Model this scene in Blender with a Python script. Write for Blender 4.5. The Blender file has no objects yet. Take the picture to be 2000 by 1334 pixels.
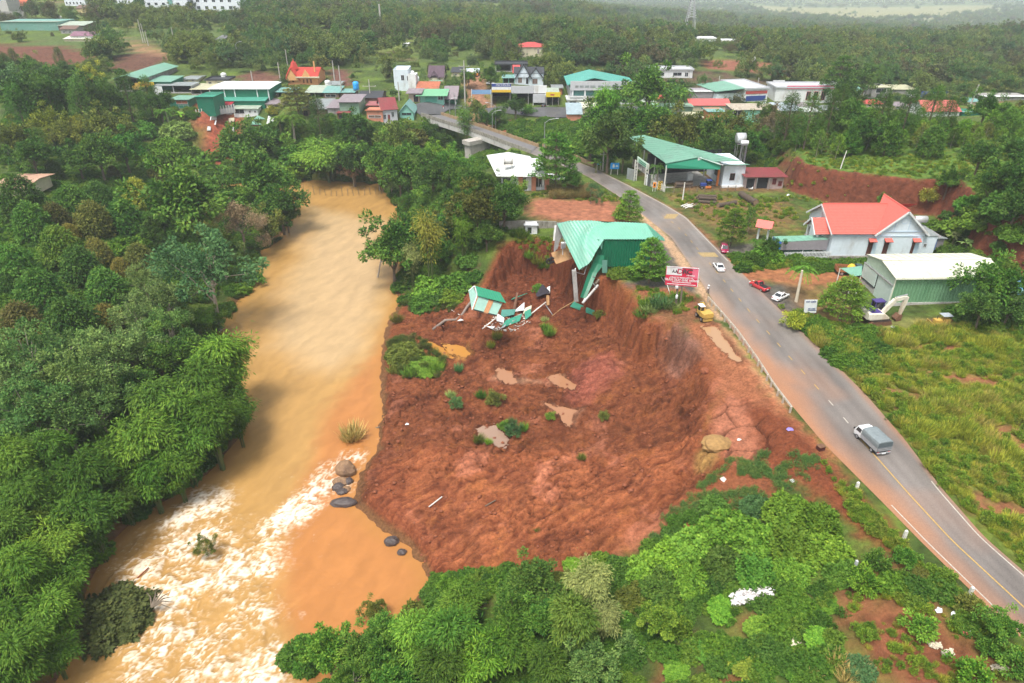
import bpy,math,random
import numpy as np
from mathutils import Vector,Matrix
random.seed(7); RNG=np.random.default_rng(11)
SC=bpy.context.scene; COL=SC.collection
# --- camera
CAMH=42.0; FPX=1333.0; HORZ=-100.0
PITCH=math.atan((667-HORZ)/FPX)
cam_d=bpy.data.cameras.new('camera'); cam=bpy.data.objects.new('camera',cam_d); COL.objects.link(cam)
cam.location=(0,0,CAMH); cam.rotation_euler=(math.pi/2-PITCH,0,0)
cam_d.sensor_fit='HORIZONTAL'; cam_d.sensor_width=36; cam_d.lens=36*FPX/2000
cam_d.clip_start=0.5; cam_d.clip_end=9000
SC.camera=cam
SC.render.resolution_x=1024; SC.render.resolution_y=683
# --- sky, sun, exposure (bright overcast day)
SUN_EL,SUN_AZ=math.radians(66),math.radians(-150)
W=bpy.data.worlds.new('World'); SC.world=W; W.use_nodes=True
nt=W.node_tree; bg=nt.nodes['Background']
sky=nt.nodes.new('ShaderNodeTexSky'); sky.sky_type='NISHITA'; sky.sun_disc=False
sky.sun_elevation=SUN_EL; sky.sun_rotation=SUN_AZ; sky.air_density=1.2; sky.dust_density=4.0; sky.ozone_density=1.0
hs=nt.nodes.new('ShaderNodeHueSaturation'); hs.inputs['Saturation'].default_value=0.30
nt.links.new(sky.outputs[0],hs.inputs['Color']); nt.links.new(hs.outputs[0],bg.inputs['Color'])
bg.inputs['Strength'].default_value=0.085
sun_d=bpy.data.lights.new('sun','SUN'); sun=bpy.data.objects.new('sun',sun_d); COL.objects.link(sun)
sun_d.energy=1.5; sun_d.angle=math.radians(18); sun_d.color=(1.0,0.965,0.90)
_sd=Vector((math.sin(SUN_AZ)*math.cos(SUN_EL),math.cos(SUN_AZ)*math.cos(SUN_EL),math.sin(SUN_EL)))
sun.rotation_euler=_sd.to_track_quat('Z','Y').to_euler()
vs=SC.view_settings; vs.view_transform='Standard'; vs.look='None'; vs.gamma=1; vs.use_curve_mapping=False
vs.exposure=1.33
cy=SC.cycles
try:
 cy.use_denoising=True; cy.denoiser='OPENIMAGEDENOISE'; cy.denoising_input_passes='RGB_ALBEDO_NORMAL'; cy.denoising_prefilter='FAST'
except Exception:pass
cy.max_bounces=6; cy.diffuse_bounces=2; cy.glossy_bounces=2; cy.transmission_bounces=3; cy.volume_bounces=1; cy.transparent_max_bounces=4
cy.use_adaptive_sampling=False
# --- picture <-> place
def ray(px,py):
 u=(px-1000)/FPX; v=(667-py)/FPX
 return np.array([u,math.cos(PITCH)+v*math.sin(PITCH),-math.sin(PITCH)+v*math.cos(PITCH)])
CAMP=np.array([0,0,CAMH])
def gz(px,py,z=0.0):
 d=ray(px,py); return CAMP+d*((z-CAMH)/d[2])
def gy(px,py,Y):
 d=ray(px,py); return CAMP+d*(Y/d[1])
def zat(py,Y):
 return gy(1000,py,Y)[2]
 # --- noise
def _h(ix,iy,s):
 n=(ix.astype(np.int64)*374761393+iy.astype(np.int64)*668265263+s*974711)&0xffffffff
 n=((n^(n>>13))*1274126177)&0xffffffff
 n=((n^(n>>16))*2246822519)&0xffffffff
 return((n^(n>>15))&0xffffff)/0xffffff
def noise(x,y,s=0):
 x=np.asarray(x,float); y=np.asarray(y,float)
 ix=np.floor(x); iy=np.floor(y); fx=x-ix; fy=y-iy
 ux=fx*fx*fx*(fx*(fx*6-15)+10); uy=fy*fy*fy*(fy*(fy*6-15)+10)
 def g(a,b):
  t=_h(ix+a,iy+b,s)*2*np.pi
  return np.cos(t)*(fx-a)+np.sin(t)*(fy-b)
 a=g(0,0)*(1-ux)+g(1,0)*ux; b=g(0,1)*(1-ux)+g(1,1)*ux
 return(a*(1-uy)+b*uy)*1.5
def fbm(x,y,o=4,s=0,l=2.0,g=.5):
 r=0; a=1; t=0
 for i in range(o):
  r=r+a*noise(x,y,s+i*17); t+=a; a*=g; x=x*l+3.1; y=y*l+1.7
 return r/t
def ridged(x,y,o=4,s=0):
 r=0; a=1; t=0
 for i in range(o):
  r=r+a*(1-np.abs(noise(x,y,s+i*17))*1.6); t+=a; a*=.5; x=x*2+5.3; y=y*2+2.9
 return r/t
def worley(x,y,s=0):
 x=np.asarray(x,float); y=np.asarray(y,float)
 ix=np.floor(x); iy=np.floor(y); f1=np.full(x.shape,9.); f2=np.full(x.shape,9.); cid=np.zeros(x.shape)
 for a in(-1,0,1):
  for b in(-1,0,1):
   cx=ix+a; cy=iy+b; hx=_h(cx,cy,s); hy=_h(cx,cy,s+7)
   d=np.hypot(cx+hx-x,cy+hy-y)
   n1=d<f1
   f2=np.where(n1,f1,np.minimum(f2,d)); cid=np.where(n1,hx,cid); f1=np.where(n1,d,f1)
 return f1,f2,cid
def sst(a,b,x):
 t=np.clip((x-a)/(b-a),0,1); return t*t*(3-2*t)
def seg_dist(x,y,pts,closed=False):
 P=np.asarray(pts,float)[:,:2]; Q=np.roll(P,-1,0)
 if not closed:P=P[:-1]; Q=Q[:-1]
 best=np.full(np.shape(x),1e9)
 for p,q in zip(P,Q):
  d=q-p; L=d@d+1e-12
  t=np.clip(((x-p[0])*d[0]+(y-p[1])*d[1])/L,0,1)
  best=np.minimum(best,np.hypot(x-p[0]-t*d[0],y-p[1]-t*d[1]))
 return best
def inside(x,y,poly):
 P=np.asarray(poly,float)[:,:2]; r=np.zeros(np.shape(x),bool); j=len(P)-1
 for i in range(len(P)):
  xi,yi=P[i]; xj,yj=P[j]
  c=((yi>y)!=(yj>y))&(x<(xj-xi)*(y-yi)/(yj-yi+1e-12)+xi)
  r^=c; j=i
 return r
def sdist(x,y,poly):
 d=seg_dist(x,y,poly,True); return np.where(inside(x,y,poly),d,-d)
class RBF:
 def __init__(s,P,z):
  s.P=np.asarray(P,float); n=len(s.P)
  A=np.hypot(s.P[:,None,0]-s.P[None,:,0],s.P[:,None,1]-s.P[None,:,1])
  M=np.zeros((n+1,n+1)); M[:n,:n]=A-1e-4*np.eye(n); M[n,:n]=1; M[:n,n]=1
  s.w=np.linalg.solve(M,np.append(z,0))
 def __call__(s,u,v):
  r=np.full(np.shape(u),s.w[-1])
  for(a,b),w in zip(s.P,s.w[:-1]):r=r+w*np.hypot(u-a,v-b)
  return r
  # --- meshes and objects
class B:
 """collects shapes into one mesh"""
 def __init__(s):s.v=[]; s.f=[]; s.M=Matrix.Identity(4)
 def add(s,V,F):
  n=len(s.v); M=s.M
  s.v+=[tuple(M@Vector(p))for p in V]; s.f+=[tuple(i+n for i in f)for f in F]; return s
 def box(s,x0,x1,y0,y1,z0,z1):
  return s.add([(x0,y0,z0),(x1,y0,z0),(x1,y1,z0),(x0,y1,z0),(x0,y0,z1),(x1,y0,z1),(x1,y1,z1),(x0,y1,z1)],[(3,2,1,0),(4,5,6,7),(0,1,5,4),(1,2,6,5),(2,3,7,6),(3,0,4,7)])
 def cb(s,c,d):
  return s.box(c[0]-d[0]/2,c[0]+d[0]/2,c[1]-d[1]/2,c[1]+d[1]/2,c[2]-d[2]/2,c[2]+d[2]/2)
 def tube(s,pts,r,n=8,cap=True):
  pts=[Vector(p)for p in pts]; k=len(pts); rs=r if hasattr(r,'__len__')else[r]*k; V=[]; F=[]
  for i,p in enumerate(pts):
   t=(pts[min(i+1,k-1)]-pts[max(i-1,0)]).normalized()
   a=t.cross(Vector((0,0,1))if abs(t.z)<.9 else Vector((1,0,0))).normalized(); b=t.cross(a)
   for j in range(n):
    q=2*math.pi*j/n; V.append(p+(a*math.cos(q)+b*math.sin(q))*rs[i])
  for i in range(k-1):
   for j in range(n):F.append((i*n+j,(i+1)*n+j,(i+1)*n+(j+1)%n,i*n+(j+1)%n))
  if cap:F.append(tuple(range(n))); F.append(tuple((k-1)*n+j for j in reversed(range(n))))
  return s.add(V,F)
 def bar(s,a,b,w,h=None):
  a=Vector(a); b=Vector(b); h=h or w; t=(b-a).normalized()
  u=t.cross(Vector((0,0,1))if abs(t.z)<.95 else Vector((1,0,0))).normalized(); v=u.cross(t)
  V=[p+u*sx*w/2+v*sy*h/2 for p in(a,b)for sx,sy in((-1,-1),(1,-1),(1,1),(-1,1))]
  return s.add(V,[(0,3,2,1),(4,5,6,7),(0,1,5,4),(1,2,6,5),(2,3,7,6),(3,0,4,7)])
 def lathe(s,c,prof,n=12):
  V=[]; F=[]; k=len(prof)
  for r,z in prof:
   for j in range(n):q=2*math.pi*j/n; V.append((c[0]+r*math.cos(q),c[1]+r*math.sin(q),c[2]+z))
  for i in range(k-1):
   for j in range(n):F.append((i*n+j,i*n+(j+1)%n,(i+1)*n+(j+1)%n,(i+1)*n+j))
  F.append(tuple(reversed(range(n)))); F.append(tuple((k-1)*n+j for j in range(n)))
  return s.add(V,F)
 def prism(s,prof,a,b,axis='x'):
  n=len(prof); V=[]
  for e in(a,b):
   for p,q in prof:V.append((e,p,q)if axis=='x' else(p,e,q)if axis=='y' else(p,q,e))
  F=[tuple(range(n)),tuple(reversed(range(n,2*n)))]+[(i,n+i,n+(i+1)%n,(i+1)%n)for i in range(n)]
  return s.add(V,F)
 def slab(s,q,t):
  q=[Vector(p)for p in q]; nrm=(q[1]-q[0]).cross(q[2]-q[0]).normalized()*t; n=len(q)
  return s.add(q+[p-nrm for p in q],[tuple(range(n)),tuple(reversed(range(n,2*n)))]+[(i,n+i,n+(i+1)%n,(i+1)%n)for i in range(n)])
 def sheet(s,G,t=0):
  R,C=len(G),len(G[0]); V=[p for r in G for p in r]; F=[]
  for i in range(R-1):
   for j in range(C-1):F.append((i*C+j,i*C+j+1,(i+1)*C+j+1,(i+1)*C+j))
  s.add(V,F)
  if t:s.add([(p[0],p[1],p[2]-t)for p in V],[tuple(reversed(f))for f in F])
  return s
def mesh_np(name,V,F,attrs=None,smooth=False):
 me=bpy.data.meshes.new(name); V=np.asarray(V,np.float32); F=np.asarray(F,np.int32); k=F.shape[1]
 me.vertices.add(len(V)); me.vertices.foreach_set('co',V.ravel())
 me.loops.add(F.size); me.loops.foreach_set('vertex_index',F.ravel())
 me.polygons.add(len(F)); me.polygons.foreach_set('loop_start',np.arange(0,F.size,k,dtype=np.int32))
 if smooth:me.polygons.foreach_set('use_smooth',np.ones(len(F),bool))
 for n,a in(attrs or{}).items():
  a=np.asarray(a,np.float32)
  if a.ndim==1:at=me.attributes.new(n,'FLOAT','POINT'); at.data.foreach_set('value',a)
  else:at=me.attributes.new(n,'FLOAT_COLOR','POINT'); at.data.foreach_set('color',np.c_[a,np.ones(len(a))].astype(np.float32).ravel())
 me.update(calc_edges=True); me.validate(); return me
def link(name,me,mat=None,parent=None,loc=None,rz=0):
 o=bpy.data.objects.new(name,me); COL.objects.link(o)
 if mat is not None and me is not None and not me.materials:me.materials.append(mat)
 if parent is not None:o.parent=parent
 if loc is not None:o.location=loc
 if rz:o.rotation_euler=(0,0,rz)
 return o
def obj(name,b,mat,parent=None,smooth=False,loc=None,rz=0):
 me=bpy.data.meshes.new(name); me.from_pydata([tuple(v)for v in b.v],[],b.f); me.update()
 if smooth:me.polygons.foreach_set('use_smooth',np.ones(len(me.polygons),bool))
 return link(name,me,mat,parent,loc,rz)
def tag(o,label,cat,group=None):
 o['label']=label; o['category']=cat
 if group:o['group']=group
 return o
def thing(name,label,cat,loc=(0,0,0),rz=0,group=None):
 o=bpy.data.objects.new(name,None); COL.objects.link(o); o.empty_display_size=.2
 o.location=loc; o.rotation_euler=(0,0,rz); return tag(o,label,cat,group)
def struct(o):o['kind']='structure'; return o
def stuff(o):o['kind']='stuff'; return o
def copy_tree(o,parent=None):
 c=o.copy(); COL.objects.link(c)
 if parent is not None:c.parent=parent
 for ch in list(o.children):copy_tree(ch,c)
 return c
def text_mesh(name,s,size,mat,parent,loc,rot,align='CENTER',ext=.01,bold=0,sx=1):
 cu=bpy.data.curves.new(name,'FONT'); cu.body=s; cu.size=size; cu.align_x=align; cu.align_y='CENTER'; cu.extrude=ext; cu.offset=bold; cu.resolution_u=2
 t=bpy.data.objects.new(name,cu); COL.objects.link(t)
 dg=bpy.context.evaluated_depsgraph_get(); me=bpy.data.meshes.new_from_object(t.evaluated_get(dg))
 bpy.data.objects.remove(t); bpy.data.curves.remove(cu); me.name=name; me.materials.clear()
 o=link(name,me,mat,parent); o.location=loc; o.rotation_euler=rot; o.scale=(sx,1,1); return o
 # --- materials
def newmat(name):
 m=bpy.data.materials.new(name); m.use_nodes=True; nt=m.node_tree; return m,nt,nt.nodes['Principled BSDF']
def N(nt,t,**kw):
 n=nt.nodes.new(t)
 for k,v in kw.items():setattr(n,k,v)
 return n
_mc={}
def mat(name,col,rough=.7,var=.18,scale=3.,metal=0.,bump=.0,wave=None,wdir='X',dirt=None,dscale=.5,spec=.4,coat=0,wd=.05):
 """painted / plastered / metal surface: base colour, mottled wear, optional corrugation relief and stain colour"""
 if name in _mc:return _mc[name]
 m,nt,p=newmat(name); L=nt.links
 tc=N(nt,'ShaderNodeTexCoord'); nz=N(nt,'ShaderNodeTexNoise'); nz.inputs['Scale'].default_value=scale; nz.inputs['Detail'].default_value=6; nz.inputs['Roughness'].default_value=.65
 L.new(tc.outputs['Object'],nz.inputs['Vector'])
 mr=N(nt,'ShaderNodeMapRange'); mr.inputs[1].default_value=.3; mr.inputs[2].default_value=.7; mr.inputs[3].default_value=1-var; mr.inputs[4].default_value=1+var*.6
 L.new(nz.outputs['Fac'],mr.inputs[0])
 vm=N(nt,'ShaderNodeVectorMath',operation='SCALE'); vm.inputs[0].default_value=col; L.new(mr.outputs[0],vm.inputs['Scale']); out=vm.outputs[0]
 if dirt:
  n2=N(nt,'ShaderNodeTexNoise'); n2.inputs['Scale'].default_value=dscale; n2.inputs['Detail'].default_value=8; n2.inputs['Roughness'].default_value=.7
  mp=N(nt,'ShaderNodeMapping'); mp.inputs['Scale'].default_value=(1,1,.35); L.new(tc.outputs['Object'],mp.inputs['Vector']); L.new(mp.outputs[0],n2.inputs['Vector'])
  r2=N(nt,'ShaderNodeMapRange'); r2.inputs[1].default_value=.5; r2.inputs[2].default_value=.72; L.new(n2.outputs['Fac'],r2.inputs[0])
  mx=N(nt,'ShaderNodeMix',data_type='RGBA'); mx.inputs['B'].default_value=(*dirt,1); L.new(r2.outputs[0],mx.inputs['Factor']); L.new(out,mx.inputs['A']); out=mx.outputs['Result']
 L.new(out,p.inputs['Base Color']); p.inputs['Roughness'].default_value=rough; p.inputs['Metallic'].default_value=metal; p.inputs['Specular IOR Level'].default_value=spec
 p.inputs['Coat Weight'].default_value=coat
 if wave or bump:
  bp=N(nt,'ShaderNodeBump'); bp.inputs['Strength'].default_value=.8; bp.inputs['Distance'].default_value=wd
  if wave:
   wv=N(nt,'ShaderNodeTexWave',bands_direction=wdir); wv.inputs['Scale'].default_value=wave; L.new(tc.outputs['Object'],wv.inputs['Vector']); L.new(wv.outputs['Fac'],bp.inputs['Height'])
  else:bp.inputs['Distance'].default_value=bump; L.new(nz.outputs['Fac'],bp.inputs['Height'])
  L.new(bp.outputs[0],p.inputs['Normal'])
 _mc[name]=m; return m
def leafmat(name,ramp=None,trans=.3,rough=.55):
 """leaves: tint per leaf from the mesh, hue per plant from the object colour (or a ramp over the instance random)"""
 if name in _mc:return _mc[name]
 m,nt,p=newmat(name); L=nt.links
 at=N(nt,'ShaderNodeAttribute',attribute_name='tint'); oi=N(nt,'ShaderNodeObjectInfo')
 if ramp:
  cr=N(nt,'ShaderNodeValToRGB'); e=cr.color_ramp.elements
  while len(e)<len(ramp):e.new(.5)
  for i,c in enumerate(ramp):e[i].position=i/(len(ramp)-1); e[i].color=(*c,1)
  L.new(oi.outputs['Random'],cr.inputs[0]); base=cr.outputs[0]
 else:base=oi.outputs['Color']
 hsv=N(nt,'ShaderNodeHueSaturation'); L.new(base,hsv.inputs['Color'])
 a=N(nt,'ShaderNodeMapRange'); a.inputs[3].default_value=.475; a.inputs[4].default_value=.525; L.new(at.outputs['Fac'],a.inputs[0])
 b_=N(nt,'ShaderNodeMapRange'); b_.inputs[3].default_value=1.55; b_.inputs[4].default_value=.55; L.new(at.outputs['Fac'],b_.inputs[0])
 L.new(a.outputs[0],hsv.inputs['Hue']); L.new(b_.outputs[0],hsv.inputs['Value'])
 L.new(hsv.outputs[0],p.inputs['Base Color']); p.inputs['Roughness'].default_value=rough; p.inputs['Specular IOR Level'].default_value=.10
 tr=N(nt,'ShaderNodeBsdfTranslucent'); L.new(hsv.outputs[0],tr.inputs['Color'])
 ms=N(nt,'ShaderNodeMixShader'); ms.inputs[0].default_value=trans; L.new(p.outputs[0],ms.inputs[1]); L.new(tr.outputs[0],ms.inputs[2])
 L.new(ms.outputs[0],nt.nodes['Material Output'].inputs['Surface']); _mc[name]=m; return m
 # ============================ TERRAIN
WATER=-12.0
def W2(l,z=0.0):return np.array([gz(a,b,z)[:2]for a,b in l])
def colx(px,Y,z):return(px-1000)/FPX*(Y*math.cos(PITCH)+(CAMH-z)*math.sin(PITCH))
near=[(1970,1150,0),(1850,1000,0),(1690,820,0),(1560,690,0),(1450,560,0),(1380,480,0),(1290,410,0),(1200,345,0),(1140,316,0),(880,215,0),(835,228,-.3),(1700,700,-.6),(1900,700,0),(1990,900,-.4),(1800,900,-.6),(1990,1020,-.6),(1600,640,-.4),(1990,640,1),(1650,560,0),(1550,540,0),(1700,510,.2),(1850,520,.6),(1950,540,1.2),(1480,460,0),(1600,400,0),(1750,412,0),(1450,390,0),(1350,370,0),(1700,1250,-.6),(1850,1200,-.3),(1600,1200,-1.5),(1500,1280,-2.5),(1400,1330,-4),(1700,1334,-1),(1950,1300,-.5),(1650,1000,-.4),(1550,950,-.5),(1500,1080,-2),(1350,1150,-5),(1200,1200,-7),(1050,1250,-9),(900,1250,-10.5),(750,1334,-11.5),(1350,1000,-4),(1000,1130,-9.8),(1250,1060,-6.5),(1350,560,0),(1300,600,-.2),(1200,540,0),(1250,500,0),(1100,470,0),(1100,400,0),(1200,400,0),(1040,450,0),(1000,400,0),(1000,370,0),(960,360,0),(1050,340,0),(960,450,-.5),(920,470,-2),(900,430,-3),(880,480,-6),(850,520,-9),(860,380,-5),(900,350,-2),(830,370,-8),(820,560,-10.5),(900,560,-8),(790,420,-11),(760,380,-11.5),(650,350,-11.5),(600,345,-11.5),(650,300,-6),(650,262,-2),(550,300,-6),(550,245,0),(450,290,-8),(430,240,-.5),(430,330,-11.5),(500,330,-10),(420,285,-6),(300,300,-5),(300,222,0),(700,245,0),(740,330,-11),(760,270,-3),(830,320,-9),(870,300,-8.5),(930,310,-6),(990,300,-2),(1040,275,-1),(980,245,-3),(920,230,-2.5),(300,400,-8),(200,350,-5),(100,330,-3),(30,380,-2),(0,300,-1),(100,500,-4),(250,480,-6),(400,480,-10.5),(0,600,-4.5),(200,620,-7),(350,560,-9),(420,610,-11.5),(100,800,-7),(300,800,-9.5),(430,800,-11),(0,1000,-8),(150,1000,-9.5),(300,950,-11),(0,1200,-9.5),(100,1250,-11),(0,1330,-10.5)]
far=[(0,210,3),(200,200,2),(400,200,2.5),(0,270,6.5),(150,265,6.5),(300,262,7),(420,260,6),(0,330,11),(150,330,11),(300,330,9),(450,330,9),(0,440,17),(200,440,14),(440,440,11),(0,700,26),(300,700,20),(600,235,4.5),(600,300,6),(700,280,5),(700,420,9),(600,600,8),(800,235,3),(800,300,4),(900,228,2),(950,235,3),(1000,245,5),(900,600,-5),(800,900,-12),(1100,212,-.5),(1200,212,-.5),(1100,260,3),(1200,260,3),(1150,330,8),(1000,330,7),(1300,300,3),(1300,230,.5),(1400,230,0),(1400,270,3),(1500,330,2),(1500,240,0),(1600,215,-1),(1700,215,-1),(1900,215,-.5),(2000,215,0),(1200,450,-6),(1500,520,-18),(1700,640,-34),(1700,300,-4),(2000,300,-3),(1900,400,-6),(2000,500,-10),(1300,1400,-64),(1600,2300,-116),(1900,1300,-81),(1800,1800,-102),(2100,1700,-90),(1000,900,-10),(1600,2900,-150),(1000,2300,-92),(2000,2700,-125),(500,1500,0),(0,1500,20),(1600,3800,-95),(400,2600,10),(2600,2600,-100),(-600,1500,30),(-500,300,10),(2400,300,0)]
def warp(x,y):return 60*np.arctan2(x,y+10),50*np.log(np.maximum(y+10,1))
cp=[(*gz(a,b,z)[:2],z)for a,b,z in near]+[(colx(a,Y,z),Y,z)for a,Y,z in far]
cp=np.array(cp); BASE=RBF(np.c_[warp(cp[:,0],cp[:,1])],cp[:,2])
# raised ground behind the cut banks on the right
cut=list(W2([(1545,372),(1620,397),(1720,415),(1830,424),(1868,470),(1895,515),(1960,540),(2100,590)]))+[np.array(p)for p in((220.,70),(220,205),(colx(1560,205,0),205),(colx(1490,172,2),172))]
up=np.array([(colx(a,Y,z),Y,z)for a,Y,z in[(1560,125,5.5),(1700,124,6.3),(1840,122,6),(1700,150,6.5),(1900,150,8),(1500,180,2),(1600,200,.5),(1900,200,1),(1900,110,7),(2000,100,8),(2000,130,9),(2150,100,11),(2150,180,6),(1560,160,4.5),(1530,140,4.5)]])
UPPER=RBF(np.c_[warp(up[:,0],up[:,1])],up[:,2])
# the bowl of the landslide
slide=W2([(925,505),(990,462),(1040,462),(1085,470),(1125,500),(1150,527),(1195,540),(1235,575),(1265,615),(1320,625),(1368,668),(1392,715),(1400,760)],0).tolist()+W2([(1380,800),(1372,850),(1430,905)],-1.8).tolist()+W2([(1390,950),(1330,980)],-4).tolist()+W2([(1240,1075),(1120,1105)],-7.5).tolist()+W2([(1000,1120),(900,1132),(835,1135)],-11).tolist()+W2([(780,1050),(690,985),(705,925),(740,880),(745,800),(750,700),(765,640),(800,600)],-12).tolist()+W2([(870,590),(905,560)],-8.5).tolist()
slide=np.array(slide)
low=[(1000,520,-5.8),(960,560,-6.5),(960,620,-7.8),(800,640,-10.6),(810,610,-10.8),(1090,560,-6.2),(1150,610,-6.9),(1060,640,-7.2),(1180,700,-5.6),(1090,740,-8.6),(1000,700,-8.7),(900,690,-9.5),(870,760,-9.6),(770,760,-10.9),(770,900,-10.9),(850,850,-9.2),(960,860,-8.9),(1100,810,-8.2),(1200,800,-7.2),(1300,760,-5.6),(1345,700,-3.6),(1300,650,-4.2),(1250,640,-5.2),(1380,740,-2.2),(1340,800,-4.4),(1370,850,-3.4),(1300,880,-5.6),(1200,900,-7.4),(1100,900,-8.2),(1000,930,-8.6),(900,950,-9.2),(770,1000,-10.8),(1300,960,-5.2),(1200,1000,-6.6),(1100,1050,-8),(950,1050,-9.8),(850,1090,-11.2),(1260,700,-6.6),(1130,680,-7),(1220,750,-6.2)]
lw=np.array([(*gz(a,b,z)[:2],z)for a,b,z in low]); LOW=RBF(lw[:,:2],lw[:,2])
river=W2([(330,350),(420,362),(520,352),(600,352),(745,358),(770,395),(800,438),(790,500),(770,560),(782,590),(768,612),(750,650),(745,700),(744,760),(748,800),(738,850),(735,885),(702,925),(690,985),(735,1030),(790,1060),(828,1110),(838,1140),(800,1190),(770,1240),(690,1290),(620,1350),(600,1500),(60,1500),(110,1334),(140,1250),(170,1150),(215,1060),(280,1000),(350,965),(420,915),(470,850),(455,750),(425,690),(415,630),(465,590),(490,545),(505,490),(545,470),(565,430),(565,385),(480,372),(330,372)],WATER)
road_L=[(2090,1334),(1937,1194),(1800,1060),(1720,978),(1610,868),(1540,785),(1475,705),(1420,630),(1385,575),(1350,520),(1312,465),(1262,425),(1210,385),(1150,346),(1090,320),(1036,300)]
road_R=[(2240,1334),(2072,1180),(1922,1049),(1840,955),(1760,850),(1690,770),(1620,700),(1560,640),(1500,583),(1440,525),(1385,470),(1340,424),(1300,400),(1228,362),(1159,328),(1049,286)]
RL,RR=W2(road_L),W2(road_R); RC=(RL+RR)/2
ROADP=np.vstack([RL,RR[::-1]]); RC=np.vstack([RC[0]+(RC[0]-RC[1]),RC])
def Zf(x,y,fine=True):
 x=np.asarray(x,float); y=np.asarray(y,float)
 z=BASE(*warp(x,y))
 dist=np.hypot(x,y)
 sd=sdist(x,y,cut); t=sst(-.5,1.9,sd+.3*noise(x*.35,y*.35,5))
 if t.max()>0:z=z*(1-t)+UPPER(*warp(x,y))*t
 z=z+.5*fbm(x*.09,y*.09,4,3)*sst(30,60,dist)+sst(280,700,dist)*20*(.25+.75*sst(1300,800,dist))*fbm(x*.0045,y*.0045,4,9)
 rd=seg_dist(x,y,RC); t=sst(5.5,9,rd); z=z*t+0.0*(1-t)
 s=sdist(x,y,slide)
 t=sst(-.2,2.0,s+.9*noise(x*.5,y*.5,21)+.35*noise(x*1.7,y*1.7,22))
 if t.max()>0:z=z*(1-t)+LOW(x,y)*t
 r=sdist(x,y,river)+.35*noise(x*.8,y*.8,31)*(s>-4)
 zi=WATER+.05-np.minimum(np.maximum(r,0)*1.1,2.6)
 zo=np.where(y<240,np.maximum(z,WATER+.06),z); w=sst(-.05,1.6,-r); zo=(WATER+.05)*(1-w)+zo*w
 z=np.where(r>0,zi,zo)
 return z
_az=np.linspace(-.95,.95,420); _ld=np.linspace(math.log(17),math.log(4100),760); _A,_D=np.meshgrid(_az,_ld); _ZT=Zf(np.tan(_A)*np.exp(_D),np.exp(_D))
def Zq(x,y):
 """quick height: table over bearing and distance"""
 u=np.clip((np.arctan2(x,y)-_az[0])/(_az[1]-_az[0]),0,418.999); v=np.clip((np.log(np.maximum(y,17))-_ld[0])/(_ld[1]-_ld[0]),0,758.999); i=u.astype(int); j=v.astype(int); f=u-i; g=v-j
 return(_ZT[j,i]*(1-f)+_ZT[j,i+1]*f)*(1-g)+(_ZT[j+1,i]*(1-f)+_ZT[j+1,i+1]*f)*g
def at(px,py,dz=0.0,t0=25.):
 """first point of the ground (raised by dz) seen through a pixel"""
 d=ray(px,py); ts=t0*1.008**np.arange(520); P=CAMP+d*ts[:,None]
 h=P[:,2]-Zq(P[:,0],P[:,1])-dz; i=int(np.argmax(h<0))
 if h[i]>=0:i=len(ts)-1
 a,b=ts[max(i-1,0)],ts[i]; s=np.linspace(a,b,40); P=CAMP+d*s[:,None]
 h=P[:,2]-Zq(P[:,0],P[:,1])-dz; j=int(np.argmax(h<0)); p=P[j].copy(); p[2]-=dz
 return p
def atv(p):return Vector(at(*p))
def zg(x,y):return float(Zq(np.array([x]),np.array([y]))[0])
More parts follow.
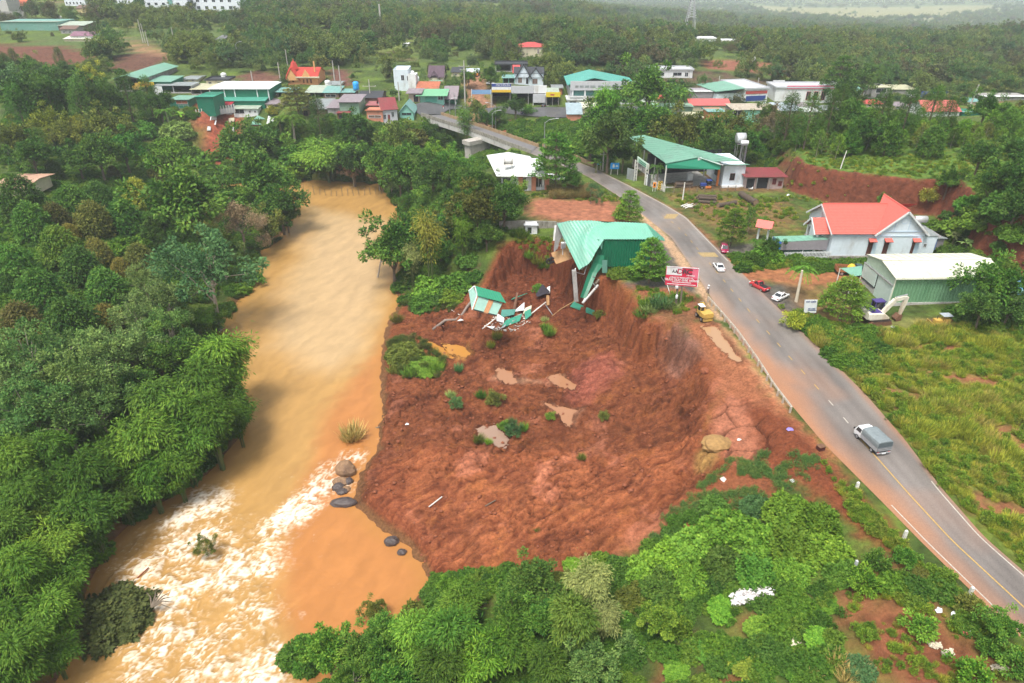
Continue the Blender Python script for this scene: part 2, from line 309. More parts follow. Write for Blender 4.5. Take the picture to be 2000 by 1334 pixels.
# --- soil, grass and paving colours (albedo)
RED=np.array((.250,.077,.030)); DRED=np.array((.150,.042,.017)); PINK=np.array((.40,.145,.080)); TAN=np.array((.42,.27,.16)); GRAVEL=np.array((.10,.088,.08))
GRASS=np.array((.115,.170,.026)); LGRASS=np.array((.23,.26,.040)); DGRASS=np.array((.055,.090,.017)); DRY=np.array((.25,.20,.08)); BROWN=np.array((.105,.055,.03))
paint=[([(1035,388),(1200,385),(1235,432),(1200,455),(1060,432),(1030,425)],0,(.34,.13,.075),2.,.95),([(1000,372),(1180,372),(1230,395),(1200,386),(1035,388),(1000,395)],0,(.12,.11,.035),1.2,.8),([(1205,480),(1320,455),(1375,540),(1390,575),(1300,570),(1210,560)],0,tuple(GRAVEL*1.1),1.2,.9),([(1190,530),(1300,525),(1300,545),(1200,552)],0,(.12,.19,.03),.8,.9),([(1240,560),(1330,565),(1370,585),(1390,620),(1330,605),(1260,590)],0,(.30,.10,.045),1.2,.9),([(1250,400),(1300,455),(1350,520),(1385,575),(1420,630),(1398,625),(1360,570),(1325,515),(1285,460),(1240,418)],0,tuple(TAN*1.15),.6,.95),([(1370,620),(1420,640),(1470,710),(1540,790),(1525,800),(1450,720),(1400,690),(1375,650)],0,(.50,.27,.14),.9,.95),([(1400,700),(1450,720),(1540,800),(1640,900),(1610,900),(1540,860),(1480,800),(1410,760)],0,(.38,.135,.065),1.2,.9),([(1395,800),(1420,770),(1460,790),(1500,870),(1480,900),(1395,870),(1380,830)],-1.4,(.34,.115,.058),.7,.95),([(1450,760),(1530,810),(1590,880),(1700,1010),(1760,1050),(1730,1060),(1560,930),(1500,880)],0,tuple(DRED*1.15),1.4,.95),([(1300,400),(1440,510),(1560,625),(1545,640),(1420,520),(1280,392)],0,tuple(PINK*.9),.8,.85),([(1300,375),(1540,395),(1560,440),(1440,470),(1380,440)],0,(.20,.105,.045),3,.75),([(1410,505),(1560,510),(1700,520),(1700,560),(1560,560),(1450,545)],0,(.33,.125,.058),1.5,.9),([(1425,545),(1560,560),(1590,600),(1510,620),(1460,590)],0,tuple(GRAVEL),1.2,.9),([(1400,482),(1470,478),(1480,492),(1410,505)],0,tuple(GRAVEL*1.2),.8,.9),([(1540,555),(1620,560),(1680,610),(1690,660),(1610,640),(1560,600)],0,(.26,.14,.06),1.5,.7),([(1650,1150),(1760,1180),(1830,1210),(1950,1300),(1990,1400),(1780,1400),(1690,1260),(1640,1200)],-.5,(.22,.075,.036),1.6,.95),([(1700,1080),(1790,1130),(1830,1210),(1760,1190),(1720,1130)],-.4,(.23,.09,.042),1.4,.6),([(1640,930),(1740,1030),(1790,1110),(1760,1100),(1690,1040),(1600,960)],0,tuple(RED*.75),1.0,.8),([(1040,470),(1080,468),(1085,490),(1040,478)],0,(.36,.24,.14),.8,.9),([(1140,320),(1260,378),(1330,415),(1400,470),(1390,478),(1280,405),(1180,352)],0,(.22,.10,.05),1.,.8),([(1240,335),(1340,375),(1530,375),(1540,345),(1380,338)],0,(.17,.085,.045),2,.85),([(1335,615),(1400,632),(1480,735),(1560,850),(1610,960),(1500,905),(1425,800),(1385,720),(1345,650)],0,(.30,.11,.052),1.0,.95),([(1250,575),(1375,580),(1390,628),(1320,628),(1265,612)],0,(.20,.085,.042),1.2,.85),([(1225,1080),(1330,965),(1430,895),(1560,900),(1650,985),(1560,965),(1480,1010),(1370,1050),(1280,1085)],-3,(.235,.075,.033),1.0,.95),([(1392,800),(1422,768),(1462,790),(1503,870),(1485,902),(1425,900),(1395,872),(1378,832)],-1.4,(.36,.135,.075),.5,.97),([(1455,765),(1532,812),(1592,885),(1690,1000),(1660,1000),(1560,935),(1505,885)],0,tuple(DRED*1.2),.9,.95),([(1300,1240),(1330,1250),(1320,1300),(1280,1310)],-4,(.24,.085,.04),1,.9),([(1400,1290),(1470,1280),(1480,1334),(1390,1334)],-3,(.24,.085,.04),1,.8),([(1440,1185),(1500,1180),(1480,1215),(1430,1215)],-2,(.22,.08,.04),.8,.8),([(1640,1130),(1720,1110),(1760,1170),(1660,1170)],-.6,(.21,.085,.042),1.2,.8),]
def ground_colour(x,y,z):
 d=np.hypot(x,y); n1=fbm(x*.13,y*.13,4,41); n2=fbm(x*.6,y*.6,4,43); n3=fbm(x*.035,y*.035,3,45)
 c=np.zeros(x.shape+(3,)); mix=lambda c,k,t:c*(1-t[...,None])+np.asarray(k)*t[...,None]
 c[:]=DGRASS; c=mix(c,GRASS,sst(-.15,.35,n1)); c=mix(c,BROWN,sst(.1,.5,n2)*.5)
 # open field to the right of the road
 fld=W2([(1520,610),(1700,620),(2300,640),(2500,1400),(2072,1180),(1840,955),(1690,770)]); s=sst(-1,2,sdist(x,y,fld))
 f=np.zeros_like(c); f[:]=GRASS; f=mix(f,LGRASS,sst(-.1,.35,n1+.5*n2)); f=mix(f,(.25,.105,.048),sst(-.02,.22,fbm(x*.11,y*.2,4,51)+.3*n2)); f=mix(f,DRY,sst(.1,.4,n3)*.5)
 c=c*(1-s[...,None])+f*s[...,None]
 # plateau grass above the cut, and the bare cut faces
 sd=sdist(x,y,cut); c=mix(c,mix(np.zeros_like(c)+(.085,.17,.025),GRASS,sst(-.2,.3,n2)),sst(1.2,2.2,sd)*sst(165,140,y)*.9)
 c=mix(c,np.array((.150,.046,.024)),sst(-.9,-.3,sd)*sst(2.3,1.7,sd+.5*n2)*sst(160,145,y))
 for poly,zz,k,w,a in paint:
  P=W2(poly,zz); s=sst(-w,w,sdist(x,y,P)+1.1*w*(n2+.6*n1))*a
  kk=np.asarray(k)*(1+.35*fbm(x*.9,y*.9,3,61))[...,None]; c=c*(1-s[...,None])+kk*s[...,None]
  # ploughed fields, slips and far ground
 for poly,zz,k in[([(-40,95),(130,98),(210,112),(120,125),(-40,122)],7,(.14,.052,.034)),([(195,122),(270,104),(345,108),(310,130),(215,132)],7,(.12,.05,.034)),([(235,84),(262,98),(345,110),(350,104),(290,90)],8,(.30,.17,.09)),([(380,228),(480,236),(470,262),(445,300),(392,300)],-4,(.27,.068,.04)),([(770,375),(800,345),(830,352),(838,385),(800,430)],-8,(.23,.062,.034)),([(860,365),(885,365),(885,398),(862,392)],-4,(.17,.045,.025)),([(1100,150),(1240,142),(1250,155),(1120,160)],2,(.15,.055,.035)),([(1370,115),(1500,112),(1560,135),(1380,135)],3,(.26,.095,.06)),([(1260,148),(1560,165),(1560,180),(1300,180)],0,(.10,.055,.04)),([(1500,125),(1580,127),(1570,138),(1500,136)],2,(.26,.1,.06)),([(905,300),(935,300),(930,325),(905,318)],-6,(.16,.045,.03)),([(900,275),(1120,268),(1110,306),(1050,285),(1000,262)],-1.5,(.20,.075,.04)),([(1000,228),(1100,240),(1080,262),(1030,250),(960,235)],-1,(.26,.085,.05)),([(640,135),(680,135),(690,165),(650,160)],5,(.15,.06,.05)),([(905,160),(945,160),(970,210),(915,212)],2,(.30,.15,.09)),([(505,138),(560,148),(520,158),(450,150)],5,(.14,.06,.045)),([(1910,195),(1960,195),(1975,215),(1900,215)],0,(.28,.14,.09))]:
  P=W2(poly,zz); w=1.6; s=sst(-w,w,sdist(x,y,P)+w*n2)*.95; c=c*(1-s[...,None])+(np.asarray(k)*(1+.4*n2[...,None]))*s[...,None]
 fr_=sst(230,300,y)[...,None]; q1=fbm(x*.012,y*.012,4,191); q2=fbm(x*.03+7,y*.03,3,192); k_=np.zeros_like(c)+(.085,.125,.032); k_=mix(k_,(.16,.20,.05),sst(.05,.3,q1)); k_=mix(k_,(.20,.12,.07),sst(.22,.4,q2)*.7); c=np.where(sst(1,0,np.abs(x)*0)[...,None]>0,c*(1-fr_*(c[...,:1]<.10))+k_*fr_*(c[...,:1]<.10),c)
 plain=np.array([(colx(a,Y,-110),Y)for a,Y in((1470,2100),(1560,1700),(1680,1580),(1800,1700),(1950,2100),(1950,2600),(1470,2700))])
 s=sst(-60,60,sdist(x,y,plain)); c=c*(1-s[...,None])+np.array((.26,.25,.10))*s[...,None]
 # landslide soils
 s=sdist(x,y,slide); k=sst(-1.9,.3,s+.7*n2)
 g=np.zeros_like(c); g[:]=RED*.92; g=mix(g,DRED,sst(-.05,.4,fbm(x*.22,y*.22,4,71))*.75); g=mix(g,PINK,sst(.16,.42,fbm(x*.16+9,y*.16,4,73)+.25*n2)*.6)
 g=mix(g,(.30,.10,.03),sst(.1,.5,fbm(x*.4,y*.4,3,75))*.5)
 for poly,zz,kk,w in[([(1120,700),(1190,680),(1215,720),(1150,760),(1110,750)],-5.6,(.34,.10,.062),1.2),([(1300,640),(1345,630),(1380,670),(1390,700),(1345,690),(1310,675)],-1.2,(.13,.095,.08),1.6),([(870,690),(915,672),(925,690),(905,700)],-9.3,(.42,.19,.05),.5),([(840,665),(880,690),(850,692)],-9.5,(.40,.2,.07),.5),([(980,715),(1010,735),(1080,750),(1000,745),(960,730)],-8.7,(.42,.21,.12),.6),([(1080,738),(1095,735),(1125,760),(1100,755)],-8.6,(.46,.26,.13),.5),([(1060,785),(1140,800),(1120,830),(1100,815)],-8.2,(.44,.2,.11),.6),([(690,1000),(740,900),(780,900),(800,1000),(900,1120),(830,1130)],-10.5,DRED*1.25,1.5),([(1060,470),(1160,540),(1140,600),(1040,560),(930,520),(960,480)],-3,DRED*1.1,1.8),([(1365,860),(1400,850),(1410,880),(1370,890)],-1.6,(.34,.19,.06),.5)]:
  t=sst(-w,w,sdist(x,y,W2(poly,zz))+w*n2); g=mix(g,kk,t*(.5 if w==1.6 else .92))
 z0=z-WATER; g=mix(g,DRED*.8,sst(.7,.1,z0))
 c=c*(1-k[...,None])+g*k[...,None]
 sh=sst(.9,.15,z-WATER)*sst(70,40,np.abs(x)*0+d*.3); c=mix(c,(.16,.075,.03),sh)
 return np.clip(c,.004,.8)
def groundmat(name,bscale,bdist):
 m,nt,p=newmat(name); L=nt.links; at_=N(nt,'ShaderNodeAttribute',attribute_name='col'); tc=N(nt,'ShaderNodeTexCoord')
 a=N(nt,'ShaderNodeTexNoise'); a.inputs['Scale'].default_value=bscale; a.inputs['Detail'].default_value=9; a.inputs['Roughness'].default_value=.7; L.new(tc.outputs['Object'],a.inputs['Vector'])
 mr=N(nt,'ShaderNodeMapRange'); mr.inputs[1].default_value=.3; mr.inputs[2].default_value=.7; mr.inputs[3].default_value=.50; mr.inputs[4].default_value=1.42; L.new(a.outputs['Fac'],mr.inputs[0])
 v=N(nt,'ShaderNodeVectorMath',operation='SCALE'); L.new(at_.outputs['Color'],v.inputs[0]); L.new(mr.outputs[0],v.inputs['Scale']); L.new(v.outputs[0],p.inputs['Base Color'])
 b=N(nt,'ShaderNodeBump'); b.inputs['Distance'].default_value=bdist; b.inputs['Strength'].default_value=1; L.new(a.outputs['Fac'],b.inputs['Height']); L.new(b.outputs[0],p.inputs['Normal'])
 p.inputs['Roughness'].default_value=.85; p.inputs['Specular IOR Level'].default_value=.2; return m
M_ground=groundmat('ground_soil',.9,.35); M_slide=groundmat('landslide_soil',3.2,.22)
def graded(a,b,step,ends,g):
 c=list(np.arange(a,b+1e-6,step)); lo=[]; s=step; x=a
 while x>ends[0]:s*=g; x-=s; lo.append(x)
 hi=[]; s=step; x=c[-1]
 while x<ends[1]:s*=g; x+=s; hi.append(x)
 return np.array(lo[::-1]+c+hi)
def gridfaces(nx,ny,keep=None):
 i,j=np.meshgrid(np.arange(nx-1),np.arange(ny-1)); a=(j*nx+i).ravel(); F=np.c_[a,a+1,a+1+nx,a+nx]
 return F if keep is None else F[keep.ravel()]
PX0,PX1,PY0,PY1=-24.0,30.0,39.0,112.0
gx=graded(PX0,PX1,.75,(-2200,2400),1.045); gyv=graded(PY0,PY1,.75,(14,4200),1.026)
X,Y=np.meshgrid(gx,gyv); Zg=Zf(X,Y)
CX0,CX1,CY0,CY1=40.,112.,86.,142.; CX0,CX1=gx[np.abs(gx-CX0).argmin()],gx[np.abs(gx-CX1).argmin()]; CY0,CY1=gyv[np.abs(gyv-CY0).argmin()],gyv[np.abs(gyv-CY1).argmin()]
keep=~((X[:-1,:-1]>=PX0-.01)&(X[1:,1:]<=PX1+.8)&(Y[:-1,:-1]>=PY0-.01)&(Y[1:,1:]<=PY1+.8))
keep&=~((X[:-1,:-1]>=CX0-.01)&(X[1:,1:]<=CX1+.01)&(Y[:-1,:-1]>=CY0-.01)&(Y[1:,1:]<=CY1+.01))
PX1=gx[gx<=PX1+.8-.01].max(); PY1=gyv[gyv<=PY1+.8-.01].max()
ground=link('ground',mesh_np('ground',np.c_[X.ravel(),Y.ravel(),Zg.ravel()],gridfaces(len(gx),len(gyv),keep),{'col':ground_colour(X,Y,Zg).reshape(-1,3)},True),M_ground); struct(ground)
cxs=np.unique(np.r_[np.linspace(CX0,CX1,200),gx[(gx>CX0)&(gx<CX1)]]); cys=np.unique(np.r_[np.linspace(CY0,CY1,160),gyv[(gyv>CY0)&(gyv<CY1)]]); Xc,Yc=np.meshgrid(cxs,cys); Zc0=Zf(Xc,Yc); ins_=np.minimum(np.minimum(Xc-CX0,CX1-Xc),np.minimum(Yc-CY0,CY1-Yc))>.01; sdc=sdist(Xc,Yc,cut); Zc=Zc0+ins_*(.35*(ridged(Xc*.5,Yc*.2,4,181)-.55)*sst(-1,.3,sdc)*sst(3,1.5,sdc)+.10*fbm(Xc*.8,Yc*.8,4,182))
cb_=link('cut_bank',mesh_np('cut_bank',np.c_[Xc.ravel(),Yc.ravel(),Zc.ravel()],gridfaces(len(cxs),len(cys)),{'col':ground_colour(Xc,Yc,Zc0).reshape(-1,3)},True),M_ground); struct(cb_)
# finely broken soil of the landslide: gullies, clods, cracks and slumped blocks
ST=.15; ax=np.linspace(PX0,PX1,int((PX1-PX0)/ST)); ay=np.linspace(PY0,PY1,int((PY1-PY0)/ST)); X,Y=np.meshgrid(ax,ay); Zs=Zf(X,Y)
gy_,gx_=np.gradient(Zs,ay,ax); slope=np.hypot(gx_,gy_)
S=sdist(X,Y,slide); rv=sdist(X,Y,river); inn=sst(-.3,1.2,S)*sst(.2,-.6,rv)
ter=sst(-.5,.6,sdist(X,Y,W2([(1395,800),(1420,765),(1470,790),(1520,880),(1480,905),(1395,880),(1372,840)],-1.4)))
fx,fy=-gx_/(slope+.05),-gy_/(slope+.05)
wx,wy=X+.8*noise(X*.3,Y*.3,81),Y+.8*noise(X*.3+7,Y*.3,82)
# furrows run down the bowl: coordinates turned by the mean fall direction towards the river
th=math.radians(205); ru,rvv=wx*math.cos(th)+wy*math.sin(th),-wx*math.sin(th)+wy*math.cos(th)
gul=ridged(ru*.16,rvv*.85,4,83)-.55
f1,f2,cid=worley(wx*.95,wy*.95,84); crack=sst(.10,.0,f2-f1); f1b,f2b,cidb=worley(wx*2.6,wy*2.6,85); crack2=sst(.12,0,f2b-f1b)
cm=sst(.0,.35,fbm(X*.12,Y*.12,3,86)+.12); blocks=(cid-.5)*.42*cm
lump=.32*fbm(X*.5,Y*.5,5,87,g=.6)+.20*(ridged(wx*.9,wy*.9,4,88)-.5)
clod=.13*np.maximum(fbm(X*2.4,Y*2.4,3,89),0)+.05*noise(X*5,Y*5,90)
lobe=sst(-.4,1.6,sdist(X,Y,W2([(735,880),(850,848),(960,884),(1080,878),(1200,902),(1330,918),(1400,950),(1250,1085),(1000,1140),(830,1150),(680,1000)],-8.8))+.8*noise(X*.35,Y*.35,164)); Zs=Zs+.55*lobe*sst(.2,-1.5,rv)*sst(0,1.5,S)
qs=Zs*1.05+1.5*fbm(X*.16,Y*.16,3,161)+.35*noise(X*.7,Y*.7,162); fq=qs-np.floor(qs); stair=(sst(.45,1.,fq)-fq)*.62*sst(-.25,.25,fbm(X*.09,Y*.09,2,163)+.1)
flowm=sst(66,54,Y); th2=math.radians(213); su,sv_=wx*math.cos(th2)+wy*math.sin(th2),-wx*math.sin(th2)+wy*math.cos(th2); strk=fbm(su*.10,sv_*1.4,4,165)+.5*fbm(su*.25,sv_*3.0,3,166)
disp=.22*flowm*strk+(1-.45*flowm)*(stair+(.55*gul*sst(.05,.6,slope)+.12*gul+1.25*blocks+1.15*lump+1.4*clod))*(1-.88*ter)-(.30*crack*cm+.14*crack2*sst(.1,.4,fbm(X*.2,Y*.2,3,92)))*(1-.75*ter)
f1t,f2t,_=worley(wx*.33,wy*.33,93); disp-=ter*.35*sst(.035,.0,f2t-f1t)
ck=ter*sst(.13,.02,f2t-f1t)*sst(-.4,.4,rv*-1-1); bankm=sst(-.6,1.2,sdist(X,Y,W2([(1458,770),(1530,815),(1588,885),(1640,955),(1600,955),(1545,905),(1505,875)]))+.5*noise(X*.7,Y*.7,156))
edge=sst(0,1.2,np.minimum(np.minimum(X-PX0,PX1-X),np.minimum(Y-PY0,PY1-Y)))
gen=.10*fbm(X*.7,Y*.7,5,95)+.03*noise(X*3.2,Y*3.2,96)
rdd=sst(5.2,7.5,seg_dist(X,Y,RC)); Zd=Zs+edge*(inn*disp*1.25+(1-inn)*gen*rdd*sst(.2,-.6,rv))
Zd=np.where((rv<-.5)&(Zd<WATER+.12),WATER+.12+.1*noise(X,Y,97),Zd)
puddles=[([(930,832),(965,826),(998,855),(985,870),(952,872),(934,852)],-8.9,0),([(1060,782),(1100,792),(1140,799),(1120,812),(1116,836),(1094,816),(1080,796)],-8.2,1),([(1070,740),(1090,730),(1134,757),(1122,766),(1090,759)],-8.6,1),([(864,668),(900,670),(926,690),(908,696),(878,686)],-9.4,2),([(834,660),(866,674),(890,694),(868,700),(842,682)],-9.6,2),([(968,710),(1000,720),(1014,742),(988,747),(970,730)],-8.7,1),([(1372,640),(1396,634),(1424,668),(1452,706),(1440,708),(1410,684)],-.2,3)]
PUD=[]
for pts,z0,k in puddles:
 P=W2(pts,z0); s=sdist(X,Y,P)+.55*fbm(X*.8,Y*.8,4,151)+.12*noise(X*3,Y*3,152); lev=float(np.quantile(Zd[s>0],.35)); bowl=lev-.10*sst(0,.3,s)
 Zd=np.where(s>0,np.minimum(Zd,bowl+.03*noise(X*2,Y*2,153)),Zd); bank=sst(-.9,-.05,s)*(s<=0); Zd=np.where(bank>0,np.maximum(Zd,lev+.05-.5*(1-bank)),Zd); PUD.append((P,lev-.02,k))
Zd=Zd-edge*ck*.35+edge*bankm*(.55+.25*fbm(X*1.3,Y*1.3,4,157)+.18*np.maximum(noise(X*3,Y*3,158),0))
C=ground_colour(X,Y,Zs); moist=(sst(.0,.5,fbm(X*.35,Y*.35,4,98))*.25+.22*(1-lobe))[...,None]; C=C*(1-moist*inn[...,None])*(1+.14*(lobe*inn)[...,None])
for P_,lv_,k_ in PUD:C=C*(1-.42*sst(-.9,.1,sdist(X,Y,P_)+.3*noise(X*1.5,Y*1.5,155))*(Zd>lv_))[...,None]
hue=(.9*flowm*strk+fbm(wx*1.1,wy*1.1,4,99)+.8*fbm(ru*.3,rvv*1.3,4,171))[...,None]*inn[...,None]; C=C*(1+hue*np.array((.55,.65,.7)))
C=C*(1-.55*(np.maximum(crack*cm*inn,ck))[...,None])
V=np.c_[X.ravel(),Y.ravel(),Zd.ravel()]
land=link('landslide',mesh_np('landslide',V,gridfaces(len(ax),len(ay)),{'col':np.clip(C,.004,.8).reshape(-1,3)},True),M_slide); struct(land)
_LZ=(ax,ay,Zd)
MPUD=[None]*4
for k,(nm,c)in enumerate([('grey_puddle_water',(.30,.195,.14)),('pink_puddle_water',(.34,.165,.085)),('orange_puddle_water',(.43,.20,.045)),('shoulder_puddle_water',(.38,.225,.12))]):
 m,nt,p=newmat(nm); p.inputs['Base Color'].default_value=(*c,1); p.inputs['Roughness'].default_value=.12; MPUD[k]=m
for P,lev,k in PUD:
 c=P.mean(0); P2=c+(P-c)*1.12; o=link('puddle',mesh_np('puddle',[(a,b_,lev)for a,b_ in P2],[list(range(len(P2)))]),MPUD[k]); struct(o)
def zl(x,y):
 """height of the finished surface"""
 if PX0<x<PX1 and PY0<y<PY1:
  i=min(int((x-PX0)/(ax[1]-ax[0])),len(ax)-1); j=min(int((y-PY0)/(ay[1]-ay[0])),len(ay)-1); return float(Zd[j,i])
 return zg(x,y)
def on(px,py,dz=0.):
 p=at(px,py,dz); return Vector((p[0],p[1],zl(p[0],p[1])))
 # --- river: muddy water with rapids
rx=np.arange(-75,1.0,.16); ry=np.r_[np.arange(17,60,.16),np.arange(60,110,.3),np.arange(110,200,.6)]; X,Y=np.meshgrid(rx,ry)
sdv=sdist(X,Y,river); rap=W2([(395,950),(450,985),(520,1010),(610,930),(670,880),(720,880),(690,950),(560,1040),(530,1130),(560,1200),(580,1334),(560,1500),(150,1500),(170,1334),(190,1150),(240,1060),(330,1000)],WATER)
rp=sst(-1.5,1.8,sdist(X,Y,rap)+1.2*noise(X*.4,Y*.4,101)); core=sst(-1.0,3.5,sdist(X,Y,rap))
th=math.radians(248); fu,fv=X*math.cos(th)+Y*math.sin(th),-X*math.sin(th)+Y*math.cos(th)
qx,qy=fu+1.0*fbm(X*.45,Y*.45,3,103),fv+1.0*fbm(X*.45+5,Y*.45,3,104)
vein=ridged(qx*.75,qy*1.0,5,105); vein2=ridged(qx*1.7+4,qy*2.1,4,106); big=fbm(qx*.22,qy*.26,4,107)
f1,f2,_=worley(qx*.8+.5*noise(X*1.5,Y*1.5,118),qy*1.0+.5*noise(X*1.5+9,Y*1.5,119),108); cell=sst(.26,.0,f2-f1)
foam=rp*np.clip((sst(.50,.92,vein)*.62+cell*.50+sst(.50,.95,vein2)*.42)*(.30+.85*sst(-.35,.30,big))+sst(.0,.45,big)*.22-.05+.28*fbm(X*2.2,Y*2.2,3,112),0,.80)
for ax_,ay_,rr,sx_ in[(370,1055,2.6,1.),(420,970,2.6,.8),(520,1100,2.6,1.),(480,1322,3.6,1.),(340,1020,1.6,1.),(560,1020,2.2,.6),(330,1180,1.6,1),(430,1125,2.4,1),(250,1170,1.5,1),(600,985,2.,.6)]:
 c=gz(ax_,ay_,WATER); q=np.hypot((X-c[0])*.8,(Y-c[1])*1.15*sx_)/rr; foam=np.clip(foam+sst(1.4,.1,q+.5*fbm(X*1.1,Y*1.1,4,109))*(.15+.75*vein*vein2),0,.92)
streak=sst(.70,.9,ridged(qx*.14,qy*1.1,4,110))*sst(25,3,np.maximum(Y-58,0)*1.)*sst(-11,2,sdist(X,Y,rap))*.42; foam=np.clip(np.maximum(foam,streak*sst(-.1,.3,fbm(X*.3,Y*.3,3,111))),0,1)
plm=W2([(745,680),(690,740),(640,800),(610,900),(570,1000),(540,1100),(560,1200),(600,1334),(640,1400),(900,1300),(900,1100),(760,950),(770,700)],WATER)
plume=sst(-2.2,2.0,sdist(X,Y,plm)+1.3*fbm(qx*.3,qy*.5,4,113))
pale=sst(-3,5,sdist(X,Y,W2([(600,400),(760,430),(760,560),(740,680),(640,740),(520,680),(540,560),(590,470)],WATER))+2.5*fbm(X*.12,Y*.12,3,114))  # sky reflection on the middle reach, painted into the water colour
zw=.02*fbm(qx*.5,qy*.8,4,115)+rp*(.40*fbm(qx*.35,qy*.4,4,116)+.16*(vein-.5)+.07*vein2)+.30*core*sst(-.1,.5,big)+.10*foam*rp
Zw=WATER+zw*sst(-.2,1.5,sdv); kf=(sdv>-.6); kf=kf[:-1,:-1]|kf[1:,1:]|kf[1:,:-1]|kf[:-1,1:]
OCH=np.array((.385,.220,.072)); ORG=np.array((.40,.158,.048)); SKY_PALE=np.array((.435,.295,.148)); wc=np.zeros(X.shape+(3,))+OCH
wc=wc*(1-pale[...,None])+SKY_PALE*pale[...,None]; wc=wc*(1-plume[...,None]*.85)+ORG*plume[...,None]*.85; wc*=(1+.22*fbm(qx*.22,qy*.6,4,117))[...,None]
shal=(sst(2.2,.2,sdv)*.5)[...,None]; wc=wc*(1-shal)+np.array((.36,.17,.045))*shal
m,nt,p=newmat('muddy_water'); L=nt.links; a1=N(nt,'ShaderNodeAttribute',attribute_name='col'); a2=N(nt,'ShaderNodeAttribute',attribute_name='foam'); tc=N(nt,'ShaderNodeTexCoord')
nz=N(nt,'ShaderNodeTexNoise'); nz.inputs['Scale'].default_value=3.2; nz.inputs['Detail'].default_value=7; nz.inputs['Roughness'].default_value=.65; mp=N(nt,'ShaderNodeMapping'); mp.inputs['Rotation'].default_value=(0,0,math.radians(-68)); mp.inputs['Scale'].default_value=(.45,1.2,1); L.new(tc.outputs['Object'],mp.inputs['Vector']); L.new(mp.outputs[0],nz.inputs['Vector'])
ad=N(nt,'ShaderNodeMath',operation='MULTIPLY_ADD'); L.new(nz.outputs['Fac'],ad.inputs[0]); ad.inputs[1].default_value=.9; ad.inputs[2].default_value=-.45; s2=N(nt,'ShaderNodeMath',operation='ADD'); L.new(ad.outputs[0],s2.inputs[0]); L.new(a2.outputs['Fac'],s2.inputs[1])
fr=N(nt,'ShaderNodeMapRange',interpolation_type='SMOOTHSTEP'); fr.inputs[1].default_value=.08; fr.inputs[2].default_value=1.15; L.new(s2.outputs[0],fr.inputs[0])
fm=N(nt,'ShaderNodeMath',operation='MULTIPLY'); L.new(fr.outputs[0],fm.inputs[0]); gt=N(nt,'ShaderNodeMapRange'); gt.inputs[1].default_value=.0; gt.inputs[2].default_value=.12; L.new(a2.outputs['Fac'],gt.inputs[0]); L.new(gt.outputs[0],fm.inputs[1])
mx=N(nt,'ShaderNodeMix',data_type='RGBA'); mx.inputs['B'].default_value=(.80,.72,.59,1); L.new(fm.outputs[0],mx.inputs['Factor']); L.new(a1.outputs['Color'],mx.inputs['A']); L.new(mx.outputs['Result'],p.inputs['Base Color'])
rg=N(nt,'ShaderNodeMapRange'); rg.inputs[3].default_value=.20; rg.inputs[4].default_value=.8; L.new(fm.outputs[0],rg.inputs[0]); L.new(rg.outputs[0],p.inputs['Roughness']); p.inputs['IOR'].default_value=1.33; p.inputs['Specular IOR Level'].default_value=.35
bp=N(nt,'ShaderNodeBump'); bp.inputs['Distance'].default_value=.10; bp.inputs['Strength'].default_value=.5; L.new(nz.outputs['Fac'],bp.inputs['Height']); L.new(bp.outputs[0],p.inputs['Normal']); M_water=m
wat=link('river_water',mesh_np('river_water',np.c_[X.ravel(),Y.ravel(),Zw.ravel()],gridfaces(len(rx),len(ry),kf),{'col':wc.reshape(-1,3),'foam':foam.ravel()},True),M_water); struct(wat)
# ============================ SHARED MATERIALS
MW=mat('white_wall',(.72,.74,.74),.75,.10,2,dirt=(.45,.42,.38),dscale=.6); MWB=mat('bluish_white_wall',(.66,.74,.80),.7,.08,2,dirt=(.5,.52,.52),dscale=.5)
MCR=mat('cream_wall',(.62,.56,.40),.75,.12,2,dirt=(.40,.34,.26)); MGY=mat('grey_concrete',(.34,.33,.31),.85,.22,2.5,dirt=(.14,.13,.12),dscale=.8); MGL=mat('light_grey_panel',(.50,.51,.53),.6,.1,2)
MST=mat('stained_concrete',(.30,.28,.24),.9,.3,1.2,dirt=(.075,.065,.05),dscale=1.6); MDK=mat('interior_shade',(.02,.021,.025),.9,.2); MGLS=mat('dark_glass',(.025,.03,.036),.12,.1,spec=.6)  # MDK: near-black painted for the shade inside halls and doorways
MGR=mat('green_roof_sheet',(.20,.42,.31),.42,.10,1.2,wave=3.0,dirt=(.19,.33,.26),dscale=.3,metal=.0); MGD=mat('dark_green_sheet',(.008,.135,.07),.5,.12,1.5,wave=3.0,dirt=(.012,.10,.055),dscale=.6)
MGP=mat('pale_green_sheet',(.27,.43,.31),.5,.1,1.5,wave=2.6,dirt=(.20,.33,.24),dscale=.5); MMINT=mat('mint_wall',(.22,.50,.40),.6,.12,2); MTEAL=mat('teal_sheet',(.20,.42,.38),.5,.15,1.5,wave=3,dirt=(.28,.36,.32))
MWR=mat('white_roof_sheet',(.78,.80,.78),.45,.07,.8,wave=2.4,dirt=(.64,.66,.62),dscale=.35); MCRR=mat('cream_roof_sheet',(.70,.70,.56),.5,.10,1,dirt=(.50,.48,.36),dscale=.4)
MGYR=mat('grey_roof_sheet',(.30,.34,.34),.55,.2,1.5,wave=3,dirt=(.22,.20,.18)); MMAU=mat('mauve_roof_sheet',(.30,.25,.27),.55,.15,1.5,wave=3); MRED=mat('red_roof_sheet',(.60,.09,.085),.5,.12,1.5,wave=3,dirt=(.45,.10,.08))
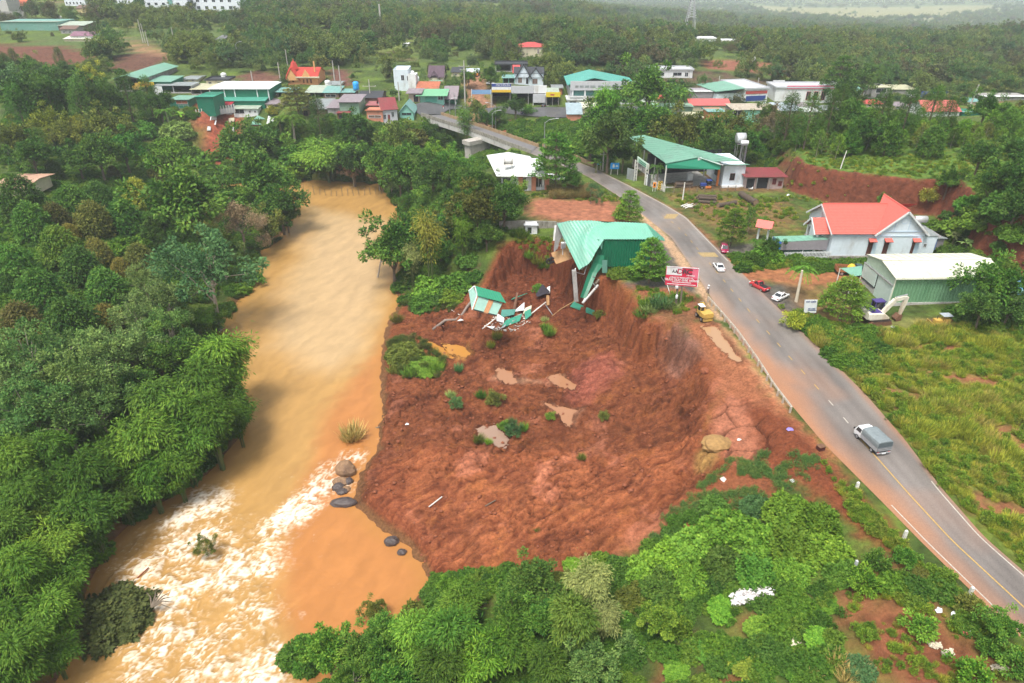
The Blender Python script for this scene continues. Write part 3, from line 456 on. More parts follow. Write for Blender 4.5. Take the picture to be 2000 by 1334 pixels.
MMAR=mat('maroon_roof_sheet',(.27,.055,.06),.55,.15,1.5,wave=3,dirt=(.20,.07,.06)); MORR=mat('rusty_roof_sheet',(.52,.17,.09),.7,.3,2,wave=3,dirt=(.30,.12,.08)); MPUR=mat('purple_tiles',(.13,.085,.11),.7,.2,2,wave=4,wdir='Y'); MBLK=mat('dark_grey_roof',(.045,.048,.055),.7,.2,2)
MBLU=mat('blue_paint',(.05,.16,.50),.5,.12); MYEL=mat('yellow_paint',(.70,.46,.04),.5,.1); MORG=mat('orange_paint',(.62,.20,.05),.6,.14); MPNK=mat('pink_orange_wall',(.58,.24,.15),.75,.12,dirt=(.40,.18,.12)); MSTL=mat('galvanised_steel',(.42,.43,.44),.4,.12,metal=.6); MPOST=mat('white_post',(.70,.68,.62),.7,.15,4,dirt=(.40,.36,.3))
MCONC=mat('pole_concrete',(.44,.42,.38),.85,.15,3); MBRK=mat('red_brick',(.30,.10,.06),.9,.3,5); MWOOD=mat('weathered_wood',(.19,.15,.11),.9,.3,4); MPLY=mat('tan_board',(.42,.24,.11),.8,.18,2); MRUST=mat('rusty_brown',(.17,.085,.05),.85,.3,3); MBLKR=mat('black_rubber',(.018,.018,.019),.8,.2)
# ============================ ROADS
m,nt,p=newmat('wet_asphalt'); L=nt.links; tc=N(nt,'ShaderNodeTexCoord'); at_=N(nt,'ShaderNodeAttribute',attribute_name='col')
n1=N(nt,'ShaderNodeTexNoise'); n1.inputs['Scale'].default_value=9; n1.inputs['Detail'].default_value=6; n1.inputs['Roughness'].default_value=.75; L.new(tc.outputs['Object'],n1.inputs['Vector'])
mr=N(nt,'ShaderNodeMapRange'); mr.inputs[1].default_value=.3; mr.inputs[2].default_value=.7; mr.inputs[3].default_value=.75; mr.inputs[4].default_value=1.22; L.new(n1.outputs['Fac'],mr.inputs[0])
v=N(nt,'ShaderNodeVectorMath',operation='SCALE'); L.new(at_.outputs['Color'],v.inputs[0]); L.new(mr.outputs[0],v.inputs['Scale']); L.new(v.outputs[0],p.inputs['Base Color'])
n2=N(nt,'ShaderNodeTexNoise'); n2.inputs['Scale'].default_value=.22; n2.inputs['Detail'].default_value=5; L.new(tc.outputs['Object'],n2.inputs['Vector']); r2=N(nt,'ShaderNodeMapRange'); r2.inputs[1].default_value=.42; r2.inputs[2].default_value=.62; r2.inputs[3].default_value=.38; r2.inputs[4].default_value=.75; L.new(n2.outputs['Fac'],r2.inputs[0]); L.new(r2.outputs[0],p.inputs['Roughness'])
bp=N(nt,'ShaderNodeBump'); bp.inputs['Distance'].default_value=.012; L.new(n1.outputs['Fac'],bp.inputs['Height']); L.new(bp.outputs[0],p.inputs['Normal']); M_road=m
def spline(P,n):
 P=np.asarray(P,float); d=np.r_[0,np.cumsum(np.linalg.norm(np.diff(P,axis=0),axis=1))]; s=np.linspace(0,d[-1],n)
 return np.c_[[np.interp(s,d,P[:,k])for k in range(P.shape[1])]].T
def smoothline(P,n,it=8):
 q=spline(P,n)
 for _ in range(it):q[1:-1]=.25*q[:-2]+.5*q[1:-1]+.25*q[2:]
 return q
def road_strip(name,Lp,Rp,n,nc,zfun,colfun):
 l=smoothline(Lp,n); r=smoothline(Rp,n); t=np.linspace(0,1,nc); G=l[:,None,:]*(1-t)[None,:,None]+r[:,None,:]*t[None,:,None]
 x,y=G[...,0],G[...,1]; T=np.broadcast_to(t,x.shape); s=np.broadcast_to(np.linspace(0,1,n)[:,None],x.shape)
 o=link(name,mesh_np(name,np.c_[x.ravel(),y.ravel(),np.broadcast_to(zfun(x,y),x.shape).ravel()],gridfaces(nc,n),{'col':np.clip(colfun(x,y,T,s),.01,.8).reshape(-1,3)},True),M_road); struct(o); return o,l,r
def roadcol(x,y,T,s):
 c=np.zeros(x.shape+(3,))+np.array((.185,.162,.146)); nn=fbm(x*.35,y*.08,4,131); c=c*(1+.5*nn)[...,None]
 tr=np.exp(-((T-.30)/.06)**2)+np.exp(-((T-.47)/.05)**2)+np.exp(-((T-.62)/.05)**2)+np.exp(-((T-.80)/.06)**2); c=c*(1-.16*tr)[...,None]
 mud=np.clip(sst(.46,.02,T+.16*fbm(x*.25,y*.12,4,133))*sst(104,74,y)*(.62+.36*sst(45,66,y)*sst(84,66,y))+.55*sst(.90,1.0,T+.05*nn)+sst(.10,0,T)*.7,0,.95)
 mud=np.clip(mud+.30*sst(.0,.45,fbm(x*.12,y*.10,3,137)),0,.95)
 mc=np.array((.35,.165,.085))*(1-sst(60,100,y))[...,None]+np.array((.30,.22,.165))*sst(60,100,y)[...,None]; c=c*(1-mud[...,None])+mc*mud[...,None]
 puddle_sheen=sst(.12,.4,fbm(x*.22+3,y*.09,3,135))*sst(60,85,y)*.30; c=c*(1-puddle_sheen[...,None])+np.array((.22,.215,.21))*puddle_sheen[...,None]  # pale grey sheen of wet patches, painted into the road colour
 return c
NR=420; road,SL,SR=road_strip('road',RL,RR,NR,25,lambda x,y:.03,roadcol)
def road_pt(i,t,z=.034):p=SL[i]*(1-t)+SR[i]*t; return(p[0],p[1],z)
MYL=mat('worn_yellow_line',(.46,.29,.09),.8,.25,6); MWL=mat('worn_white_line',(.46,.42,.36),.8,.3,6); MTAN=mat('worn_rumble_paint',(.36,.26,.12),.8,.35,5)
def road_mark(name,i0,i1,t,w,m):
 b=B(); idx=np.linspace(i0,i1,max(2,int(i1-i0)+1)); G=[]
 for k in idx:
  i=int(k); f=k-i; j=min(i+1,NR-1); p=(SL[i]*(1-t)+SR[i]*t)*(1-f)+(SL[j]*(1-t)+SR[j]*t)*f; d=SR[i]-SL[i]; d=d/np.linalg.norm(d)
  G.append([(p[0]-d[0]*w/2,p[1]-d[1]*w/2,.036),(p[0]+d[0]*w/2,p[1]+d[1]*w/2,.036)])
 b.sheet(G); return obj(name,b,m,road)
arc=np.r_[0,np.cumsum(np.linalg.norm(np.diff((SL+SR)/2,axis=0),axis=1))]
def iat(y):return int(np.argmin(np.abs((SL[:,1]+SR[:,1])/2-y)))
_i0=iat(54); road_mark('centre_line',0,_i0,.47,.13,MYL)
s0=arc[_i0]+2.2
while s0<arc[iat(118)]:
 a,b_=np.interp(s0,arc,np.arange(NR)),np.interp(s0+1.0,arc,np.arange(NR)); road_mark('lane_dash',a,b_,.49,.11,MYL if s0>arc[iat(62)]else MWL); s0+=3.1
road_mark('edge_line',0,iat(45),.085,.11,MWL); road_mark('edge_line',0,iat(47),.93,.11,MWL); road_mark('edge_line',iat(96),iat(140),.955,.13,MWL)
def rumble(pa):
 P=[gz(a,b,.037)for a,b in pa]; b=B(); b.add(P,[(0,1,2,3)]); return obj('rumble_patch',b,MTAN,road)
rumble([(1296,427),(1318,427),(1326,418),(1302,418)]); rumble([(1371,501),(1404,502),(1396,493),(1362,493)])
def poly_sheet(name,pts,z,m,col=(.10,.095,.09)):
 me=mesh_np(name,[(*gz(a,b,0)[:2],z)for a,b in pts],[list(range(len(pts)))],{'col':np.tile(col,(len(pts),1))}); o=link(name,me,m); struct(o); return o
def drape_road(name,lpx,rpx,n,lift=.12,k=.10):
 l=[at(a,b)[:2]for a,b in lpx]; r=[at(a,b)[:2]for a,b in rpx]
 road_strip(name,l,r,n,7,lambda x,y:Zf(x,y)+lift,lambda x,y,T,s:np.zeros(x.shape+(3,))+np.array((k,k,k*1.04))*(1+.4*fbm(x*.2,y*.2,3,141))[...,None])
drape_road('town_road',[(822,227),(800,214),(812,203),(880,203),(985,209),(1090,212),(1200,209),(1340,211)],[(862,226),(868,219),(885,215),(905,213),(1000,224),(1090,232),(1200,226),(1340,222)],90,.3,.085)
drape_road('hillside_road',[(450,66),(428,73),(413,84),(417,97),(432,110),(452,122)],[(456,68),(441,76),(434,86),(440,98),(452,108),(474,120)],40,.4,.16)
# - bridge
bl=W2([(1036,300),(935,262),(822,226)],0); br=W2([(1051,287),(950,252),(863,224.5)],0)
bl=smoothline(bl,40,4); br=smoothline(br,40,4)
bridge=thing('road_bridge','long concrete road bridge over the river valley, with stained parapets','bridge',(*((bl[20]+br[20])/2),0)); bo=Vector((*((bl[20]+br[20])/2),0))
def BW(p,z):return Vector((p[0],p[1],z))-bo
b=B(); b.sheet([[BW(bl[i]*(1-t)+br[i]*t,.03)for t in(0,.25,.5,.75,1)]for i in range(40)]); dk=obj('deck_surface',b,mat('bridge_asphalt',(.16,.155,.155),.7,.15,1.),bridge)
b=B()
for i in range(39):
 for e,s in((bl,1),(br,-1)):
  q=[e[i],e[i+1]]; o_=[(br if s>0 else bl)[i],(br if s>0 else bl)[i+1]]; n_=[(o-a)/np.linalg.norm(o-a)for o,a in zip(o_,q)]
  if s>0:b.add([BW(q[0],0),BW(q[1],0),BW(q[1],-1.3),BW(q[0],-1.3),BW(q[0]+n_[0]*.5,0),BW(q[1]+n_[1]*.5,0),BW(q[1]+n_[1]*.5,-1.3),BW(q[0]+n_[0]*.5,-1.3)],[(0,3,2,1),(4,5,6,7),(3,7,6,2),(0,1,5,4)])
 b.add([BW(bl[i],-.9),BW(bl[i+1],-.9),BW(br[i+1],-.9),BW(br[i],-.9)],[(0,1,2,3)])
obj('deck_girder',b,mat('pale_concrete',(.50,.49,.46),.85,.15,1.,dirt=(.30,.28,.25)),bridge)
def parapet(e,inner,m,name,hh,post):
 par=B(); posts=[]
 for i in range(39):
  d=inner[i]-e[i]; d=d/np.linalg.norm(d)*.22; q=[e[i],e[i+1],e[i+1]+d,e[i]+d]; par.add([BW(k,-.15)for k in q]+[BW(k,hh)for k in q],[(4,5,6,7),(0,1,5,4),(2,3,7,6),(1,2,6,5),(3,0,4,7)])
 o=obj(name,par,m,bridge); w=B().box(-.12,.12,-.1,.26,0,hh+.22); me=None
 for k in np.arange(0,39,post):
  i=int(k); p_=e[i]+(e[min(i+1,39)]-e[i])*(k-i); d=inner[i]-e[i]
  c=obj('parapet_post',w,m,o)if me is None else link('parapet_post',me,None,o); me=c.data; c.location=BW(p_,-.1); c.rotation_euler=(0,0,math.atan2(d[1],d[0])-math.pi/2)
parapet(bl,br,MST,'parapet',.85,1.0); parapet(br,bl,mat('brown_stone',(.34,.235,.13),.9,.28,2.5,dirt=(.18,.12,.07)),'parapet',.8,2.0)
for(pa,pb,w,z)in(((905,270),(932,276),2.4,-12),((826,232),(838,236),2.2,-9)):
 c=gz(*pa,-.9); c2=gz(*pb,-.9); cc=(c+c2)/2; d=(br[20]-bl[20]); d=d/np.linalg.norm(d); b=B(); q=Vector((cc[0]+d[0]*2.4,cc[1]+d[1]*2.4,0))-bo
 ang=math.atan2(d[1],d[0]); b.box(-3.4,3.4,-w/2,w/2,z,-.95); b.box(-3.9,3.9,-w/2-.3,w/2+.3,-2.0,-.96); o=obj('pier',b,mat('pier_concrete',(.44,.41,.37),.9,.2,1.5,dirt=(.25,.2,.16)),bridge); o.location=q; o.rotation_euler=(0,0,ang)
 # retaining stone wall continuing beside the road
sw=thing('stone_wall','low brown stone wall along the far side of the road near the bridge','wall',tuple(gz(1112,307,0))); so=Vector(sw.location); b=B(); q=smoothline(W2([(1060,287),(1112,305),(1160,326)]),20,2)
for i in range(19):b.bar((q[i][0]-so.x,q[i][1]-so.y,.4),(q[i+1][0]-so.x,q[i+1][1]-so.y,.4),.35,.95)
obj('wall_run',b,mat('brown_stone',(.34,.235,.13)),sw)
# - guard rail
gp=smoothline(W2([(1384,590),(1412,622),(1440,655),(1480,712),(1510,760),(1545,806)]),60,3); go=(gp[30][0],gp[30][1],0)
gr=thing('guard_rail','pale steel guard rail beside the road above the landslide','guard rail',go); MRAIL=mat('pale_rail',(.45,.40,.33),.5,.18,3,dirt=(.38,.27,.18))
b=B(); prof=[(-.03,.48),(.05,.54),(-.03,.62),(.05,.70),(-.03,.78)]
for k in range(len(prof)-1):
 G=[]
 for i in range(60):
  d=gp[min(i+1,59)]-gp[max(i-1,0)]; d=d/np.linalg.norm(d); n_=np.array((-d[1],d[0])); G.append([(gp[i][0]-go[0]-n_[0]*o_,gp[i][1]-go[1]-n_[1]*o_,z)for o_,z in prof[k:k+2]])
 b.sheet(G)
obj('beam',b,MRAIL,gr); me=None
for s in np.linspace(0,59,18):
 i=int(s); p_=gp[i]; o=obj('post',B().box(-.09,.09,-.09,.09,-.4,.8),MRAIL,gr)if me is None else link('post',me,None,gr); me=o.data; o.location=(p_[0]-go[0]-.14,p_[1]-go[1],0)
 # ============================ HOUSE BUILDER
def window(par,u,v,z,w,h,fm=MW,gm=MGLS,face='f',nb=1):
 """frame standing 3 cm proud of the wall with a pane set in it; face f = towards the viewer's side, l/r = end walls"""
 f=B(); g=B(); t=.07
 def bx(bb,a0,a1,z0,z1,d0,d1):
  if face=='f':bb.box(a0,a1,v-d1,v-d0,z0,z1)
  elif face=='l':bb.box(u-d1,u-d0,a0,a1,z0,z1)
  else:bb.box(u+d0,u+d1,a0,a1,z0,z1)
 a=u if face=='f' else v
 for q in((a,a+w,z,z+t),(a,a+w,z+h-t,z+h),(a,a+t,z+t,z+h-t),(a+w-t,a+w,z+t,z+h-t)):bx(f,*q,.0,.06)
 for k in range(1,nb+1):x=a+w*k/(nb+1); bx(f,x-.03,x+.03,z+t,z+h-t,.0,.05)
 bx(g,a+t*.9,a+w-t*.9,z+t*.9,z+h-t*.9,.004,.03)
 o=obj('window',f,fm,par); obj('pane',g,gm,o); return o
FOOT=[]
def house(name,label,cat,px0,px1,yb,yt,depth,roof='gx',yr=None,wm=MW,rm=MGR,wins=(),doors=(),over=.35,yb1=None,Y=None,sink=1.2,rt=.08,gable=None,open_front=False,group=None,rot=0):
 if Y is None:P0=at(px0,yb); P1=at(px1,yb1 or yb); P1=gz(px1,yb1 or yb,P0[2])
 else:P0=gy(px0,yb,Y); P1=gy(px1,yb1 or yb,Y)
 d=P1[:2]-P0[:2]; w=float(np.linalg.norm(d)); a=math.atan2(d[1],d[0])+rot; z0=float(P0[2]); Yf=(P0[1]+P1[1])/2
 h=zat(yt,Yf)-z0; t=thing(name,label,cat,(P0[0],P0[1],z0),a,group); D=depth
 FOOT.append((min(px0,px1),max(px0,px1),min(yt,yr if yr is not None else yt),max(yb,yb1 or yb),Yf,(P0[0]+P1[0])/2-math.sin(a)*depth/2,Yf+depth/2*math.cos(a),math.hypot(w,depth)/2))
 zr=None if yr is None else(zat(yr,Yf+(D/2 if roof in('gx','hip')else D if roof.startswith('shed')or roof=='arch' else 0))-z0)
 e=over; b=B(); th=.16
 if open_front:
  b.box(0,th,0,D,-sink,h); b.box(w-th,w,0,D,-sink,h); b.box(th,w-th,D-th,D,-sink,h)
  for k in range(1,max(2,int(w/5))):u=w*k/max(2,int(w/5)); b.box(u-.1,u+.1,0,.2,-sink,h)
  obj('floor_slab',B().box(th,w-th,-.3,D-th,-sink,.05),MGY,t)
 else:b.box(0,w,0,D,-sink,h)
 if roof=='gx':b.add([(0.01,0,h),(0.01,D,h),(0.01,D/2,zr),(w-.01,0,h),(w-.01,D,h),(w-.01,D/2,zr)],[(0,2,1),(3,4,5)])
 if roof=='gy':b.add([(0,.01,h),(w,.01,h),(w/2,.01,zr),(0,D-.01,h),(w,D-.01,h),(w/2,D-.01,zr)],[(0,1,2),(3,5,4)])
 if roof.startswith('shed')or roof=='arch':b.add([(.01,0,h),(.01,D,h),(.01,D,zr),(w-.01,0,h),(w-.01,D,h),(w-.01,D,zr),],[(0,2,1),(3,4,5),(1,2,5,4)])
 obj('wall',b,wm,t); r=B()
 if roof=='gx':
  k=(zr-h)/(D/2); r.slab([(-e,-e,h-k*e+.02),(w+e,-e,h-k*e+.02),(w+e,D/2,zr+.02),(-e,D/2,zr+.02)],-rt); r.slab([(w+e,D+e,h-k*e+.02),(-e,D+e,h-k*e+.02),(-e,D/2,zr+.02),(w+e,D/2,zr+.02)],-rt)
 elif roof=='gy':
  k=(zr-h)/(w/2); r.slab([(-e,D+e,h-k*e+.02),(-e,-e,h-k*e+.02),(w/2,-e,zr+.02),(w/2,D+e,zr+.02)],-rt); r.slab([(w+e,-e,h-k*e+.02),(w+e,D+e,h-k*e+.02),(w/2,D+e,zr+.02),(w/2,-e,zr+.02)],-rt)
 elif roof.startswith('shed'):
  k=(zr-h)/D; r.slab([(-e,-e,h-k*e+.02),(w+e,-e,h-k*e+.02),(w+e,D+e,zr+k*e+.02),(-e,D+e,zr+k*e+.02)],-rt)
 elif roof=='arch':
  G=[[(x,-e+(D+2*e)*s,h+(zr-h)*(math.sin(s*math.pi/2))+.03)for x in np.linspace(-e,w+e,3)]for s in np.linspace(0,1,9)]; r.sheet(G,.08)
 elif roof=='hip':
  i=min(w*.35,D/2); k=(zr-h)/(D/2); z_=h-k*e+.02; zr+=.02
  r.add([(-e,-e,z_),(w+e,-e,z_),(w+e,D+e,z_),(-e,D+e,z_),(i,D/2,zr),(w-i,D/2,zr)],[(0,1,5,4),(1,2,5),(2,3,4,5),(3,0,4),(3,2,1,0)])
 elif roof=='flat':
  r.box(-e,w+e,-e,.12-e,h+.003,h+.5); r.box(-e,w+e,D+e-.12,D+e,h+.003,h+.5); r.box(-e,.12-e,.12-e,D+e-.12,h+.003,h+.5); r.box(w+e-.12,w+e,.12-e,D+e-.12,h+.003,h+.5); r.box(.12-e,w+e-.12,.12-e,D+e-.12,h+.003,h+.12)
 obj('roof',r,rm,t)
 if open_front:obj('interior_shade_sheet',B().box(th,w-th,D*.55,D*.55+.05,.05,h-.02),MDK,t)  # dark sheet set midway in, standing for the shade inside
 for q in wins:
  u0,u1,c0,c1=q[:4]; window(t,u0*w,0,c0*h,(u1-u0)*w,(c1-c0)*h,q[4]if len(q)>4 else MW,q[5]if len(q)>5 else MGLS)
 for q in doors:
  u0,u1,c1=q[:3]; obj('door',B().box(u0*w,u1*w,-.05,.02,.05,c1*h),q[3]if len(q)>3 else MDK,t)
 return t,w,h,D
def boxes(name,par,m,*qs):
 b=B()
 for q in qs:b.box(*q)
 return obj(name,b,m,par)
def tank(name,label,px,py,r,L,Y=None,m=None,stand=0,upright=False,p=None):
 p=np.array(p)if p is not None else(at(px,py)if Y is None else gy(px,py,Y)); t=thing(name,label,'water tank',p); m=m or mat('tank_steel',(.68,.70,.70),.28,.05,metal=.5)
 b=B()
 if upright:b.lathe((0,0,stand),[(r*.9,0),(r,.05),(r,L*.45),(r*.97,L*.48),(r,L*.52),(r,L-.1),(r*.6,L+.12),(r*.25,L+.2)],16)
 else:b.tube([(-L/2,0,stand+r),(-L/2+.08,0,stand+r),(L/2-.08,0,stand+r),(L/2,0,stand+r)],[r*.8,r,r,r*.8],16)
 obj('tank_body',b,m,t,True); lg=B().bar((0,0,0),(0,0,stand+r*.3),.08); me=None
 for sx in(-1,1):
  for sy in(-1,1):
   o=obj('leg',lg,MSTL,t)if me is None else link('leg',me,None,t); me=o.data; o.location=(sx*L*.32,sy*r*.7,0)
 if stand>1:
  q=B()
  for s in(-1,1):q.bar((-L*.32,s*r*.7,.1),(L*.32,s*r*.7,stand-.1),.05); q.bar((s*L*.32,-r*.7,.1),(s*L*.32,r*.7,stand-.1),.05)
  q.box(-L*.4,L*.4,-r*.85,r*.85,stand-.08,stand); obj('stand_frame',q,MSTL,t)
 return t
def pole(name,label,px,yt,yb,r=.16,arm=None,lamp=None,cat='utility pole',Y=None,m=None,group=None,lean=0):
 p=at(px,yb)if Y is None else gy(px,yb,Y); h=zat(yt,p[1])-p[2]; t=thing(name,label,cat,p,0,group); m=m or MCONC
 b=B().tube([(0,0,-.5),(lean*.5,0,h/2),(lean,0,h)],[r*1.25,r,r*.75],8); obj('shaft',b,m,t)
 if arm:
  q=B()
  for z,w in arm:q.bar((-w/2+lean,-.12,h-z),(w/2+lean,-.12,h-z),.12)
  o=obj('cross_arm',q,m,t); ins=B()
  for z,w in arm:
   for s in(-.45,0,.45):ins.lathe((s*w+lean,-.12,h-z+.06),[(.06,0),(.09,.08),(.05,.22)],6)
  obj('insulator',ins,MGL,o)
 if lamp:
  obj('lamp_arm',B().tube([(0,0,h-.3),(lamp*.4,0,h+.5),(lamp,0,h+.8)],[.06,.05,.04],6),MSTL,t); obj('lamp_head',B().box(lamp-.1,lamp+.7*(1 if lamp>0 else-1)if lamp>0 else lamp+.1,-.12,.12,h+.74,h+.86)if lamp>0 else B().box(lamp-.7,lamp+.1,-.12,.12,h+.74,h+.86),MGL,t)
 return t
 # ============================ NEAR BUILDINGS
def P3(px,py,z):return Vector(gz(px,py,z))
def PY(px,py,Y):return Vector(gy(px,py,Y))
def ribbed(G,m,name,par,pitch=.5,amp=.035,axis=1):
 """sheet with real trapezoid ribs running along the rows' direction"""
 pass
 # ---- collapsed green hall at the edge of the scarp
o0=P3(1240,523,0); hall=thing('collapsed_hall','half collapsed green sheet metal hall hanging over the landslide edge','hall',o0); rel=lambda p:Vector(p)-o0
ridge=[PY(1088,437,95.4),PY(1112,431,96.8),PY(1150,430.5,97.5),PY(1262,436,97.5)]
eave=[PY(1131,527,90.8),PY(1157,501,92.4),PY(1180,467,94),PY(1281,467,94)]
def lerpl(Ls,s):
 k=s*(len(Ls)-1); i=min(int(k),len(Ls)-2); return Ls[i].lerp(Ls[i+1],k-i)
key=[0,.16,.34,1.0]
def along(Ls,s):
 for i in range(3):
  if s<=key[i+1]:return Ls[i].lerp(Ls[i+1],(s-key[i])/(key[i+1]-key[i]))
 return Ls[3]
b=B(); G=[]; rows=22; cols=120
for i in range(rows):
 t=i/(rows-1); row=[]
 for j in range(cols):
  s=j/(cols-1); p=along(eave,s).lerp(along(ridge,s),t)
  cr=s-(.12+.42*t*t); sag=-.55*math.exp(-(cr/.07)**2)*(1-.6*t)-.25*max(0,.3-s)*math.sin(t*3.1)
  row.append(rel(p+Vector((0,0,sag+.03*(1 if j%4<2 else-1)))))
 G.append(row)
b.sheet(G,.05); obj('roof_sheet',b,mat('hall_roof_green',(.165,.42,.31),.42,.08,.8,dirt=(.20,.36,.28),dscale=.25),hall)
bk=[Vector((p.x+.3,101.4,4.3))for p in ridge]; b=B(); b.sheet([[rel(along(ridge,s).lerp(along(bk,s),t))+Vector((0,0,-.02))for s in np.linspace(.12,1,12)]for t in(0,.5,1)],.05); obj('roof_sheet',b,mat('hall_roof_green',None),hall)
hip=B().slab([rel(ridge[3])+Vector((.05,0,.02)),rel(eave[3])+Vector((.03,-.1,.03)),rel(PY(1299,470.5,95.0)),rel(PY(1297,465,97))],.05); obj('canopy_sheet',hip,mat('hall_canopy_green',(.10,.34,.23),.45,.1,1,wave=2.5),hall)
zE=eave[2].z; xL,xR=eave[1].x+.8,eave[3].x-.25; b=B(); G=[]
for z in np.linspace(.9,1,2):pass
n=90; base_z=.75; top=lambda s:zE-.12
G=[[rel((xL+(xR-xL)*s,94.15+.05*(1 if j%4<2 else-1),base_z+(top(s)-base_z)*t))for j,s in enumerate(np.linspace(0,1,n))]for t in(0,.5,1)]
b.sheet(G,0); obj('wall_sheet',b,mat('hall_wall_green',(.008,.15,.075),.42,.10,1.2,dirt=(.012,.11,.06),dscale=.5),hall)
b=B(); b.box(xR-o0.x-.02,xR-o0.x+.12,-.0,6.6,.75,4.3); obj('end_wall',b,mat('hall_wall_green',None),hall)
boxes('plinth',hall,MST,(xL-o0.x+2.6,xR-o0.x,.3+.1,.3+.55,-.6,.75)); boxes('back_wall',hall,MGY,(-9.5,xR-o0.x,7.0,7.2,-.4,4.2))
# torn left end: grey gable panel, buckled strip hanging down, twisted frame
a_,b2_,c_=PY(1087,434,95.8),PY(1121,433,96.9),PY(1081.5,492,94.4); d_=PY(1089,486,94.6)
g=B(); g.slab([rel(a_),rel(c_),rel(d_),rel(PY(1094,468,95.0)),rel(b2_)],.06); obj('gable_panel',g,mat('dull_grey_sheet',(.27,.27,.255),.6,.15,1.5,wave=2.5,dirt=(.2,.17,.14)),hall)
g=B(); g.slab([rel(PY(1083,440,95.6)),rel(PY(1080,470,95)),rel(PY(1084,470,95)),rel(PY(1087,440,95.6))],.05); obj('white_flashing',g,MW,hall)
strip=[(1166,497,1181,499,93.7),(1158,512,1178,518,93.3),(1150,530,1166,533,92.6),(1143,550,1158,552,91.5),(1138,566,1151,568,90.6),(1133,580,1144,583,89.9)]
g=B(); G=[[rel(PY(a,b_,y)),rel(PY((a+c)/2,(b_+d)/2,y+.12)),rel(PY(c,d,y))]for a,b_,c,d,y in strip]; g.sheet(G,.05); obj('hanging_sheet',g,mat('hall_wall_green',None),hall)
g=B(); g.slab([rel(PY(1150,502,93.2)),rel(PY(1160,499,93.9)),rel(PY(1166,478,94.0)),rel(PY(1170,470,94.05)),rel(PY(1160,486,93.4))],.05); g.slab([rel(PY(1168,470,94)),rel(PY(1175,488,93.8)),rel(PY(1178,470,94.1))],.05); obj('torn_edge',g,mat('hall_roof_green',None),hall)
g=B(); g.slab([rel(PY(1176,508,93.4)),rel(PY(1176,533,93.0)),rel(PY(1186,533,93.0)),rel(PY(1186,508,93.5))],.06); obj('loose_door',g,mat('grey_green_sheet',(.09,.22,.17),.5,.1,2),hall)
for q in[((1124,524,92),(1122,532,91.5)),((1122,531,91.6),(1141,536,91.9)),((1141,536,91.9),(1150,508,93)),((1136,527,91.6),(1149,512,93.2)),((1154,548,92),(1164,560,91)),((1157,540,92.2),(1163,541,92)),((1094,447,95.3),(1103,475,94)),((1150,561,91.4),(1138,592,89.4)),((1090,440,95.5),(1109,478,93.6))]:obj('frame_bar',B().bar(rel(PY(*q[0])),rel(PY(*q[1])),.09),MSTL,hall)
bm_=thing('fallen_beam','pale concrete beam propped up the scarp below the green hall','beam',PY(1140,590,89.3)); r2_=lambda p:p-Vector(PY(1140,590,89.3)); obj('beam',B().bar(r2_(PY(1138,592,89.2)),r2_(PY(1168,557,92)),.3,.22),mat('pale_concrete',None),bm_); obj('beam_stub',B().bar(r2_(PY(1163,555,92.2)),r2_(PY(1180,535,94)),.34),MWOOD,bm_)
pl=thing('concrete_pillar','bare concrete pillar left standing in the red scarp','pillar',PY(1126,578,90.4)); q0=Vector(PY(1126,578,90.4)); obj('shaft',B().bar(Vector((0,0,-.8)),PY(1121,528,91)-q0,.85,.6),MGY,pl)
tb=thing('tilted_board','large tan wooden board tilted under the torn hall roof','board',PY(1094,495,96)); q0=Vector(PY(1094,495,96)); obj('board_face',B().slab([PY(1076,494,95.6)-q0,PY(1086,516,94.6)-q0,PY(1117,505,95.2)-q0,PY(1106,484,96.4)-q0],.1),MPLY,tb); obj('metal_arm',B().tube([PY(1083,492,96)-q0,PY(1091,480,96)-q0,PY(1099,481,96)-q0,PY(1099,498,95.2)-q0],.05,6),MSTL,tb)
wc_=thing('white_cabinet','white cabinet standing behind the tan tilted board','cabinet',PY(1100,481,98)); boxes('cabinet_body',wc_,MW,(-.35,.35,-.3,.3,-.3,.6)); boxes('cabinet_door',wc_,MGL,(-.28,.28,-.33,-.305,-.2,.5))
for i,(x,y)in enumerate([(1073,510),(1078,508)]):
 t=thing('old_tyre',['left of two old tyres dumped on the grassy ledge','right of two old tyres, touching the tan board'][i],'tyre',PY(x,y,95.2)); b=B(); V=[]; F=[]
 for a in range(16):
  for c in range(8):A=a*math.pi/8; Q=c*math.pi/4; rr=.38+.14*math.cos(Q); V.append((rr*math.cos(A),.14*math.sin(Q),rr*math.sin(A)))
 F=[(a*8+c,((a+1)%16)*8+c,((a+1)%16)*8+(c+1)%8,a*8+(c+1)%8)for a in range(16)for c in range(8)]; b.add(V,F); obj('rubber_ring',b,MBLKR,t,True)
 # ---- tilted green shed
o0=P3(948,612,-7.9); sh=thing('fallen_shed','small green metal shed lying tilted on the slid red earth','shed',o0); rel=lambda p:Vector(p)-o0
A=PY(922,605,83.2); Bq=PY(969,617,82.6); C=PY(981,592.5,84.0); D=PY(932,577,84.6); E=PY(988,591,83.8); Fq=PY(927.5,559,88.0); Gq=PY(976.5,572,87.4); dep=Vector((.6,3.2,1.1))
w=B(); w.slab([rel(A),rel(Bq),rel(C),rel(D)],.08); obj('wall_panel',w,mat('pale_teal_wall',(.30,.50,.42),.6,.10,2,wave=3),sh)
for s0_,s1_ in((-.02,.05),(.47,.66)):
 q=[A.lerp(Bq,s0_),A.lerp(Bq,s1_),D.lerp(C,s1_),D.lerp(C,s0_)]; q=[rel(p)+Vector((0,-.04,.01))for p in q]; obj('rusty_panel',B().slab(q,.03),mat('rusty_orange_panel',(.40,.19,.08),.75,.2,3),sh)
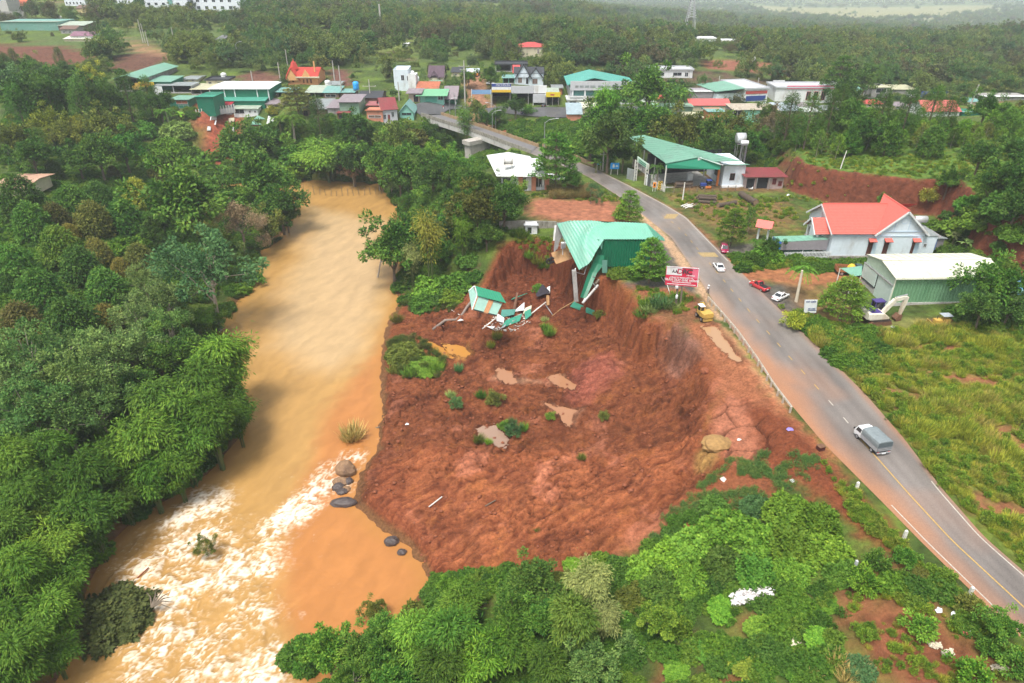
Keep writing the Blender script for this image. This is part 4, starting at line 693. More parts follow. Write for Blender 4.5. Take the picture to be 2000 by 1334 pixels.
w=B(); G=[[rel(a.lerp(c,j/40))+Vector((0,0,.05+.03*(j%4<2)))for j in range(41)]for a,c in((D.lerp(Fq,-.08),E+(D-Fq)*.08),(Fq,Gq))]; w.sheet(G,.05); obj('roof',w,mat('shed_roof_green',(.03,.27,.15),.45,.1,1.5),sh)
w=B(); w.slab([rel(A)+Vector((-.05,0,0)),rel(A+dep*1.0)+Vector((-1.2,0,.2)),rel(Fq)+Vector((-.3,0,0)),rel(D)+Vector((-.1,0,0))],.05); obj('end_wall',w,mat('pale_teal_wall',None),sh)
w=B(); w.bar(rel(Fq),rel(D),.14); w.bar(rel(Fq)+Vector((-.1,0,0)),rel(A+dep)+Vector((-1.2,0,.2)),.12); w.bar(rel(D),rel(A),.12); obj('corner_trim',w,MW,sh)
w=B(); w.slab([rel(A),rel(A+dep),rel(Bq+dep),rel(Bq)],.06); obj('floor',w,MDK,sh)
# ---- debris sheets and bits round the shed
def debris(name,label,cat,pts,m,t=.06,dz=.42,rib=False):
 """loose sheet lying on the ground: corners given on the slid surface"""
 q=[on(a,b)+Vector((0,0,dz+(e or 0)))for a,b,e in pts]; c=sum(q,Vector())/len(q); o=obj(name,B().slab([p-c for p in q],t),m); o.location=c; tag(o,label,cat); return o
MSG=mat('debris_green_sheet',(.05,.30,.20),.45,.12,2,wave=3); MDT=mat('debris_teal_sheet',(.09,.28,.23),.5,.15,2,wave=3)
debris('green_sheet','large loose teal roof sheet, topmost of the wreckage by the shed','roof sheet',[(977,623,0),(1004,618,.1),(1007,608,.5),(980,611,.4)],MDT)
debris('green_sheet','long teal roof sheet at the front of the wreckage by the shed','roof sheet',[(978,642,0),(1015,630,.1),(1020,622,.5),(988,630,.4)],MSG)
debris('green_sheet','narrow dark green sheet at the back of the wreckage','roof sheet',[(998,589,.1),(1029,580,.2),(1030,577,.3),(1003,585,.3)],MSG)
debris('green_sheet','crumpled dark green sheet at the right end of the wreckage','roof sheet',[(1026,626,0),(1038,621,.3),(1036,615,.8),(1024,619,.5)],MSG)
debris('green_sheet','single bright green sheet lying flat below the concrete pillar','roof sheet',[(1113,604,.05),(1157,612,.05),(1162,604,.1),(1120,599,.1)],MSG,rib=True)
debris('white_sheet','white panel leaning on the wreckage beside the shed','panel',[(1006,613,0),(1024,609,.2),(1024,602,.7),(1008,608,.5)],MW,.12)
debris('cream_sheet','cream panel on the right of the wreckage','panel',[(1021,619,.1),(1037,614,.4),(1038,609,.8),(1026,611,.6)],MCR,.12)
debris('white_sheet','broken white board at the foot of the tilted shed','panel',[(970,632,0),(984,632,.1),(985,624,.4),(972,622,.4)],MW,.1)
debris('white_sheet','white panel on the earth in front of the tilted shed','panel',[(950,640,0),(962,643,0),(966,639,.1),(956,636,.1)],MW,.08)
debris('pale_board','thin pale board across the front of the wreckage','board',[(974,646,.05),(986,640,.2),(988,638,.25),(976,644,.1)],MGL,.06)
debris('white_sheet','white crumpled sheet on the earth left of the shed','sheet',[(893,634,0),(900,629,.3),(906,632,.1),(899,636,0)],MW,.05)
debris('brown_plank','brown plank standing out of the wreckage','plank',[(1001,608,0),(1006,607,0),(1012,594,1.2),(1009,592,1.2)],MRUST,.08)
debris('dark_bundle','dark tarpaulin bundle with pale poles above the wreckage','tarpaulin',[(1049,587,.1),(1060,582,.1),(1074,578,.4),(1062,574,.7)],mat('dark_tarp',(.035,.03,.04),.8,.3,3),.5)
debris('white_box','white box lying at the end of the dark tarpaulin bundle','box',[(1068,577,.1),(1074,576,.1),(1074,570,.5),(1069,571,.6)],MW,.35)
debris('tan_block','tan broken wall block standing behind the wreckage','block',[(1068,600,0),(1073,599,0),(1072,591,.7),(1067,592,.7)],MPLY,.25)
def rod(name,label,cat,pts,r,m,dz=.08):
 q=[on(a,b)+Vector((0,0,dz+e))for a,b,e in pts]; c=q[0].copy(); o=obj(name,B().tube([p-c for p in q],r,6),m,None,True); o.location=c; tag(o,label,cat); return o
rod('timber_pole','pale timber pole sticking out left of the wreckage','pole',[(942,642,.0),(972,626,.9)],.09,MPOST); rod('timber_pole','long pale timber across the right of the wreckage','pole',[(1037,617,.4),(1066,600,.9)],.1,MPOST); rod('steel_bar','thin steel bar right of the wreckage','bar',[(1064,601,.7),(1079,614,.0)],.07,MSTL)
rod('rope','yellowish rope running from the hanging green sheet down to the wreckage','rope',[(1138,565,1.6),(1120,588,.3),(1095,607,.15),(1078,616,.05)],.055,mat('old_rope',(.42,.27,.12),.9,.2,5)); rod('rope','pale rope stretched from the leafy tree to the red billboard','rope',[(1276,533,1.4),(1292,552,.6),(1303,562,.3),(1308,575,.1)],.05,MPOST)
rod('buckled_pipe','long grey buckled strip trailing from the shed down the slope','metal strip',[(921,593,.6),(912,604,.35),(902,614,.2),(890,626,.1),(870,632,.05),(845,642,.0)],.22,mat('muddy_grey_strip',(.24,.19,.16),.9,.2,3)); rod('stick','thin stick in the red earth left of the shed','stick',[(882,608,.1),(898,614,.05)],.07,MPOST); rod('stick','pale stick low on the landslide toe','stick',[(838,996,.1),(864,978,.1)],.07,MPOST); rod('stick','bent bare branch reaching from the bank over the muddy water','branch',[(715,860,.9),(716,848,1.0),(728,844,.6),(742,836,.1)],.09,MWOOD); rod('stick','short pale stick low on the smooth red slope','stick',[(948,997,.05),(968,985,.1)],.06,MWOOD)
# ---- white hut on the edge
t,w,h,D=house('edge_hut','tiny white hut with brick base left standing on the scarp edge','hut',1026,1049,459,441,2.2,'shedb',437,MW,mat('worn_white_sheet',(.55,.57,.58),.6,.15,2,wave=4),[(.18,.52,.22,.82,MBLKR)],sink=.3,over=.25); boxes('brick_base',t,MBRK,(.1,w-.1,.1,D,-1.4,-.02))
# ---- old concrete walls by the river trees
def freewall(label,pts,thick,m,name='concrete_wall'):
 q=[P3(*p)if len(p)==3 else PY(p[0],p[1],p[2])for p in pts]; c=q[0].copy(); o=thing(name,label,'wall',c); obj('wall_panel',B().slab([p-c for p in q],thick),m,o); return o
Yw=gz(990,463,0)[1]
freewall('leaning grey concrete wall end beside the trees above the scarp',[(960,462,Yw-2),(966,470,Yw-3),(981,440,Yw+4),(961,402,Yw+6)],.25,mat('mossy_concrete',(.33,.31,.27),.9,.25,2,dirt=(.16,.15,.11)))
freewall('pointed grey concrete wall behind the trees left of the white roofed house',[(906,366,gz(930,372,0)[1]),(935,372,gz(930,372,0)[1]-1),(924,346,gz(930,372,0)[1]+1),(914,331,gz(930,372,0)[1]+2)],.25,mat('mossy_concrete',None))
sb=thing('yard_wall','low brown wall behind the white hut along the red lot','wall',P3(975,447,0)); c=Vector(sb.location); b=B(); q=[P3(975,447,0),P3(1028,445,0),P3(1086,447,0)]
for i in range(2):b.bar(q[i]-c+Vector((0,0,.6)),q[i+1]-c+Vector((0,0,.6)),.2,1.5)
obj('wall_run',b,MST,sb)
# ---- white roofed house by the road
pe=3.3; cs=[P3(970,344.5,pe),P3(1073,345.5,pe),P3(1035,305,pe),P3(950,303,pe)]; apx=P3(1018,327,4.7); apb=P3(993,297,4.6); o0=P3(970,371,0); hs_=thing('white_roofed_house','low house with broad white metal roof and orange brick piers','house',o0); rel=lambda p:Vector(p)-o0
b=B(); q=[rel(p)for p in cs+[apx,apb]]; b.add(q,[(0,1,4),(1,2,5,4),(3,0,4,5),(2,3,5),(3,2,1,0)]); obj('roof',b,MWR,hs_)
xa,xb=q[0].x+.9,q[1].x-.9; yw=q[0].y+.9; b=B(); b.box(xa,xb,yw+.25,yw+13,-.5,pe-.12); obj('wall',b,MW,hs_); me=None
for k in range(4):
 x=xa+(xb-xa)*(k/3)*.92+.2; obj('brick_pier',B().box(x+1.0-.45,x+1.0+.45,yw,yw+.24,-.3,pe-.13),MPNK,hs_)if k else None
for k,(u0,u1)in enumerate(((.03,.22),(.42,.58),(.70,.95))):window(hs_,xa+(xb-xa)*u0,yw+.24,.8,(xb-xa)*(u1-u0),1.9,MGL,MGLS,nb=2)
tw=thing('water_tower','white water tank on tall ladder stand before the white roofed house','water tank',P3(993,372,0)+Vector((0,.6,0))); TH=zat(322,tw.location.y); b=B()
for sx in(-1,1):
 for sy in(0,.9):obj('leg',B().bar((sx*.85,sy-.2,0),(sx*.62,sy,TH),.12),MPOST,tw)
obj('rungs',B().bar((-.8,-.12,TH*.45),(.8,-.12,TH*.45),.09).bar((-.75,-.1,TH*.55),(.75,-.1,TH*.55),.09).bar((-.72,-.1,TH*.72),(.72,-.1,TH*.72),.07),MPOST,tw); boxes('platform',tw,MPOST,(-.95,.95,-.4,1.3,TH,TH+.12)); obj('tank_body',B().tube([(-.85,.4,TH+.75),(.85,.4,TH+.75)],.6,14),mat('tank_white',(.74,.74,.72),.4,.1,dirt=(.35,.3,.26)),tw,True)
for sx in(-1,1):obj('tank_guard',B().box(sx*.92-.05,sx*.92+.05,-.3,1.2,TH+.13,TH+1.5),MPOST,tw)
fw=thing('yard_fence_wall','pale grey panel wall with white posts before the white roofed house','wall',P3(1006,372,0)); c=Vector(fw.location); L_=(P3(1080,372,0)-c).x; me=None
for k in range(6):
 o=obj('panel',B().box(.05,L_/6-.05,-.06,.06,-.3,1.15),MGL,fw)if me is None else link('panel',me,None,fw); me=o.data; o.location=(k*L_/6,-.3,0)
me=None
for k in range(7):
 o=obj('post',B().box(-.07,.07,-.1,.1,-.3,1.35),MW,fw)if me is None else link('post',me,None,fw); me=o.data; o.location=(k*L_/6,-.3,0)
 # ---- sawmill: big green hall, open to the front
o0=P3(1297,372,0); o0.y=134.8; o0.x=colx(1297,134.8,0); u=Vector((.975,.222,0)); v_=Vector((-.20,.98,0)); Wd,Ln,he,hr=12.0,19.0,5.2,7.6
sm=thing('sawmill_hall','large open fronted green roofed sawmill hall beside the road','hall',o0); K=lambda a,b_,z:u*a+v_*b_+Vector((0,0,z))
def roof_panels(par,A0,A1,B0,B1,n,m,t=.07,nm='roof_panel'):
 """slope from eave A0-A1 to ridge B0-B1 laid in n sheets, each with a lapped rib"""
 for k in range(n):
  s0,s1=k/n,(k+1)/n-.004; q=[A0.lerp(A1,s0),A0.lerp(A1,s1),B0.lerp(B1,s1),B0.lerp(B1,s0)]; b=B(); b.slab(q,-t); nrm=(q[1]-q[0]).cross(q[3]-q[0]).normalized()
  b.slab([q[1]+nrm*(t+.005)+(q[0]-q[1])*.06,q[1]+nrm*(t+.005),q[2]+nrm*(t+.005),q[2]+nrm*(t+.005)+(q[3]-q[2])*.06],-.035); obj(nm,b,m,par)
ps=lambda x,y,z:P3(x,y,z)-o0
roof_panels(sm,ps(1228,268,5),ps(1299,318,5),ps(1257,264,5.9),ps(1448,315,5.6),14,MGR)
roof_panels(sm,ps(1286,300,5.25),ps(1300,320,5.05),ps(1332,293,6.3),ps(1364,308,6.3),5,MGR); roof_panels(sm,ps(1408,323,5.05),ps(1398,309,5.3),ps(1364,308,6.3),ps(1332,293,6.3),5,MGR)
e0,e1,ap=ps(1300,320,5.0),ps(1408,323,5.0),ps(1364,308,6.25); dn=Vector((0,0,-.85)); b=B(); b.slab([e0+dn,e1+dn,e1,ap,e0],.08); obj('gable_fascia',b,mat('fascia_green',(.02,.24,.14),.5,.1),sm)
obj('fascia_sign',B().slab([ap+Vector((-.1,-.15,-1.7)),ap+Vector((.6,-.15,-1.7)),ap+Vector((.6,-.15,.1)),ap+Vector((-.1,-.15,.1))],.06),MW,sm); obj('eave_flashing',B().bar(ap+Vector((.2,-.1,.0)),e1+Vector((.4,-.1,.1)),.12),MW,sm)
me=None
for a in(.2,11.6):
 for bb in(.3,6.3,12.6,18.5):o=obj('steel_post',B().box(-.1,.1,-.1,.1,-.4,4.6),MSTL,sm)if me is None else link('steel_post',me,None,sm); me=o.data; o.location=K(a,bb,0)
boxes('orange_pier',sm,MORG,(*sorted(((u*11.6).x-.2,(u*11.6).x+.2)),(u*11.6).y-.2,(u*11.6).y+.2,-.3,3.4)); b=B(); b.slab([K(0,10,-.5),K(Wd+5,10,-.5),K(Wd+5,10,4.5),K(0,10,4.5)],.1); obj('back_wall',b,MDK,sm); obj('floor_slab',B().slab([K(0,.3,.06),K(Wd,.3,.06),K(Wd,Ln-.2,.06),K(0,Ln-.2,.06)],.3),MGY,sm)  # the MDK slab across mid hall stands for the shade inside
# office block and lean-to
t,w,h,D=house('sawmill_office','white office block with green roof at the right of the sawmill hall','office',1409,1452,365,323,9,'shed',315.5,MWB,MGR,[(.32,.55,.30,.62,mat('dark_red_frame',(.13,.02,.025),.6))],over=.5,rot=.1); window(t,0,2,1.4,2.6,1.9,MBLKR,face='l'); boxes('white_step',t,MW,(-.2,w+.5,-.9,-.05,-.5,.35))
t,w,h,D=house('lean_to_shed','lean-to with rusty maroon roof beside the white sawmill office','shed',1455,1528,368,345,6,'shed',329,mat('faded_mauve_wall',(.38,.30,.28),.8,.2,2),MMAR,[(.70,.80,.35,.85,MMAR,mat('maroon_shutter',(.12,.03,.03),.7)),(.86,.96,.22,.62,MMAR,mat('maroon_shutter',None))],[(.02,.22,.85),(.30,.58,.9)],over=.6); boxes('post',t,MSTL,(w*.25,w*.25+.12,-.7,-.58,-.4,h-.2),(w*.58,w*.58+.12,-.7,-.58,-.4,h-.2))
tank('steel_tank','shiny steel water tank on a tower behind the sawmill',1437,330,1.1,2.0,149,None,5.6); tank('white_tank','small white horizontal tank beside the steel tank tower',1446,330,.45,1.6,147,MW,5.2)
# sign gate on the road, fence panels
gt_=thing('sign_gate','arched lattice gate with a pale green sign board at the sawmill entrance','gate',P3(1240,353,0)); c=Vector(gt_.location); e=P3(1261,361,0)-c; ht=zat(313,gt_.location.y)
for q in(Vector((0,0,0)),e):
 b=B()
 for sx in(-.25,.25):
  for sy in(-.25,.25):b.bar(q+Vector((sx,sy,-.2)),q+Vector((sx,sy,ht)),.1)
 for z in np.arange(.3,ht,.7):b.bar(q+Vector((-.25,-.25,z)),q+Vector((.25,-.25,z+.6)),.07); b.bar(q+Vector((.25,-.25,z)),q+Vector((-.25,-.25,z+.6)),.07)
 obj('lattice_column',b,MPOST,gt_);
sgn=B().slab([Vector((0,-.35,ht-.2)),e+Vector((0,-.35,ht-1.0)),e+Vector((0,-.35,ht+.1)),Vector((0,-.35,ht+.9))],.15); so_=obj('sign_board',sgn,mat('pale_sign_green',(.45,.58,.48),.6,.1),gt_)
for k in range(2):a0,a1=Vector((0,-.52,ht-.2+.32+k*.38)),e+Vector((0,-.52,ht-1.0+.32+k*.38)); obj('lettering_line',B().bar(a0.lerp(a1,.15),a0.lerp(a1,.85),.03,.16),mat('fascia_green',None),so_)
gl=thing('gate_leaf','grey sheet metal gate panels between the gate columns and the road','gate',P3(1224,349,0)); obj('sheet',B().bar(Vector((0,0,1.1)),P3(1240,353,0)-Vector(gl.location)+Vector((0,-.3,1.1)),.1,2.4),MGYR,gl); obj('sheet',B().bar(e+Vector((0,0,1.2))+c-Vector(gl.location),e+Vector((.6,-1.4,1.2))+c-Vector(gl.location),.1,2.4),mat('dark_gate_sheet',(.08,.085,.09),.6),gl)
pf=thing('picket_fence','white and rusty picket fence along the road by the sawmill','fence',P3(1263,362,0)); c=Vector(pf.location); e=P3(1298,375,0)-c; pk=B().box(-.05,.05,-.05,.05,0,1.5); me=None
for k in range(16):o=obj('picket',pk,MPOST,pf)if me is None else link('picket',me,None,pf); me=o.data; o.location=e*(k/15)
obj('rail',B().bar(Vector((0,0,.4)),e+Vector((0,0,.4)),.07).bar(Vector((0,0,1.2)),e+Vector((0,0,1.2)),.07),MPOST,pf); boxes('white_end_pier',pf,MW,(-.2,.2,-.2,.2,-.1,2.2))
# blue road signs, orange sign, chevrons
def roadsign(label,px0,px1,y0,y1,yb,m,mark=None):
 p=P3((px0+px1)/2,yb,0); t=thing('road_sign',label,'sign',p); w=(px1-px0)/FPX*(p.y*math.cos(PITCH)+21); za,zb=zat(y1,p.y),zat(y0,p.y)
 o=obj('sign_board',B().box(-w/2,w/2,-.06,0,za,zb),m,t)
 for s in(-.38,.38):obj('post',B().tube([(s*w,.05,-.2),(s*w,.05,zb)],.06,6),MPOST,t)
 return t,w,za,zb,o
t,w,za,zb,o=roadsign('blue direction board on two posts before the sawmill gate',1191,1208,318,330,341,mat('sign_blue',(.03,.30,.68),.5,.05)); obj('white_emblem',B().box(-.45,-.05,-.09,-.063,za+.35,zb-.3).box(.2,.7,-.09,-.063,za+.5,za+.75),MW,o)
roadsign('small teal sign left of the blue direction board',1165,1173,316,322,333,mat('sign_teal',(.12,.34,.36),.5))
t,w,za,zb,o=roadsign('orange warning sign at the verge by the picket fence',1274,1280,356,366,374,mat('sign_orange',(.75,.24,.02),.5)); obj('dark_mark',B().box(-.12,.12,-.09,-.062,za+.3,zb-.3),MBLKR,o)
t,w,za,zb,o=roadsign('yellow and black chevron board at the verge beside the tall white post',1284,1292,354,371,372,MYEL);
for k in range(5):z=za+(zb-za)*(k+.5)/5; obj('chevron',B().bar((-w*.4,-.07,z-.1),(0,-.07,z+.12),.03,.12).bar((0,-.07,z+.12),(w*.4,-.07,z-.1),.03,.12),MBLKR,o)
# ---- red tiled white house
o0=P3(1618,497,.6); rh=thing('red_roofed_house','white villa with bright red tiled roof and cross gable','house',o0); W1=P3(1700,496,.6).x-o0.x; W2_=P3(1791,494.5,.6).x-o0.x; he=3.75; DP=9.5
MT=mat('red_tiles',(.66,.135,.105),.55,.12,3,dirt=(.50,.13,.10),dscale=.8)
zr=zat(398.5,o0.y+DP/2)-.6; za_=zat(411.5,o0.y)-.6; xm=(W1+W2_)/2; hw=(W2_-W1)/2
b=B(); b.box(0,W2_,0,DP,-.2,he); b.add([(0,0,he),(0,DP,he),(0,DP/2,zr-.15)],[(0,2,1)]); b.add([(W1,-.02,he),(W2_,-.02,he),(xm,-.02,za_-.15),(W1,4,he),(W2_,4,he),(xm,4,za_-.15)],[(0,1,2),(3,5,4)]); obj('wall',b,MWB,rh)
roofo=bpy.data.objects.new('roof',None); COL.objects.link(roofo); roofo.parent=rh
def tile_rows(par,A0,A1,B0,B1,n,clip=None):
 """tile courses, each overlapping the one below; every course scalloped along its lower edge"""
 A0,A1,B0,B1=map(Vector,(A0,A1,B0,B1)); nrm=(A1-A0).cross(B0-A0).normalized()
 for k in range(n):
  t0,t1=k/n,(k+1)/n+.012; p,q,r_,s_=A0.lerp(B0,t0),A1.lerp(B1,t0),A1.lerp(B1,min(t1,1)),A0.lerp(B0,min(t1,1)); m_=max(4,int((q-p).length/.32)); G0,G1=[],[]
  for j in range(m_+1):f=j/m_; wv=.035*math.sin(f*m_*math.pi); G0.append(p.lerp(q,f)+nrm*(.10+wv)); G1.append(s_.lerp(r_,f)+nrm*(.045+wv*.6))
  b=B(); b.sheet([[a-nrm*.09 for a in G0],G0,G1]); obj('tile_course',b,MT,par)
e=.45; kz=(zr-he)/(DP/2); jx=xm-.6
tile_rows(roofo,(-e,-e,he-kz*e),(W1+.35,-e,he-kz*e),(-e-.2,DP/2,zr),(xm-.2,DP/2,zr),20); tile_rows(roofo,(W2_+e,DP+e,he-kz*e),(-e,DP+e,he-kz*e),(W2_+e,DP/2,zr),(-e-.2,DP/2,zr),12)
k2=(za_-he)/hw; RL_=DP*.82
tile_rows(roofo,(W1-e,1.6,he-k2*e+.02),(W1-e,-e,he-k2*e+.02),(xm,RL_,za_+.02),(xm,-e,za_+.02),20); tile_rows(roofo,(W2_+e,-e,he-k2*e),(W2_+e,RL_,he-k2*e),(xm,-e,za_),(xm,RL_,za_),18)
obj('ridge_cap',B().bar((-e,DP/2,zr+.1),(xm,DP/2,zr+.1),.22,.12).bar((xm,-e,za_+.12),(xm,RL_,za_+.12),.22,.12),MT,roofo)
f=B(); f.bar((W1-e,-e-.03,he-k2*e-.1),(xm,-e-.03,za_-.1),.1,.28); f.bar((W2_+e,-e-.03,he-k2*e-.1),(xm,-e-.03,za_-.1),.1,.28); f.bar((-e-.2,DP/2,zr-.1),(-e,-e,he-kz*e-.1),.1,.28); f.bar((-e-.2,DP/2,zr-.1),(-e,DP+e,he-kz*e-.1),.1,.28); obj('barge_board',f,MW,rh)
f=B(); f.box(W1+.5,W2_-.5,-.08,-.022,he-.02,he+.1); f.box(0,W2_+.02,-.09,-.002,he-.75,he-.6)
for s in(.33,.62):x=W1+(W2_-W1)*s; f.box(x-.04,x+.04,-.07,-.021,he+.1,he+.1+(hw-abs(x-xm))*k2*.85)
V=[(xm+math.cos(a*math.pi/8)*r_,-.06,he+1.75+math.sin(a*math.pi/8)*r_)for r_ in(.42,.50)for a in range(16)]; f.add(V,[(a,(a+1)%16,16+(a+1)%16,16+a)for a in range(16)]); obj('wall_moulding',f,mat('pale_blue_trim',(.50,.62,.74),.7,.05),rh)
for x0 in(W1-.9,W1+1.55,W1+5.9):o=window(rh,x0,-.03,-.1,.75,2.35,mat('brown_frame',(.13,.045,.04),.6),mat('brown_shutter',(.10,.04,.035),.6)); obj('tiled_hood',B().slab([(x0-.2,-.75,2.28),(x0+.95,-.75,2.28),(x0+.95,-.03,2.62),(x0-.2,-.03,2.62)],-.12),MT,o)
boxes('blue_pilaster',rh,mat('pale_blue_trim',None),(W1-.15,W1+.45,-.10,-.021,-.2,he-.76)); boxes('blue_pilaster',rh,mat('pale_blue_trim',None),(W2_-1.1,W2_-.45,-.10,-.021,-.2,he-.76)); boxes('plinth',rh,MST,(-.2,W2_+2.2,-.25,DP,-1.3,-.21))
boxes('side_annex',rh,MWB,(W2_+.02,W2_+2.3,.3,DP-1,-.2,2.9)); window(rh,W2_+.45,.3,1.1,.5,.6); boxes('annex_roof',rh,MGYR,(W2_+.02,W2_+2.5,.2,DP-.8,2.91,3.0))
# left gable with porch
boxes('porch_pier',rh,MW,(-2.1,-1.8,.9,1.2,-.2,3.0)); boxes('porch_pier',rh,MW,(-2.1,-1.8,4.3,4.6,-.2,3.0)); tile_rows(roofo,(-2.6,.55,3.1),(.1,.55,3.1),(-2.6,2.8,5.0),(.1,2.8,5.0),9); tile_rows(roofo,(.1,5.05,3.1),(-2.6,5.05,3.1),(.1,2.8,5.0),(-2.6,2.8,5.0),6)
f=B(); f.bar((-2.65,.5,3.0),(-2.65,2.8,4.95),.1,.3); f.bar((-2.65,5.1,3.0),(-2.65,2.8,4.95),.1,.3); obj('porch_barge_board',f,MW,rh); V=[];
for a in range(9):A_=math.pi*a/8; V+=[(-2.2,2.8+1.2*math.cos(A_),2.7+1.0*math.sin(A_)),(-2.2,2.8+1.75*math.cos(A_),2.7+1.6*math.sin(A_)),(-1.9,2.8+1.75*math.cos(A_),2.7+1.6*math.sin(A_))]
obj('porch_arch',B().add(V,[(3*a+j,3*a+j+1,3*a+j+4,3*a+j+3)for a in range(8)for j in(0,1)]),MW,rh)
window(rh,-.02,DP/2-.5,he+.4,1.0,1.1,MW,MGL,face='l')
an=house('grey_shed','grey and blue sheet shed on a stained base at the right end of the villa','shed',1816,1838,489,466,4,'shed',455,mat('mauve_grey_sheet',(.36,.33,.35),.6,.1,2,wave=3),MGYR,sink=.2,over=.3); boxes('blue_strip',an[0],MBLU,(.0,.7,-.04,-.005,0,an[2])); boxes('block_base',an[0],mat('sooty_block',(.36,.32,.26),.9,.25,2,dirt=(.16,.13,.1)),(.02,an[1]-.02,.02,3.9,-2.2,-.02))
tank('white_tank','white water tank on the roof behind the red tiled villa',1798,450,.55,2.0,104,None,p=(colx(1798,104,4.6),104,4.1));
# carport
o0=P3(1530,506,0); cp_=thing('carport','green roofed carport with blue and grey fascia beside the villa','carport',o0); rel=lambda p:Vector(p)-o0; hz=zat(473,o0.y)
A0,A1,B1,B0=P3(1527,473,hz),P3(1619,468,hz),P3(1602,459.5,hz+.5),P3(1510,462,hz+.4)
roof_panels(cp_,rel(A0),rel(A1),rel(B0),rel(B1),6,MGR,.05); obj('front_fascia',B().slab([rel(A0)+Vector((0,-.02,-1.3)),rel(A1)+Vector((0,-.02,-1.7)),rel(A1)+Vector((0,-.02,-.02)),rel(A0)+Vector((0,-.02,-.02))],.05),mat('mauve_grey_sheet',None),cp_); obj('side_fascia',B().slab([rel(B0)+Vector((0,0,-1.2)),rel(A0)+Vector((-.02,0,-1.3)),rel(A0)+Vector((-.02,0,-.02)),rel(B0)],.05),MBLU,cp_)
obj('inner_screen',B().slab([rel(A0)+Vector((.3,1.6,-2.6)),rel(A1)+Vector((-1,1.6,-2.6)),rel(A1)+Vector((-1,1.6,-1.4)),rel(A0)+Vector((.3,1.6,-1.2))],.06),mat('dark_green_screen',(.015,.13,.085),.6,.1),cp_)
for p in(A0,A0.lerp(A1,.5),A1,B0):q=rel(p); obj('post',B().box(q.x-.06,q.x+.06,q.y+.1,q.y+.22,-.4,q.z-.1),MW,cp_)
wf=thing('white_fence','white picket fence under the carport beside the villa','fence',P3(1530,507,0)); c=Vector(wf.location); e=P3(1620,505,0)-c; me=None
for k in range(34):o=obj('picket',B().box(-.045,.045,-.03,.03,.1,1.25),MW,wf)if me is None else link('picket',me,None,wf); me=o.data; o.location=e*(k/33)
obj('rail',B().bar(Vector((0,.05,.3)),e+Vector((0,.05,.3)),.06).bar(Vector((0,.05,1.05)),e+Vector((0,.05,1.05)),.06),MW,wf)
gp_=thing('garden_gatehouse','little red roofed gate shelter on the right verge of the road','gate shelter',P3(1488,470,0)); boxes('pillar',gp_,MW,(-.9,-.6,-.2,.1,0,2.5)); boxes('pillar',gp_,MW,(.6,.9,-.2,.1,0,2.5)); obj('roof',B().slab([(-1.3,-.9,2.4),(1.3,-.9,2.4),(1.3,.1,3.4),(-1.3,.1,3.4)],-.12).slab([(1.3,1.0,2.4),(-1.3,1.0,2.4),(-1.3,.1,3.4),(1.3,.1,3.4)],-.12),MT,gp_); gp_.rotation_euler=(0,0,-.5)
# ---- pale green warehouse
o0=P3(1733,600,0); wh=thing('pale_warehouse','long pale green metal warehouse with cream roof and white sliding doors','warehouse',o0); wh.rotation_euler=(0,0,.03); Lw,Dw=14.6,7.6; he=zat(541.5,o0.y); hr=he+.75
n=130; G=[[(x,.03*(1 if j%4<2 else-1),z)for j,x in enumerate(np.linspace(0,Lw,n))]for z in(.7,he)]; b=B().sheet(G); b.sheet([[(p[0],Dw-p[1],p[2])for p in reversed(r)]for r in G]); obj('long_wall',b,mat('warehouse_green',(.165,.33,.185),.5,.08,1,dirt=(.11,.25,.13),dscale=.35),wh)
boxes('plinth',wh,mat('pale_concrete',None),(-.1,Lw+.1,-.1,Dw+.1,-.6,.69)); b=B(); b.add([(-.02,0,2.7),(-.02,Dw,2.7),(-.02,Dw,he),(-.02,Dw/2,hr),(-.02,0,he)],[(0,4,3,2,1)]); b2=B().add([(Lw,0,.7),(Lw,Dw,.7),(Lw,Dw,he),(Lw,Dw/2,hr),(Lw,0,he)],[(0,1,2,3,4)]); obj('end_wall',b2,mat('pale_sage_wall',(.44,.56,.42),.6,.08,1.5,wave=3,wdir='Y'),wh); obj('end_wall',b,mat('pale_sage_wall',(.44,.56,.42),.6,.08,1.5,wave=3,wdir='Y'),wh)
MWD=mat('white_door_sheet',(.64,.76,.70),.5,.06,1.5,wave=3,wdir='Y'); boxes('sliding_door',wh,MWD,(-.16,-.06,-.05,3.7,.05,3.1)); boxes('sliding_door',wh,MWD,(-.28,-.18,3.9,Dw,1.2,3.2)); boxes('door_rail',wh,MSTL,(-.32,-.05,-.1,Dw+.1,3.2,3.3)); boxes('doorway_shade',wh,MDK,(.2,.3,3.8,Dw-.1,.75,2.7)); boxes('corner_trim',wh,MCRR,(-.09,.05,-.12,-.04,.1,he))  # the MDK panel is painted shade in the open doorway
Kw=lambda x,y,z:Vector((x,y,z)); kz=.75/(Dw/2); e=.25
roof_panels(wh,Kw(-e,-e,he-kz*e),Kw(Lw+e,-e,he-kz*e),Kw(-e,Dw/2,hr),Kw(Lw+e,Dw/2,hr),12,MCRR,.05); roof_panels(wh,Kw(Lw+e,Dw+e,he-kz*e),Kw(-e,Dw+e,he-kz*e),Kw(Lw+e,Dw/2,hr),Kw(-e,Dw/2,hr),12,MCRR,.05); obj('ridge_cap',B().box(-e,Lw+e,Dw/2-.2,Dw/2+.2,hr+.06,hr+.12),MCRR,wh); boxes('gutter',wh,MCRR,(-e,Lw+e,-e-.16,-e-.02,he-.2,he-.06))
house('blue_shed','blue sheet metal shed with teal roof behind the pale green warehouse','shed',1962,2040,600,571,5,'shed',548,mat('blue_sheet',(.16,.36,.52),.5,.1,2,wave=3),MTEAL,Y=84,over=.4)
